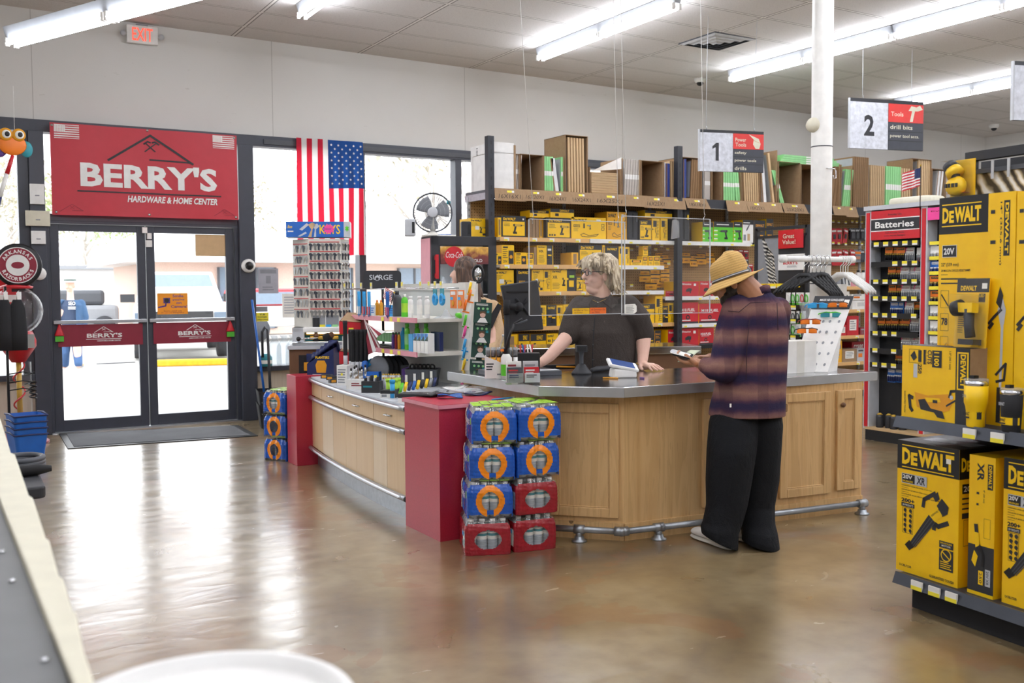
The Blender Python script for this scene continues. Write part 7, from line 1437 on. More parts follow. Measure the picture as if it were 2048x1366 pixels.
def f_ear(F): F.fine(.1,.84,.8,.95,2,'paper'); [F.circ(.25+.25*k,.7,F.w*.07,'mint') for k in range(3)]; F.circ(.5,.4,F.w*.16,'skinpale',2); F.poly([(.32,.42),(.36,.56),(.62,.58),(.68,.44),(.5,.5)],'brown',3); F.poly([(.2,.02),(.36,.24),(.64,.26),(.82,.02)],'white',2); F.rect(.72,.5,.86,.62,'teal',2)
for i,(px,y) in enumerate(((967,605),(965,645),(962,675),(958,720))):
    c = atW(px,y,6.75+.04*i); mb = MB(); mb.box(-.06,0,-.14,.06,.05,0,'darkgreen'); mb.box(-.02,.02,0,.02,.024,.02,'darkgreen'); f_ear(Face(mb,(-.06,0,-.14),(1,0,0),(0,0,1),.12,.14)); solo(mb,'dark_green_box','dark green boxed item with portrait hanging beside the counter, %s from the top' % ORD[i],'box','hanging dark green boxes',loc=c,rot=(0,R(4),R(-26)))
c = atW(956,548,7.0); mr = thing('magnifier','round black framed magnifying mirror over the accessory display','mirror',c,R(-28)); mb = MB(); mb.tube([(.036*math.cos(a),0,.06*math.sin(a)) for a in [2*math.pi*k/24 for k in range(25)]],.008,'black',8,False); mb.build('rim',mr); mb = MB(); mb.M = Matrix.Rotation(R(90),4,'X'); mb.lathe([(.001,-.004),(.036,-.003),(.036,.003),(.001,.004)],'chrome',n=24,sy=1.65); mb.build('glass',mr)
def f_s(F): F.text('SURGE',.15,.5,.28,'lightgrey',1,.62); F.circ(.36,.6,F.h*.14,'lightgrey',2); F.circ(.36,.56,F.h*.08,'charcoal',3)
mb = MB(); w_ = .29; mb.prism(rounded(w_,.13,.03),-.004,.004,'charcoal'); mb2 = MB(); mb2.M = Matrix.Rotation(R(90),4,'X'); mb2.prism(rounded(.3,.15,.03),-.005,.005,'charcoal'); mb2.M = Matrix.Identity(4); f_s(Face(mb2,(-.15,-.0055,-.075),(1,0,0),(0,0,1),.3,.15)); c = atW(765,560,8.0); mb2.box(-.01,0,c.z*-1+ZC,.01,.01,-.07,'charcoal')
solo(mb2,'header_panel','black rounded SURGE header panel behind the accessory hooks','sign',loc=c,rz=R(-25))
# red cardboard trays left of the display
for i,(y0,l) in enumerate(((640,'upper'),(700,'lower'))):
    c = atW(700,y0+28,8.0); mb = MB(); mb.add([(-.09,0,0),(.09,0,.0),(.09,.2,.05),(-.09,.2,.05),(-.09,0,.1),(.09,0,.09),(.09,.2,.16),(-.09,.2,.17)],[(0,1,2,3),(0,4,5,1),(1,5,6,2),(3,7,4,0),(2,6,7,3)],'red'); mb.poly([(-.085,.01,.104),(.085,.01,.094),(.085,.19,.16),(-.085,.19,.17)],'kraft'); mb.box(-.01,-.001,.02,.03,0,.05,'tag')
    solo(mb,'red_tray','%s red cardboard display tray left of the accessory display' % l,'tray','red trays',loc=c,rz=R(-40))
mb = MB(); c = atW(702,740,8.05); mb.box(-.07,0,0,.07,.1,.34,'white'); mb.box(-.06,-.001,.05,.06,0,.12,'orange'); solo(mb,'carton_stand','white carton stand carrying the red trays','stand',loc=(c.x,c.y,ZC),rz=R(-40))
# ---- goods on the cabinet top
def C(px,py): p = atZ(px,py,ZC); return Vector((p.x,p.y,ZC))
def cbx(px,py,w,d,h,m,label,cat,fn=None,rz=-55,grp=None,name=None,bevel=0,extra=None):
    mb = MB(); mb.box(-w/2,0,0,w/2,d,h,m)
    if fn: fn(Face(mb,(-w/2,0,0),(1,0,0),(0,0,1),w,h))
    if extra: extra(mb)
    return solo(mb,name or cat.replace(' ','_'),label,cat,grp,loc=C(px,py),rz=R(rz),bevel=bevel)
pl = thing('snack_display','navy open carton of snack bags at the far end of the maple cabinet','snack carton',C(641,752),R(-38)); mb = MB()
mb.add([(-.115,0,0),(.115,0,0),(.115,.17,0),(-.115,.17,0),(-.115,0,.1),(.115,0,.23),(.115,.17,.25),(-.115,.17,.14)],[(3,2,1,0),(0,1,5,4),(1,2,6,5),(2,3,7,6),(3,0,4,7)],'navy'); F = Face(mb,(-.115,-.0005,0),(1,0,0),(0,0,1),.23,.23); F.text('PLANTERS',.32,.62,.1,'yellow',1,.52,bold=.03); F.poly([(.36,.12),(.7,.12),(.74,.4),(.66,.56),(.4,.56),(.32,.4)],'amber',1); F.rect(.2,.04,.8,.06,'white'); mb.build('carton',pl)
for i in range(5): mb = MB(); mb.grid(lambda u,v: (-.09+.035*i+.08*u,.04+.1*v,.13+.025*i+.06*math.sin(3*v+u)),3,5,'navy'); mb.build('snack_bag',pl,solid=.012)
for i,px in enumerate((616,624)): mb = MB(); mb.grid(lambda u,v: ((u-.5)*.1,.015*math.sin(math.pi*u),.17*v),6,6,'navy'); mb.box(-.03,-.004,.03,.03,.006,.09,'amber'); solo(mb,'snack_bag','navy and orange snack bag leaning left of the snack carton, %s one' % ('outer','inner')[i],'snack bag','loose snack bags',loc=C(px,747),rz=R(-50),solid=.02)
cbx(606,742,.06,.06,.13,'white','white and blue carton at the far end of the maple cabinet','carton',lambda F: (F.rect(.1,.5,.9,.9,'blue'),F.rect(.1,.05,.9,.3,'blue')))
for i,(px,py) in enumerate(((652,757),(664,760),(672,766))): cbx(px,py,.09,.045,.03,'charcoal','orange banded battery pack lying before the snack carton, %s one' % ORD[i],'battery pack',lambda F: F.rect(.1,.2,.5,.8,'amber'),-40+20*i,'loose battery packs')
cbx(684,771,.085,.12,.15,'white','white display box with grey print holding black foam tubes','display box',lambda F: (F.fine(.1,.1,.9,.85,6,'grey'),F.rect(.4,.5,.6,.62,'tag',2)),-50)
cbx(718,765,.16,.14,.08,'kraft','brown carton holding the black foam tubes','carton',None,-50)
def tubes(px,py0,py1,label):
    b_ = C(px,py0) if px > 690 else C(684,771)+Vector((.046,.039,0)); h = atY(px,py1,b_.y).z-ZC-.1; mb = MB(); mb.lathe([(.016,0),(.0165,.07)],'lightgrey',n=10); mb.lathe([(.016,.07),(.0165,.08),(.0165,h-.03),(.019,h-.02),(.016,h)],'softblack',n=10); solo(mb,'foam_tube',label,'foam tube','black foam tubes',loc=b_+Vector((0,0,.151 if px < 690 else .081)))
tubes(686,766,655,'black foam tube standing alone left of the tube bundle')
for i in range(8): tubes(702+i*4.4,760+2*(i % 2),654,'black foam tube in the bundle, %s from the left' % ORD[i])
def ex_sil(mb):
    for k in range(6): x = -.05+.02*k; mb.ball((x,.04+.02*(k % 2),.1+.012*(k % 3)),(.011,.01,.035),'chrome',8,6); mb.ball((x,.04+.02*(k % 2),.14+.012*(k % 3)),(.008,.008,.012),'black',8,6)
cbx(713,779,.15,.09,.07,'white','white tray of silver pocket tools on the cabinet edge','tray',lambda F: F.fine(.25,.3,.8,.7,2,'deepred'),-38,extra=ex_sil)
for i,m in enumerate(('blue','sky','sky')): mb = MB(); mb.cyl((0,0,0),(.0,.0,.14),.022,m,12,.028); solo(mb,'blue_torch','%s torch lying tilted behind the silver tools, %s of three' % (m,ORD[i]),'torch','blue torches',loc=C(727+7*i,762-3*i)+Vector((0,0,.06)),rot=(R(50),R(20),R(-30)))
cbx(742,768,.12,.08,.09,'blue','blue carton with yellow tag behind the black tray','carton',lambda F: (F.fine(.2,.5,.8,.7,1,'gold'),F.rect(.7,.4,.9,.75,'tag',2)),-38)
def ex_blk(mb):
    for k in range(5): mb.box(-.05+.022*k,.02,.06,-.038+.022*k,.06,.1+.01*(k % 3),'lightgrey' if k % 2 else 'charcoal')
cbx(741,786,.13,.09,.08,'charcoal','black tray of small hardware on the cabinet edge','tray',lambda F: F.fine(.1,.4,.6,.7,1,'teal'),-38,extra=ex_blk)
for i in range(5): mb = MB(); mb.M = Matrix.Rotation(R(90),4,'X'); mb.lathe([(.03,-.01),(.095,-.012),(.1,0),(.095,.012),(.03,.01)],'softblack' if i else 'grey',n=24); mb.lathe([(.04,-.013),(.06,-.0135)],'lightgrey',n=20,cap=False); solo(mb,'coiled_cord','%s coil standing in the row under the lower shelf, %s from the left' % ('grey' if i == 0 else 'black',ORD[i]),'coil','standing coils',loc=C(758+10*i,762)+Vector((0,0,.1)),rz=R(-60))
for i in range(14):
    mb = MB(); mb.cyl((0,0,0),(0,0,.09),.012,'lightgrey' if i % 3 else 'grey',10); mb.cyl((0,0,.09),(0,0,.1),.008,'gold',8); solo(mb,'small_torch','small silver torch in the upright cluster, %s row, %s from the left' % (('front','back')[i // 7],ORD[i % 7]),'torch','silver torches',loc=C(767+5.2*(i % 7),783-8*(i//7))+Vector((0,0,.0)))
for i,(px,py,m) in enumerate(((777,793,'lime'),(785,796,'sky'),(791,793,'lime'),(797,791,'lime'))): mb = MB(); mb.cyl((0,0,.0),(0,0,.1),.016,m,12); mb.cyl((0,0,.1),(0,0,.12),.019,m,12); mb.cyl((0,0,.03),(0,0,.05),.0165,'charcoal',12); solo(mb,'bright_torch','%s torch standing before the silver torches, %s from the left' % ('lime green' if m == 'lime' else 'bright blue',ORD[i]),'torch','bright torches',loc=C(px,py))
def f_tray(F): F.rect(0,.0,1,.55,'white'); F.rect(.1,.12,.45,.45,'grey',2)
cbx(775,796,.1,.08,.05,'charcoal','white fronted tray of torches on the cabinet edge','tray',f_tray,-42); kt = cbx(836,806,.26,.14,.055,'charcoal','long tray of yellow and blue utility knives beside the red pedestal','tray',f_tray,-40)
for i in range(9): mb = MB(); mb.cyl((0,0,0),(0,.05,.05),.011,('limebox','yellow','navy','blue','yellow','black','yellow','grey','navy')[i],8); mb.box(-.008,.04,.05,.008,.044,.1,'paper' if i % 2 else 'darkgrey'); o = solo(mb,'utility_knife','utility knife with tag in the long tray, %s from the left' % ORD[i],'knife','utility knives',loc=C(801+8.4*i,800-1.6*i)+Vector((0,0,.055)),rz=R(-40))
bk = thing('storage_basket','dark open plastic basket of coiled black cables under the lower shelf','basket',C(846,772),R(-38)); mb = MB()
a_,b_ = rounded(.2,.14,.02),rounded(.24,.17,.02); n = len(a_); vs = [(x,y,0) for x,y in a_]+[(x,y,.13) for x,y in b_]; mb.add(vs,[(i,(i+1) % n,n+(i+1) % n,n+i) for i in range(n)]+[tuple(range(n))],'darkgrey'); mb.build('basket',bk,solid=.004)
for i in range(6): mb = MB(); mb.tube([(-.08+.03*i+.02*math.cos(a),.0,.14+.02*math.sin(a)) for a in [2*math.pi*k/10 for k in range(11)]],.007,'black',6,False); mb.build('cable',bk)
cbx(811,768,.07,.05,.14,'charcoal','dark carton with violet picture next to the cable basket','carton',lambda F: (F.poly([(.1,.1),(.9,.4),(.9,.95),(.1,.8)],'purple'),F.poly([(.3,.1),(.95,.3),(.9,.6)],'rose',2)),-35)
# flat packages on the red pedestal
ZP = .79
for i,(px,py,w,d,m,rz,l) in enumerate(((868,792,.2,.15,'softblack',20,'black mesh package in clear film'),(900,797,.15,.07,'blue',-20,'blue package'),(930,789,.22,.12,'lightgrey',-15,'grey magazine in clear film'),(955,790,.16,.1,'navy',10,'navy and white folded leaflet'),(915,781,.2,.1,'white',30,'white clear-bagged sheet'))):
    p = atZ(px,py,ZP); mb = MB(); mb.grid(lambda u,v: ((u-.5)*w,(v-.5)*d,.012*math.sin(u*4+i)*math.sin(v*3+1)+.012+.006*(i % 3)),8,6,m); mb.grid(lambda u,v: ((u-.5)*w*1.15,(v-.5)*d*1.15,.02+.012*math.sin(u*5+2*v+i)+.006*(i % 3)),8,6,'clearplastic'); solo(mb,'flat_package',l+' lying on the red pedestal','package','packages on the red pedestal',loc=(p.x,p.y,ZP),rz=R(rz),solid=.004)
mb = MB(); p = atZ(1010,797,ZP); mb.cyl((-.09,0,.006),(.07,.0,.006),.005,'sky',8); mb.cyl((.07,0,.006),(.09,0,.006),.006,'white',8); solo(mb,'pen','pale blue pen lying at the back edge of the red pedestal','pen',loc=(2.95,5.12,ZP),rz=R(10))
# ---- key cutting machine and key carousel
KP = Plane(atY(600,700,8.25).xy.to_3d(),-24)
kx = lambda px,y,yo=0: KP.at(px,y,yo)
mb = MB(); a,b = kx(578,692),kx(668,692); mb.box(a.x,0,0,b.x+.12,.5,a.z-.03,'brown'); mb.box(a.x-.01,-.02,a.z-.03,b.x+.14,.52,a.z,'lightgrey'); mb.box(a.x+.08,-.002,.5,b.x,0,a.z-.08,'softblack'); solo(mb,'machine_stand','brown stand with light top under the key cutting machine','stand',loc=KP.w(0,0,0),rz=KP.rz); zk = a.z
km = thing('key_machine','white key cutting machine with teal chamber below the key carousel','key machine',KP.w(0,.05,zk),KP.rz); a,b = kx(584,655,.05),kx(704,655,.05); h = a.z-zk; w = b.x-a.x
mb = MB(); mb.box(a.x,.12,0,b.x,.42,h,'white'); mb.box(a.x,0,0,a.x+.1,.12,h,'lightgrey'); mb.box(b.x-.05,0,0,b.x,.12,h,'lightgrey'); mb.box(a.x,0,h-.045,b.x,.42,h,'white'); mb.box(a.x,-.04,0,b.x,.12,.035,'alu'); mb.build('housing',km,bevel=.008)
mb = MB(); mb.box(a.x+.1,.1,.035,b.x-.05,.115,h-.05,'teal'); mb.lathe([(.03,0),(.03,.2)],'softblack',(a.x+.2,.05,.035),12); mb.ball((a.x+.3,.04,.07),(.05,.04,.04),'softblack',12,8); mb.build('chamber',km)
mb = MB(); mb.cyl((a.x+.11,.05,h*.62),(b.x-.08,.05,h*.62),.012,'gold',10); mb.cyl((a.x+.15,.04,h*.4),(b.x-.12,.04,h*.4),.016,'gold',10); mb.ball((a.x+.2,.03,h*.55),.025,'brown',10,8); mb.ball((b.x-.18,.03,h*.55),.028,'brown',10,8); mb.build('cutting_shaft',km)
mb = MB(); mb.cyl((a.x+.06,-.07,.06),(a.x+.22,-.03,.065),.006,'chrome',8); mb.ball((a.x+.06,-.07,.06),.02,'black',12,8); mb.build('lever',km)
glow('lampstrip','#ffe2b0',2.2); mb = MB(); mb.cyl((a.x+.12,.03,h-.052),(b.x-.1,.03,h-.052),.007,'lampstrip',8); mb.build('work_lamp',km)
KC = Plane(KP.w(kx(640,640,.1).x,.22,0),-24); z0 = KC.at(640,650,-.1).z; z1 = KC.at(640,478,-.1).z
kc = thing('key_carousel','white revolving key rack with blue KEYS header','key rack',KC.w(0,0,zk+h+.0),KC.rz); zb = zk+h; H_ = z1-zb
pol = [(-.235,.02),(-.09,-.11),(.185,-.11),(.25,.02),(.185,.15),(-.09,.15)]
mb = MB(); mb.prism(pol,.0,H_,'offwhite'); mb.box(-.06,-.112,.01,.16,-.108,.1,'grey'); mb.box(.045,-.113,.01,.05,-.107,.1,'white')
for k,m in enumerate(('sky','tag','sky','mint')): mb.box(-.06+.055*k,-.115,.0,-.015+.055*k,-.112,.02,m)
mb.build('drum',kc)
hs_ = KC.at(640,447,-.12).z-z1
mb = MB(); mb.box(-.275,-.13,H_+.015,.215,.1,H_+.015+hs_,'blue'); mb.box(.215,-.13,H_+.015,.27,.1,H_+.015+hs_,'lightgrey'); F = Face(mb,(-.275,-.13,H_+.015),(1,0,0),(0,0,1),.49,hs_)
F.text('Ilco',.03,.58,.2,'yellow',1,.08,bold=.02,sh=.2); F.fine(.03,.3,.14,.45,1,'white'); F.text('KEYS',.58,.2,.6,'yellow',1,.36); F.poly([(.38,.0),(.44,.5),(.38,.8),(.46,.95),(.52,.8),(.46,.5),(.44,.0)],'tan',2); F.poly([(.48,.0),(.5,.5),(.46,.75),(.54,.88),(.58,.7),(.52,.5),(.52,.0)],'lightgrey',2); F.poly([(.23,.5),(.36,.9),(.4,.8),(.28,.42)],'lightgrey',2); F.poly([(.2,.05),(.34,.35),(.36,.25),(.24,.02)],'lightgrey',2)
s_ = []
for k in range(20): r = .05 if k % 2 == 0 else .032; s_.append((.74+r*1.1*math.cos(k*.3142)/.49,.52+r*math.sin(k*.3142)/hs_))
F.poly(s_,'pink',3); F.fine(.66,.45,.82,.6,2,'purple',4,.3); mb.build('header',kc)
mb = MB(); mb.poly([(.243+.02*math.cos(k*.52)*(1 if k % 2 else .55),-.131,H_+.015+hs_*.55+.03*math.sin(k*.52)*(1 if k % 2 else .55)) for k in range(12)],'limebox'); mb.build('star_sticker',kc)
mb = MB()
for dz,dx in ((0,0),(-.002,.006)): mb.M = Matrix.Translation((dx,-.004-.004*(dx > 0),dz)); mb.prism([(.0105*math.cos(q),.0105*math.sin(q)) for q in [2*math.pi*k/8 for k in range(8)]],-.001,.001,'chrome'); mb.prism([(-.004,-.036),(.003,-.036),(.004,-.01),(-.004,-.01)],-.001,.001,'chrome')
for i,v in enumerate(mb.v): mb.v[i] = (v[0],v[2]-.003,v[1])
tmp = mb.build('k'); KM = tmp.data; bpy.data.objects.remove(tmp); KM2 = KM.copy(); KM2.materials[0] = MAT['darksteel']
def keyrow(p0,p1,z,n,lab,col='red'):
    p0,p1 = Vector(p0),Vector(p1); d = p1-p0; a = math.atan2(d.y,d.x); nn = Vector((d.y,-d.x,0)).normalized()
    mb = MB(); mb.M = Matrix.Translation((p0.x,p0.y,z+.016)) @ Matrix.Rotation(a,4,'Z'); mb.box(.01,-.006,0,d.length-.01,0,.006,col); mb.build('label_rail',kc)
    for i in range(n):
        q = p0+d*((i+.5)/n)+nn*.004; o = bpy.data.objects.new('key',KM2 if rnd.random() < .35 else KM); COL.objects.link(o); wq = KC.w(q.x,q.y,zb+z); o.location = wq; o.rotation_euler = (0,R(rnd.uniform(-8,8)),KC.rz+a); s = 1.25; o.scale = (s,1,s)
        tag(o,'hanging key blank on the carousel %s, %s from left' % (lab,ORD[i]),'key','key blanks on the carousel')
for r in range(8):
    z = H_-.045-r*(H_-.15)/7.4; keyrow((-.09,-.11,0),(.185,-.11,0),z,8,'front face, row %d' % (r+1))
    keyrow((.185,-.11,0),(.25,.02,0),z,3,'right face, row %d' % (r+1),'lightgrey')
for r in range(7): keyrow((-.235,.02,0),(-.09,-.11,0),H_-.06-r*(H_-.1)/7.,5,'left face, row %d' % (r+1))
# ---- drinks fridge, fan, speakers
fr = thing('drinks_fridge','dark glass-door drinks fridge with red side and round logo header','fridge',(4.18,8.62,0),R(-6)); fx0,fx1 = .0,.68; fz = 1.96
mb = MB(); mb.box(fx0,.03,0,.03,.3,fz,'black'); mb.box(fx1-.03,.03,0,fx1,.3,fz,'black'); mb.box(0,.28,0,fx1,.3,fz,'lightgrey'); mb.box(0,.03,fz-.04,fx1,.3,fz,'black'); mb.box(0,.03,0,fx1,.3,.2,'black'); mb.box(-.004,.03,.1,0,.3,fz-.02,'rose'); mb.build('cabinet',fr)
mb = MB(); mb.box(0,0,.2,.09,.03,fz,'charcoal'); mb.box(fx1-.09,0,.2,fx1,.03,fz,'charcoal'); mb.box(0,0,fz-.09,fx1,.03,fz,'charcoal'); mb.box(0,0,.2,fx1,.03,.3,'charcoal'); o = mb.build('door',fr,bevel=.005); mb = MB(); mb.box(.08,.012,.28,fx1-.08,.018,fz-.08,'glass'); mb.build('glass',o); mb = MB(); mb.box(.03,-.05,1.55,.055,-.02,1.78,'red'); mb.box(.03,-.02,1.56,.055,.0,1.6,'red'); mb.box(.03,-.02,1.73,.055,.0,1.77,'red'); mb.build('handle',o)
t = NT('colaband'); x,y,z = t.xyz(); n = t.noise(14,4); t.bsdf(t.ramp(t.math('ADD',t.math('MULTIPLY',n,.5),t.math('MULTIPLY',t.math('SUBTRACT',z,1.65),2.2)),[(.2,'#4a1d2a'),(.5,'#7d3a34'),(.68,'#e2b04a'),(.85,'#f3e9d2')]),.4); MAT['colaband'] = t.m
mb = MB(); mb.box(.09,-.004,1.69,fx1-.09,0.01,1.86,'colaband'); F = Face(mb,(.09,-.0045,1.69),(1,0,0),(0,0,1),fx1-.18,.17); F.circ(.28,.42,.1,'red',1,28); F.text('Coca-Cola',.11,.36,.34,'white',2,.35,bold=.0,sh=.3); F.text('ICE COLD',.47,.12,.18,'white',2,.4); mb.build('logo_header',fr)
for z in (1.4,1.1,.8): mb = MB(); mb.box(.03,.05,z-.012,fx1-.03,.27,z,'white'); mb.build('shelf',fr)
glow('fridgelamp','#f2f8ff',9.); mb = MB(); mb.cyl((.06,.06,.35),(.06,.06,1.66),.012,'fridgelamp',8); mb.build('inside_lamp',fr)
for i in range(6): mb = MB(); mb.lathe([(.026,0),(.028,.1),(.012,.15),(.012,.17)],'hazyplastic',n=10); mb.lathe([(.028,.04),(.0285,.09)],'sky' if i < 3 else 'lime',n=10,cap=False); solo(mb,'drink_bottle','small drink bottle on the upper fridge shelf, %s from the left' % ORD[i],'bottle','bottles in the fridge',loc=Vector((4.18,8.62,1.401))+Matrix.Rotation(R(-6),3,'Z') @ Vector((.08+.09*i,.14,0)))
fc = atY(868,425,8.75); fn_ = thing('desk_fan','grey round desk fan standing on top of the drinks fridge','fan',(fc.x,8.78,fz),R(-26)); rr_ = .187; cz = fc.z-fz
mb = MB(); mb.lathe([(.11,0),(.11,.015),(.05,.03),(.03,.05)],'offwhite',n=24); mb.cyl((0,.02,.03),(0,.03,cz-.02),.025,'offwhite',12); mb.build('base',fn_); mb = MB(); mb.M = Matrix.Translation((0,.06,cz)) @ Matrix.Rotation(R(90),4,'X'); mb.lathe([(.02,-.06),(.055,-.05),(.055,.02),(.03,.03)],'lightgrey',n=20); mb.build('motor',fn_)
for k in range(3):
    mb = MB(); q0_ = 2*math.pi*k/3+.3; mb.grid(lambda u,v: ((.045+.12*u)*math.cos(q0_+1.5*(v-.5)*(1-.25*u)),.0+.03*(v-.5),cz+(.045+.12*u)*math.sin(q0_+1.5*(v-.5)*(1-.25*u))),5,5,'grey'); mb.build('blade',fn_,solid=.002)
mb = MB()
for yy in (-.045,.04): mb.tube([(rr_*math.cos(a),yy*.3,cz+rr_*math.sin(a)) for a in [2*math.pi*k/40 for k in range(41)]],.008,'darkgrey',6,False)
for k in range(44):
    a = 2*math.pi*k/44; ca,sa = math.cos(a),math.sin(a)
    for yy in (-.05,.045): mb.tube([(.05*ca,yy,cz+.05*sa),(.13*ca,yy,cz+.13*sa),(rr_*ca,yy*.2,cz+rr_*sa)],.0017,'grey',3,False)
for r in (.08,.12,.155): mb.tube([(r*math.cos(a),-.05 if r < .14 else -.036,cz+r*math.sin(a)) for a in [2*math.pi*k/30 for k in range(31)]],.0014,'lightgrey',3,False)
mb.build('wire_guard',fn_); mb = MB(); mb.M = Matrix.Translation((0,-.055,cz)) @ Matrix.Rotation(R(90),4,'X'); mb.lathe([(.05,-.006),(.05,.004),(.04,.008)],'lightgrey',n=24); mb.build('hub_badge',fn_)
mb = MB(); c = atY(897,405,8.7); mb.M = Matrix.Rotation(R(90),4,'X'); mb.lathe([(.022,-.003),(.022,.003)],'teal',n=16); solo(mb,'round_tag','round green tag hung on the right of the fan guard','tag',loc=(c.x,8.7,c.z))
mb = MB(); mb.box(-.09,-.06,0,.09,.06,.012,'paper'); mb.box(-.07,-.05,.012,.04,.03,.02,'blue'); solo(mb,'papers','papers with blue cover lying before the fan on the fridge','papers',loc=(4.36,8.69,fz+.001))
for px,y1,m,l in ((818,438,'lightgrey','grey speaker standing at the left on the drinks fridge'),(930,443,'charcoal','dark speaker standing at the right on the drinks fridge')):
    c = atY(px,y1,8.8); s_p = thing('speaker',l,'speaker',(c.x,8.77,fz),R(-20),'speakers on the fridge'); hh = c.z-fz; mb = MB(); mb.box(-.05,0,0,.05,.1,hh,m); mb.build('cabinet',s_p,bevel=.012); mb = MB(); mb.box(.015,-.004,.03,.04,0,hh-.03,'black'); mb.build('grille',s_p)
mb = MB(); a = atY(925,410,9.1); mb.M = Matrix.Translation((0,0,0)); mb.cyl((0,0,-2.1),(.02,0,.3),.03,'steel',10); mb.cyl((.02,0,.3),(.0,0,.62),.035,'alu',10); solo(mb,'wrapped_pipe','foil wrapped pipe upright between window and shelving end','pipe',loc=(5.78,10.6,2.1))
# ---- goods on the pine counter
CZ = .8955
def K_(px,py): p = atZ(px,py,CZ); return Vector((p.x,p.y,CZ))
rt = thing('repellent_display','white open carton of black-capped spray bottles at the left end of the steel top','display carton',K_(1002,757),R(-30)); mb = MB(); mb.ext([(-.1,0,0),(.09,0,0),(.09,0,.06),(-.1,0,.14)],(0,.09,0),'white'); F = Face(mb,(-.1,-.0005,0),(1,0,0),(0,0,1),.19,.14); F.fine(.05,.35,.3,.7,3,'charcoal',1,.5); F.fine(.4,.12,.75,.25,1,'grey'); mb.build('carton',rt)
for i in range(6):
    for j in range(2): mb = MB(); x = -.08+.034*i; y = .025+.04*j; mb.lathe([(.014,0),(.014,.12)],'amber' if i < 4 else 'white',(x,y,.01),10); mb.lathe([(.013,.13),(.013,.175)],'black',(x,y,.0),10); mb.build('spray_bottle',rt); mb = MB(); mb.lathe([(.0145,.14),(.0145,.19)],'hazyplastic',(x,y,0),10); mb.build('clear_cap',rt)
p = K_(1029,760); sb = thing('spray_bottle','white spray bottle with green label and black top beside the pens','bottle',(p.x,p.y+.1,CZ)); mb = MB(); mb.lathe([(.033,0),(.033,.13),(.02,.155)],'white',n=16); mb.build('body',sb); mb = MB(); mb.lathe([(.0335,.02),(.0335,.09)],'limebox',n=16,cap=False); mb.build('label',sb); mb = MB(); mb.lathe([(.022,.155),(.024,.185),(.01,.19)],'black',n=12); mb.box(-.035,-.01,.17,.0,.01,.185,'orange'); mb.build('sprayer',sb)
p = K_(1066,756)+Vector((.03,.12,0)); pc = thing('pen_holder','black cube pen holder full of pens beside the business cards','pen holder',p,R(-30)); mb = MB(); mb.box(-.06,-.05,0,.08,.05,.15,'black'); mb.build('box',pc,bevel=.004)
for i,m in enumerate(('orange','red','red','blue','paper','red','white')): a = Vector((p.x-.05+.018*i,p.y+.02,CZ+.1)); mb = MB(); mb.cyl((0,0,0),(.02*(i % 3-1),.01,.1),.005,m,8); solo(mb,'pen','%s pen standing in the black pen holder, %s from the left' % (m,ORD[i]),'pen','pens in the holder',loc=a)
p = K_(1052,770); ch = thing('card_holder','clear stepped holder with business cards at the counter edge','card holder',p+Vector((0,.02,0)),R(-22)); mb = MB()
for k in range(3): mb.box(-.1,.03*k,.0,.1,.03*k+.003,.05+.035*k,'clearplastic')
mb.box(-.1,0,0,.1,.09,.003,'clearplastic'); mb.build('acrylic_stand',ch)
for i in range(6): mb = MB(); x = -.05 if i % 2 == 0 else .05; k = i//2; mb.box(x-.044,.006+.03*k,.012,x+.044,.022+.03*k,.065+.033*k,('grey','lightgrey','darkgrey','red','white','lightgrey')[i]); F = Face(mb,(x-.044,.0055+.03*k,.012),(1,0,0),(0,0,1),.088,.053+.033*k); F.fine(.1,.5,.8,.9,2,('navy','charcoal','red','white','deepred','grey')[i]); solo_ = mb.build('card_stack',ch)
sc = thing('barcode_scanner','black barcode scanner upright in its cradle before the cashier','scanner',K_(1163,748),R(-30)); mb = MB(); mb.lathe([(.06,0),(.058,.012),(.04,.035),(.025,.06),(.02,.065)],'charcoal',n=18,sx=1.1); mb.build('cradle',sc); mb = MB(); mb.tube([(0,0,.05),(0,.005,.11),(0,0,.15)],[.014,.013,.02],'darkgrey',12); mb.box(-.035,-.05,.145,.035,.04,.185,'charcoal'); mb.box(-.027,-.0505,.15,.027,-.05,.178,'black'); mb.build('scanner_head',sc,bevel=.008)
mb = MB(); mb.tube([(0,0,.014),(.06,.02,.018),(.13,.01,.022),(.2,.04,.03)],[.014,.02,.018,.014],'charcoal',10); solo(mb,'cable_bundle','thick black cable lying right of the barcode scanner','cable',loc=K_(1183,745))
tm = thing('card_terminal','white payment tablet with blue screen on a wedge stand','card terminal',K_(1250,756),R(-22)); mb = MB(); mb.ext([(-.08,0,0),(.08,0,0),(.075,.0,.045),(-.07,.0,.06)],(0,.11,0),'white'); mb.build('stand',tm,bevel=.012); mb = MB(); mb.M = Matrix.Translation((0,.05,.075)) @ Matrix.Rotation(R(12),4,'Y') @ Matrix.Rotation(R(18),4,'X'); mb.box(-.1,-.055,-.01,.095,.06,.01,'white'); o = mb.build('tablet',tm,bevel=.008)
mat('screenblue','#33518f',.15); mb = MB(); mb.M = Matrix.Translation((0,.05,.075)) @ Matrix.Rotation(R(12),4,'Y') @ Matrix.Rotation(R(18),4,'X'); mb.box(-.08,-.045,.0095,.07,.05,.0108,'screenblue'); mb.build('screen',o)
for px0,px1,m,l in ((1206,1236,'amber','yellow pencil lying before the payment tablet'),(1280,1288,'purple','purple pen end poking out behind the payment tablet')):
    a,b = K_(px0,757),K_(px1,758); mb = MB(); mb.cyl((0,0,.005),b-a+Vector((0,0,.005)),.0045,m,8); solo(mb,'pencil',l,'pencil',loc=a)
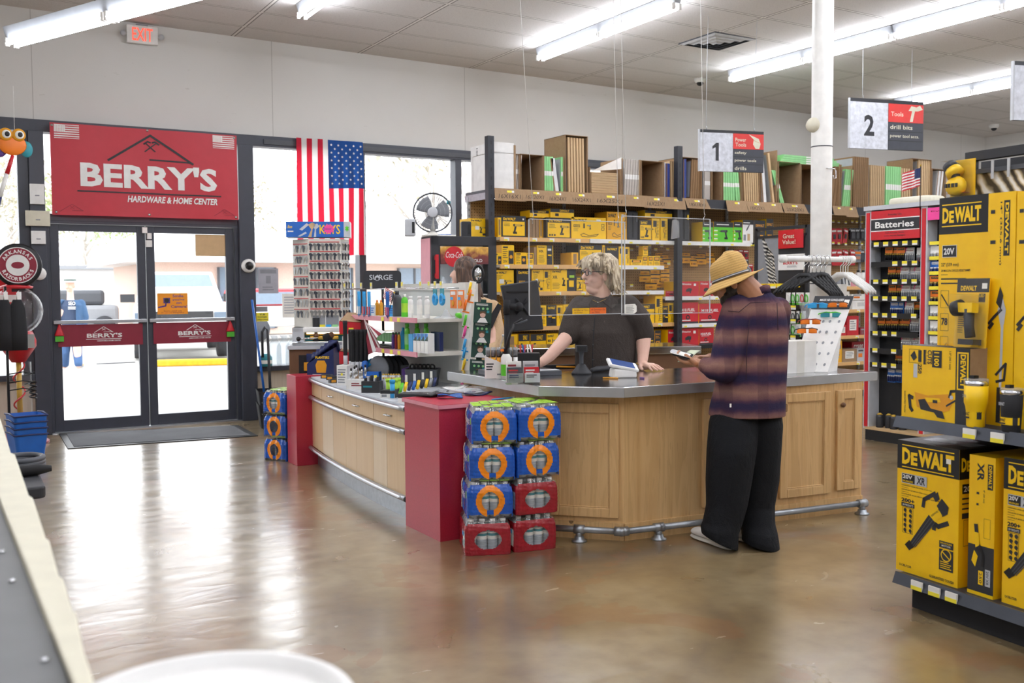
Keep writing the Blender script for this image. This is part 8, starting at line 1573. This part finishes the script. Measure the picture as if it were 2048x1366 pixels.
mb = MB(); mb.box(-.25,-.18,0,.2,.15,.03,'darkgrey'); mb.box(-.24,-.17,.03,.19,-.1,.035,'lightgrey'); solo(mb,'cash_drawer','dark cash drawer before the cashier\'s resting right hand','cash drawer',loc=(3.32,5.52,CZ),rz=R(-8),bevel=.005)
mb = MB(); p = K_(1125,738); mb.box(-.17,-.02,0,.12,.02,.03,'softblack'); mb.cyl((-.05,-.025,.02),(.15,-.025,.01),.006,'amber',8); solo(mb,'keyboard','black keyboard edge with a pencil left of the scanner','keyboard',loc=p,rz=R(-20))
mo_ = thing('monitor','black computer monitor seen from behind on an arm at the register','monitor',atW(1043,612,6.25),R(-18)); o_ = Vector(mo_.location); mb = MB(); mb.M = Matrix.Rotation(R(-4),4,'Y'); mb.ext([(-.125,-.012,.14),(.115,-.012,.155),(.13,-.012,-.16),(-.085,-.012,-.155)],(0,.035,0),'charcoal'); mb.build('back_shell',mo_,bevel=.008)
mb = MB(); mb.box(-.1,-.018,.085,.05,-.0125,.095,'black')
for sx in (-1,1): mb.tube([(.0,-.02,.0),(sx*.04,-.018,.05)],.008,'softblack',6); mb.tube([(.0,-.02,.0),(sx*.04,-.018,-.05)],.008,'softblack',6)
mb.build('mount_plate',mo_); mb = MB(); mb.ball((-.03,-.06,-.005),.03,'softblack',12,8); mb.cyl((-.03,-.06,-.005),(-.11,-.07,-.0),.02,'softblack',10); mb.cyl((-.11,-.07,.04),(-.11,-.07,-.05),.022,'softblack',12); mb.cyl((-.11,-.07,-.05),(-.11,-.07,CZ-o_.z),.018,'softblack',10); mb.build('arm',mo_)
a = K_(1010,735)+Vector((.1,.35,0)); gn = thing('gooseneck','thin black gooseneck microphone rising left of the monitor','microphone',a); P = [atW(px,py,6.1)-a for px,py in ((1012,700),(1020,668),(1028,648),(1045,637))]; mb = MB(); mb.tube([Vector((0,0,0))]+P[:3],.009,'black',8); mb.tube(P[2:],.006,'black',8); mb.tube([P[2],atW(1040,646,6.1)-a,atW(1055,640,6.1)-a],.006,'darkgrey',8); mb.build('stem',gn); mb = MB(); mb.lathe([(.05,0),(.05,.012),(.015,.02)],'black',n=16); mb.build('foot',gn)
mb = MB(); p = K_(1026,733)+Vector((.1,.3,0)); mb.lathe([(.034,0),(.035,.12),(.013,.19),(.013,.2)],'hazyplastic',n=14); mb.lathe([(.015,.2),(.015,.215)],'white',n=10); solo(mb,'water_bottle','clear water bottle behind the repellent carton','bottle',loc=p)
mb = MB(); p = K_(1601,746); mb.box(-.125,0,0,.125,.16,.205,'white'); mb.box(-.03,-.0008,0,.03,0,.205,'offwhite'); mb.box(-.125,0,.2045,.125,.16,.206,'offwhite'); solo(mb,'white_carton','plain white carton at the foot of the sunglasses stand','carton',loc=p,rz=R(-8))
# sunglasses stand
ss = thing('sunglasses_stand','white leaning counter stand with dark header and five sunglasses slots','display stand',K_(1640,744)); so = Vector(ss.location); BL,BR_,TR,TL = [atW(px,py,w)-so for px,py,w in ((1585,744,6.50),(1655,743,6.42),(1708,592,6.62),(1630,592,6.72))]
BL.z = BR_.z = 0; U_,V_ = (BR_-BL),(TL-BL); N_ = U_.cross(V_).normalized(); mb = MB(); mb.ext([BL,BR_,TR,TL],-N_*.008,'white'); w_,h_ = U_.length,V_.length; F = Face(mb,BL,U_,V_-U_*(V_.dot(U_)/U_.dot(U_)),w_,V_.length); F.e = .0006
def sp(u,v,L=1): q = BL.lerp(BR_,u).lerp(TL.lerp(TR,u),v)+N_*(.0008*L); return tuple(q)
mb.poly([sp(0,.82),sp(1,.82),sp(1,1),sp(0,1)],'charcoal');
class SF(Face):
    def p(s,x,y,L): return sp(x/s.w,y/s.h,L)
F = SF(mb,BL,U_,V_,w_,h_); F.text('MAXX HD SUNGLASSES',.16,.93,.03,'white',2,.62,bold=.02,sh=.2); F.text("IT'S ALL ABOUT THE LENS!",.2,.875,.022,'white',2,.5,bold=.02,sh=.2); F.rect(.8,.88,.93,.95,'paper',2)
for i in range(2):
    for j in range(5):
        for e in (-.12,.12): mb.poly([sp(.3+.42*i+e+.035*math.cos(k*.785),.1+.14*j+.02*math.sin(k*.785),1) for k in range(8)],'grey')
mb.build('panel',ss); mb = MB(); q = atW(1674,741,6.6)-so; q.z = 0; r_ = sp(.95,.62,-8); mb.ext([BR_,q,Vector(r_)],N_*-.006,'white'); mb.ext([BR_,q,q+Vector((-.1,-.02,0)),BL],Vector((0,0,.006)),'white'); mb.build('back_strut',ss)
for i,(px,py,f,l) in enumerate(((1636,618,'sky','sky'),(1676,616,'brown','orange'),(1662,636,'limebox','teal'),(1622,650,'deepred','orange'),(1615,668,'charcoal','orange'))):
    c = atW(px,py,6.5+(.1 if py < 640 else .0)); t_ = thing('sunglasses',{0: 'blue framed sunglasses with blue lenses, top left',1: 'brown framed sunglasses with orange lenses, top right',2: 'green framed sunglasses with teal lenses, second row',3: 'red framed sunglasses with orange lenses, third row',4: 'black framed sunglasses with orange lenses, lowest'}[i]+' on the stand','sunglasses',c-N_*-.02,R(-38),'sunglasses on the stand')
    for s_ in (-1,1): mb = MB(); mb.grid(lambda u,v: (s_*(.008+.055*u),.02*u*u-.004,.012+(.02-.036*v)*(1-.3*u*u)-.006*u),6,4,l); mb.build('lens',t_,solid=.002)
    mb = MB()
    for s_ in (-1,1): mb.tube([(0,-.005,.026),(s_*.03,0,.029),(s_*.066,.018,.02),(s_*.07,.05,.015),(s_*.068,.1,.0)],.004,f,6)
    mb.build('frame',t_)
# ================================================================ by the entrance, left side
gm = thing('gumball_machine','tall red gumball machine with clear globe at the left edge','gumball machine',(.74,10.55,0)); mb = MB(); mb.lathe([(.25,0),(.25,.02),(.2,.05),(.1,.12),(.075,.2),(.075,.24)],'deepred',n=30); mb.build('foot',gm)
mb = MB(); mb.lathe([(.11,.24),(.11,.78)],'clearplastic',n=24,cap=False); mb.build('clear_column',gm); mb = MB(); mb.tube([(.05*math.cos(k*.5),.05*math.sin(k*.5),.25+.02*k) for k in range(27)],.008,'red',6); mb.cyl((0,0,.24),(0,0,.8),.025,'gold',10); mb.build('spiral_track',gm)
mb = MB(); mb.lathe([(.06,.78),(.14,.9),(.16,.93),(.16,.99),(.13,1.07)],'red',n=28); mb.box(.02,-.17,.92,.13,-.14,1.05,'chrome'); mb.build('coin_head',gm); mb = MB(); mb.ball((0,0,1.27),.23,'clearplastic',28,18); mb.build('globe',gm)
mb = MB(); [mb.ball((.07*math.cos(k*2.4)*(k % 5)/4,.07*math.sin(k*2.4)*(k % 5)/4,1.08+.012*(k % 4)),.014,('red','rose','yellow','white')[k % 4],8,6) for k in range(30)]; o = mb.build('gumballs',gm); o['kind'] = 'stuff'
mb = MB(); mb.lathe([(.14,1.48),(.15,1.5),(.05,1.53)],'red',n=24); mb.build('lid',gm)
sg = thing('round_sign','round ARKANSAS RAZORBACKS sign in a black case above the gumball machine','sign',(.76,10.5,1.70),R(-8)); mb = MB(); mb.M = Matrix.Rotation(R(90),4,'X'); mb.lathe([(.19,-.05),(.205,-.04),(.205,.04),(.19,.05)],'black',n=36); mb.M = Matrix.Identity(4); mb.box(-.06,-.04,-.25,.06,.04,-.18,'charcoal'); mb.build('case',sg)
mb = MB(); F = Face(mb,(-.17,-.051,-.17),(1,0,0),(0,0,1),.34,.34); F.circ(.5,.5,.17,'white',1,36); F.circ(.5,.5,.162,'maroon',2,36); F.circ(.5,.5,.1,'white',3,36)
for s,a0,da in (('ARKANSAS',150,-17.1),('RAZORBACKS',208,14.2)):
    for i,chh in enumerate(s): a = a0+da*i; up = s[0] == 'A'; F.text(chh,.5+.38*math.cos(R(a)),.5+.38*math.sin(R(a)),.1,'white',3,al='c',va='c',bold=.03,turn=(a-90 if up else a+90))
F.circ(.5,.5,.055,'maroon',4,20,.032); mb.build('disc',sg)
mb = MB(); mb.box(-.12,0,0,.1,.01,.25,'red'); mb.box(-.1,-.001,.03,.08,0,.1,'white'); solo(mb,'red_card','red poster panel behind the gumball globe','poster',loc=(.70,10.92,1.32))
for i,(px,w) in enumerate(((8,.15),(34,.16))):
    c = atY(px,600,10.05); t_ = thing('black_vest','black hanging vest front of the gumball machine, %s of two' % ('left','right')[i],'garment',(c.x,10.05,1.38),0,'black vests'); mb = MB(); mb.loft([((0,0,0),(.035,0,0),(0,.015,0)),((0,0,-.08),(w*.42,0,0),(0,.04,0)),((0,0,-.3),(w*.5,0,0),(0,.05,0)),((0,0,-.46),(w*.48,0,0),(0,.045,0))],'softblack',18); mb.build('cloth',t_)
    mb = MB(); mb.box(.0,-.03,.0,.03,-.028,.07,'white'); mb.build('tag',t_); mb = MB(); mb.tube([(0,0,-.01),(0,0,.06),(.02,0,.08)],.004,'chrome',6); mb.build('hook',t_)
wr = thing('wire_rack','black wire display rack in front of the gumball machine','rack',(.62,10.12,0)); mb = MB(); mb.cyl((0,0,0),(0,0,1.5),.012,'black',8); mb.build('pole',wr)
for z in (.55,.62,.7): mb = MB(); mb.tube([(0,0,z),(.12,-.05,z+.02),(.2,-.02,z),(.14,.05,z-.02),(.22,.02,z+.01)],.006,'black',6); mb.build('wire_arm',wr)
mb = MB(); mb.tube([(.2+.03*math.cos(k),-.02+.03*math.sin(k),.62-.006*k) for k in range(26)],.008,'black',6); mb.build('coil',wr)
mb = MB(); mb.lathe([(.18,0),(.18,.015)],'black',n=20); mb.build('base',wr)
for i in range(4):
    mb = MB(); a_,b_ = rounded(.22,.3,.03),rounded(.27,.36,.03); n = len(a_); mb.add([(x,y,0) for x,y in a_]+[(x,y,.2) for x,y in b_],[(k,(k+1) % n,n+(k+1) % n,n+k) for k in range(n)]+[tuple(range(n))],'blue'); mb.lathe([(.0,0)],'blue') if False else None
    bsk = thing('shopping_basket','blue shopping basket, %s of the nested pile by the gumball machine' % ('lowest','second','third','topmost')[i],'basket',(.73,9.75,.055*i),R(8),'blue shopping baskets'); mb.build('tub',bsk,solid=.004)
    mb = MB();
    for x in (-.135,.135): mb.tube([(x,-.18,.2),(x*1.03,0,.215),(x,.18,.2)],.008,'navy',6)
    mb.tube([(-.135,-.18,.2),(0,-.185,.205),(.135,-.18,.2)],.008,'navy',6); mb.build('rim',bsk)
tb = thing('low_table','low dark table with rounded corner at the left edge','table',(.18,5.9,0)); z = .52; p1 = atZ(92,972,z); p2_ = atZ(70,926,z); mb = MB(); mb.prism([(-1.0,p1.y-5.9),(p1.x-.18-.02,p1.y-5.9),(p1.x-.18,p1.y-5.88),(p2_.x-.18,p2_.y-5.9),(-1,p2_.y-5.9)],z-.06,z,'charcoal'); mb.build('top',tb,bevel=.012)
for x,y in ((.16,p1.y-5.75),(-.9,p1.y-5.8),(.16,p2_.y-6.1),(-.9,p2_.y-6.1)): mb = MB(); mb.box(x-.025,y-.025,0,x+.025,y+.025,z-.06,'charcoal'); mb.build('leg',tb)
for i,l in enumerate(('dark coiled hose lying on the low table','black rubber grip lying on the low table')):
    mb = MB(); [mb.tube([(.1*math.cos(a),.12*math.sin(a),.02+.018*k) for a in [6.283*q/20 for q in range(21)]],.016,'darkgrey',8,False) for k in range(3)] if i == 0 else mb.tube([(-.25,0,.025),(.06,.02,.03),(.12,.02,.03)],[.03,.028,.015],'rubber',10); p = atZ(44 if i == 0 else 52,938+16*i,z); solo(mb,'hose_coil' if i == 0 else 'rubber_grip',l,'hose' if i == 0 else 'grip',loc=p)
tw = thing('toy_wand','orange-eyed toy wand hanging before the left window','toy',atY(30,290,9.6)); mb = MB(); mb.ball((-.02,0,0),(.11,.02,.09),'orange',16,10); mb.ball((-.12,.02,-.02),(.07,.015,.09),'purple',12,8); mb.ball((.09,.02,-.03),(.05,.015,.07),'teal',12,8); mb.build('body',tw)
for s_ in (-1,1): mb = MB(); mb.ball((-.02+s_*.05,-.015,.085),(.055,.02,.055),'amber',14,10); mb.ball((-.015+s_*.05,-.03,.085),(.036,.012,.036),'paper',12,8); mb.ball((-.01+s_*.05,-.04,.085),(.02,.006,.022),'black',10,8); mb.build('eye',tw)
mb = MB(); mb.cyl((-.02,0,-.09),(-.07,.0,-.25),.014,'red',8,.02); mb.cyl((-.07,0,-.25),(-.13,0,-.45),.018,'white',8); mb.cyl((-.13,0,-.45),(-.17,.0,-.62),.018,'navy',8); mb.build('handle',tw); mb = MB(); mb.cyl((0,0,.13),(0,0,.5),.002,'white',5); mb.build('string',tw)
mat('shelfgrey','#6d6e6f',.5)
z = 1.0; fs = thing('shelf_end','blurred cream and grey shelf end close at the lower left corner','shelf',atZ(60,1100,z)); fo = Vector(fs.location)
Z_ = lambda px,py,z=z: atZ(px,py,z)-fo
rt_ = [Z_(px,py) for px,py in ((-40,700),(-2,828),(22,905),(30,908),(58,990),(66,995),(92,1075),(99,1080),(118,1150),(127,1156),(146,1220),(153,1226),(168,1300),(190,1366),(215,1460))]; lf = [Z_(px,py) for px,py in ((190,1480),(147,1366),(0,999),(-80,800))]
mb = MB(); P = [tuple(v.xy) for v in rt_+lf]; mb.prism(P,-.06,0,'cream'); mb.build('card_row',fs,bevel=.003)
mb = MB(); g_ = [Z_(px,py,.985) for px,py in ((-80,800),(0,1001),(147,1368),(190,1480),(40,1500),(-300,1100))]; mb.prism([tuple(v.xy) for v in g_],-.03,-.016,'shelfgrey'); o = mb.build('metal_panel',fs)
for px,py in ((4,1105),(24,1163),(90,1322)): v = Z_(px,py,.985); mb = MB(); mb.ball((v.x,v.y,-.014),(.006,.006,.004),'chrome',10,6); mb.build('rivet',o)
mb = MB(); e_ = [Z_(px,py,.987) for px,py in ((-6,985),(6,990),(153,1366),(140,1372))]; mb.prism([tuple(v.xy) for v in e_],-.013,-.009,'charcoal'); mb.build('dark_gap',fs)
mb = MB(); mb.box(-.5,-.5,-1.0,-.12,1.2,-.07,'darkgrey'); mb.build('cabinet_side',fs)
zl_ = 1.02; f0 = atZ(412,1304,zl_); dv = Vector((f0.x,f0.y,0)).normalized(); cL = f0-dv*.155; bu = thing('bucket','blurred white plastic bucket with lid at the bottom edge','bucket',(cL.x,cL.y,0))
mb = MB(); mb.lathe([(.12,0),(.13,.02),(.145,zl_-.06)],'hazyplastic',n=40); mb.build('tub',bu); mb = MB(); mb.lathe([(.152,zl_-.06),(.156,zl_-.05),(.156,zl_-.006),(.152,zl_),(.14,zl_),(.136,zl_-.012),(.12,zl_-.012),(.001,zl_-.012)],'white',n=56); mb.build('lid',bu)
# notices, broom, crate at the window right of the doors
def sheet(px0,py0,px1,py1,m,label,fn=None,y=YW-.002,name='notice'):
    a,b = atY(px0,py1,y),atY(px1,py0,y); w,h = b.x-a.x,b.z-a.z; mb = MB(); mb.box(0,-.003,0,w,0,h,m)
    if fn: fn(Face(mb,(0,-.003,0),(1,0,0),(0,0,1),w,h))
    return solo(mb,name,label,'notice','notices on the glass',loc=a)
mat('tradepaper','#a9a9b2',.7); mat('smileorange','#f59a1f',.6)
def f_sm(F): F.text('Smile',.5,.8,.13,'purple',1,.36,bold=.02); F.text("you're",.49,.62,.12,'purple',1,.4,bold=.02); F.text('on',.62,.48,.09,'purple',1,.17,bold=.02); F.text('Camera!',.44,.3,.13,'purple',1,.54,bold=.02); F.text('Sonria usted esta',.2,.13,.06,'maroon',1,.6); F.text('en camara fotografica',.12,.04,.06,'maroon',1,.75); F.rect(.2,.52,.42,.78,'purple'); F.circ(.31,.65,.025,'charcoal',2); F.line([(.04,.33),(.27,.4),(.28,.52)],.015,'purple')
sheet(315,586,375,629,'smileorange','orange Smile on Camera sticker on the right door glass',f_sm,YW-.008,'camera_sticker')
sheet(391,470,450,512,'tan','brown cardboard square taped to the right door glass',None,YW-.008,'cardboard_square')
sheet(517,537,556,587,'tradepaper','grey printed notice high on the window beside the doors',lambda F: (F.rect(.1,.8,.9,.95,'grey'),F.rect(.38,.4,.62,.7,'grey'),F.fine(.2,.1,.8,.3,2,'grey')),YW+.015)
sheet(565,587,600,636,'paper','white printed notice on the window left of the key machine',lambda F: F.fine(.1,.15,.9,.9,7,'lightgrey'),YW+.015)
def f_buy(F): F.poly([(0,0),(1,0),(1,1),(0,1)],'yellow'); F.text('BUY TOYOTA USED HERE'[0:3],.3,.7,.2,'darkgreen',1,.4,bold=.02); F.fine(.12,.1,.9,.6,2,'darkgreen',1,.6)
def f_buy(F): F.text('YUB',.3,.68,.2,'darkgreen',1,.42,bold=.02); F.text('TOWSER',.14,.4,.18,'darkgreen',1,.74,bold=.02); F.text('OPEN OPEN',.1,.12,.14,'darkgreen',1,.8,bold=.02)
sheet(511,625,537,643,'tag','yellow sticker read backwards on the window beside the doors',f_buy,YW+.015); sheet(509,613,535,624,'grey','grey sticker above the yellow sticker on the window',None,YW+.015)
cr = thing('basket_stack','black shopping crate pile right of the doors holding brooms','crate',(3.17,10.40,0),R(-12))
for k in range(2): mb = MB(); n = 4; a_,b_ = rounded(.3,.36,.03),rounded(.36,.42,.03); n = len(a_); mb.add([(x,y,.14*k) for x,y in a_]+[(x,y,.14*k+.25) for x,y in b_],[(i,(i+1) % n,n+(i+1) % n,n+i) for i in range(n)]+[tuple(range(n))],'softblack'); mb.build('crate',cr,solid=.006)
mb = MB(); F = Face(mb,(-.165,-.2,.0),(1,0,0),(0,0,1),.33,.36)
for k in range(5): F.rect(.05,.42+.11*k,.95,.46+.11*k,'grey',2)
F.text('TruValue',.4,.25,.08,'white',3,.35,sh=.2); [mb.box(-.14+.09*k,-.212,.0,-.13+.09*k,-.203,.34,'charcoal') for k in range(4)]; mb.build('front_panel',cr)
bm = thing('broom','blue-handled broom leaning beside the entrance post','broom',(3.16,10.5,.2)); a = atY(529,790,10.45)-Vector(bm.location); b = atY(504,600,10.85)-Vector(bm.location); mb = MB(); mb.cyl(a,b,.013,'blue',10); mb.build('handle',bm); mb = MB(); mb.cyl(a,a+(a-b)*.12,.02,'blue',10,.03); mb.build('head',bm)
dp = thing('dustpan','tall black-handled dustpan standing in the crate','dustpan',(3.3,10.5,.2)); a = atY(541,795,10.45)-Vector(dp.location); b = atY(535,660,10.75)-Vector(dp.location); mb = MB(); mb.tube([a,b,b+Vector((-.03,0,.03)),b+Vector((-.06,0,-.02)),b+Vector((-.06,0,-.3))],.015,'charcoal',10); mb.build('handle',dp); mb = MB(); mb.box(a.x-.06,a.y-.02,a.z-.12,a.x+.06,a.y+.02,a.z,'charcoal'); mb.build('pan',dp)
for i,(px,py) in enumerate(((553,672),(572,668),(590,674))): c = atY(px,715,10.9); mb = MB(); mb.loft([((0,0,0),(.07,0,0),(0,.05,0)),((0,0,.03),(.085,0,0),(0,.06,0)),((0,0,.22),(.08,0,0),(0,.06,0)),((.01,0,.3),(.03,0,0),(0,.03,0)),((.0,0,.34),(.045,0,0),(0,.03,0))],'hazyplastic',14); solo(mb,'ice_bag','clear filled plastic bag on the window sill, %s from the doors' % ORD[i],'bag','clear bags on the sill',loc=(c.x,10.98,.6))
mb = MB(); mb.lathe([(.07,0),(.07,.1),(.04,.14)],'teal',n=14); mb.lathe([(.071,.03),(.071,.07)],'paper',n=14,cap=False); solo(mb,'teal_tub','teal and white tub on the sill behind the broom','tub',loc=(3.26,10.99,.6))
ol = thing('power_cord','white plug with dark cords hanging below the window left of the maple cabinet','cord',(3.75,11.02,.3)); mb = MB(); mb.tube([(0,0,.1),(0,-.03,.3),(.05,-.05,.4),(.12,-.06,.36),(.14,-.06,.1),(.13,-.05,-.28)],.01,'black',6); mb.tube([(.1,-.05,.42),(.2,-.07,.4),(.25,-.06,.2)],.008,'white',6); mb.build('cord',ol); mb = MB(); mb.box(-.03,-.04,.1,.03,0,.2,'white'); mb.build('plug',ol); mb = MB(); mb.box(.2,-.08,.3,.38,0,.4,'cream'); mb.build('power_strip',ol)
# ================================================================ outdoors: vehicles, buildings, trees
mat('carpaint','#eceef0',.25,spec=.6); mat('carglass','#6f7f90',.1); mat('tyre','#3b3d42',.85); mat('brickwall','#d6bcae',.85,var=.12,ns=30); mat('sidingwhite','#e2e3e3',.7); mat('barkbrown','#cfc8c1',.9); mat('leafpale','#9fb277',.8,var=.15); mat('leafgrey','#a59f88',.8,var=.15); mat('curbyellow','#e0a818',.7,var=.12)
tk = thing('pickup_truck','white pickup truck parked facing the entrance doors outside','truck',(4.62,21.4,0),R(-10)); mb = MB(); W2_ = 1.0
mb.loft([((0,y,zc_2),(hw,0,0),(0,0,hh)) for y,zc_2,hw,hh in ((0,.8,.85,.25),(.05,.82,.98,.38),(.4,.84,1.0,.42),(5.2,.84,1.0,.42))],'carpaint',24); mb.box(-.98,.1,.55,.98,5.3,1.12,'carpaint'); mb.box(-.94,.15,1.05,.94,1.5,1.2,'carpaint')
mb.add([(-.9,1.4,1.2),(.9,1.4,1.2),(.94,3.6,1.2),(-.94,3.6,1.2),(-.72,2.1,1.88),(.72,2.1,1.88),(.76,3.4,1.9),(-.76,3.4,1.9)],[(0,1,5,4),(1,2,6,5),(2,3,7,6),(3,0,4,7),(4,5,6,7)],'carpaint'); mb.build('body',tk,bevel=.03)
mb = MB(); mb.poly([(-.8,1.47,1.26),(.8,1.47,1.26),(.66,2.03,1.82),(-.66,2.03,1.82)],'carglass'); mb.build('windscreen',tk)
for s_ in (-1,1):
    mb = MB(); mb.box(s_*.95,1.75,1.2,s_*1.25,1.85,1.38,'charcoal'); mb.build('side_mirror',tk); mb = MB(); mb.box(s_*.62,-.03,.85,s_*.95,.08,1.0,'carglass'); mb.build('headlight',tk)
    for y in (.9,4.3): mb = MB(); mb.M = Matrix.Translation((s_*.85,y,.4)) @ Matrix.Rotation(R(90),4,'Y'); mb.lathe([(.2,-.13),(.38,-.13),(.4,-.1),(.4,.1),(.38,.13),(.2,.13)],'tyre',n=28); mb.build('wheel',tk)
mb = MB(); mb.box(-.6,-.03,.82,.6,.06,1.02,'charcoal'); mb.build('grille',tk); mb = MB(); mb.box(-.95,-.14,.48,.95,.05,.68,'lightgrey'); mb.box(-.2,-.15,.55,.2,-.13,.66,'paper'); mb.build('bumper',tk)
mb = MB(); a,b = atZ(312,732,0),atZ(475,728,0); mb.box(0,0,0,1.6,.2,.13,'curbyellow'); solo(mb,'wheel_stop','yellow concrete wheel stop before the white pickup','wheel stop',loc=(a.x,a.y,-.02),rz=math.atan2(b.y-a.y,b.x-a.x),bevel=.03)
mb = MB(); p = atZ(235,727,-.02); mb.prism([(-.4,0),(0,-.03),(.35,.02),(0,.05)],0,.02,'darkgrey'); solo(mb,'ground_patch','dark metal strip lying on the pavement left of the pickup','strip',loc=p)
v2 = thing('parked_car','red and white vehicle parked beyond the pickup','car',(9.0,28,0),R(12)); mb = MB(); mb.box(-1.6,0,.4,1.6,1.8,1.0,'carpaint'); mb.box(-1.2,.1,1.0,1.0,1.7,1.5,'red'); mb.build('body',v2,bevel=.12); mb = MB(); mb.box(-1.0,.08,1.05,.8,.1,1.4,'carglass'); mb.build('window',v2)
for x in (-1,1): mb = MB(); mb.M = Matrix.Translation((x,0,.35)) @ Matrix.Rotation(R(90),4,'X'); mb.lathe([(.34,-.1),(.34,.1)],'tyre',n=20); mb.build('wheel',v2)
v3 = thing('parked_car','grey car parked between the walking man and the pickup','car',(4.1,34.5,0),R(-5)); mb = MB(); mb.box(-1.3,0,.35,1.3,2,1.0,'grey'); mb.box(-.9,.3,1.0,.9,1.8,1.5,'darkgrey'); mb.build('body',v3,bevel=.12)
for x in (-.85,.85): mb = MB(); mb.M = Matrix.Translation((x,.0,.33)) @ Matrix.Rotation(R(90),4,'X'); mb.lathe([(.33,-.1),(.33,.1)],'tyre',n=20); mb.build('wheel',v3)
bd = thing('shop_building','low brick building with white mansard roof across the car park','building',(6.2,32.5,0)); mb = MB(); mb.box(0,0,0,22,8,2.5,'brickwall'); mb.build('wall',bd); mb = MB(); mb.add([(-.9,-.9,2.35),(22.5,-.9,2.35),(22.5,8.5,2.35),(-.9,8.5,2.35),(.3,.5,3.4),(21.5,.5,3.4),(21.5,7.5,3.4),(.3,7.5,3.4)],[(3,2,1,0),(4,5,6,7),(0,1,5,4),(1,2,6,5),(2,3,7,6),(3,0,4,7)],'sidingwhite'); mb.build('roof',bd)
for x in (1.9,4.6,8.2,11.0,14.0): mb = MB(); mb.box(x,-.06,.2,x+1.9,.02,2.2,'carglass'); [mb.box(x+.62*k,-.1,.2,x+.62*k+.06,-.05,2.2,'darkgrey') for k in range(4)]; mb.box(x,-.1,1.2,x+1.9,-.05,1.26,'darkgrey'); mb.build('window',bd)
sd = thing('storage_building','long white metal building behind the walking man','building',(-22,44,0)); mb = MB(); mb.box(0,0,0,34,8,2.35,'sidingwhite'); mb.build('wall',sd); mb = MB(); mb.box(-.3,-.3,2.35,34.3,8.3,2.5,'grey'); mb.build('roof_edge',sd)
tr_ = random.Random(11)
def tree(x,y,h,m,label,dens=1):
    t_ = thing('tree',label,'tree',(x,y,0),0,'trees beyond the car park'); mb = MB(); mb.tube([(0,0,0),(.1,0,h*.25),(-.05,.1,h*.5)],[h*.025,h*.02,h*.014],'barkbrown',8); tips = []
    for k in range(16):
        a = 2.4*k; z0_ = h*(.22+.02*k); r = h*(.3-.008*k); e = Vector((r*math.cos(a),r*math.sin(a),z0_+h*.32)); mid = Vector((r*.5*math.cos(a+.2),r*.5*math.sin(a+.2),z0_+h*.12)); mb.tube([(0,0,z0_),mid,e],[h*.009,h*.006,h*.002],'barkbrown',5)
        for q in range(5): e2 = e+Vector((tr_.uniform(-1,1),tr_.uniform(-1,1),tr_.uniform(.1,1)))*h*.1; mb.tube([mid.lerp(e,tr_.uniform(.2,1)),e2],[h*.003,h*.001],'barkbrown',3); tips.append(e2); tips.append(e)
    mb.build('trunk',t_)
    if dens:
        mb = MB()
        for c in tips:
            for q in range(int(13*dens)):
                p = c+Vector((tr_.gauss(0,1),tr_.gauss(0,1),tr_.gauss(0,1)))*h*.045; s = h*.014; a,b = Vector((tr_.uniform(-1,1),tr_.uniform(-1,1),tr_.uniform(-1,1))),Vector((tr_.uniform(-1,1),tr_.uniform(-1,1),tr_.uniform(-1,1))); mb.add([tuple(p),tuple(p+a*s),tuple(p+(a+b)*s),tuple(p+b*s)],[(0,1,2,3)],m)
        mb.build('foliage',t_)
for i,(x,y,h,m,d) in enumerate(((1.5,56,9,'leafgrey',1),(7.5,58,8,'leafpale',1.3),(12,62,9,'leafpale',1.2),(4.5,66,10,'leafgrey',1),(-3,60,10,'leafgrey',1),(17,66,10,'leafgrey',1),(-1.4,30,9,'leafgrey',.5),(21,60,14,'leafgrey',0),(30,62,13,'leafgrey',0),(9.5,17.5,6,'leafgrey',.4))):
    tree(x,y,h,m,['bare twiggy tree seen through the left door top','pale green tree right of it in the left door','pale green tree above the white roof corner','grey twiggy tree behind the pale green one','grey tree at the left side of the doors','grey tree behind the white mansard roof','grey tree outside the leftmost window','bare tree left of the flag','bare tree right of the flag','twiggy tree beside the filter shelving window'][i],d)
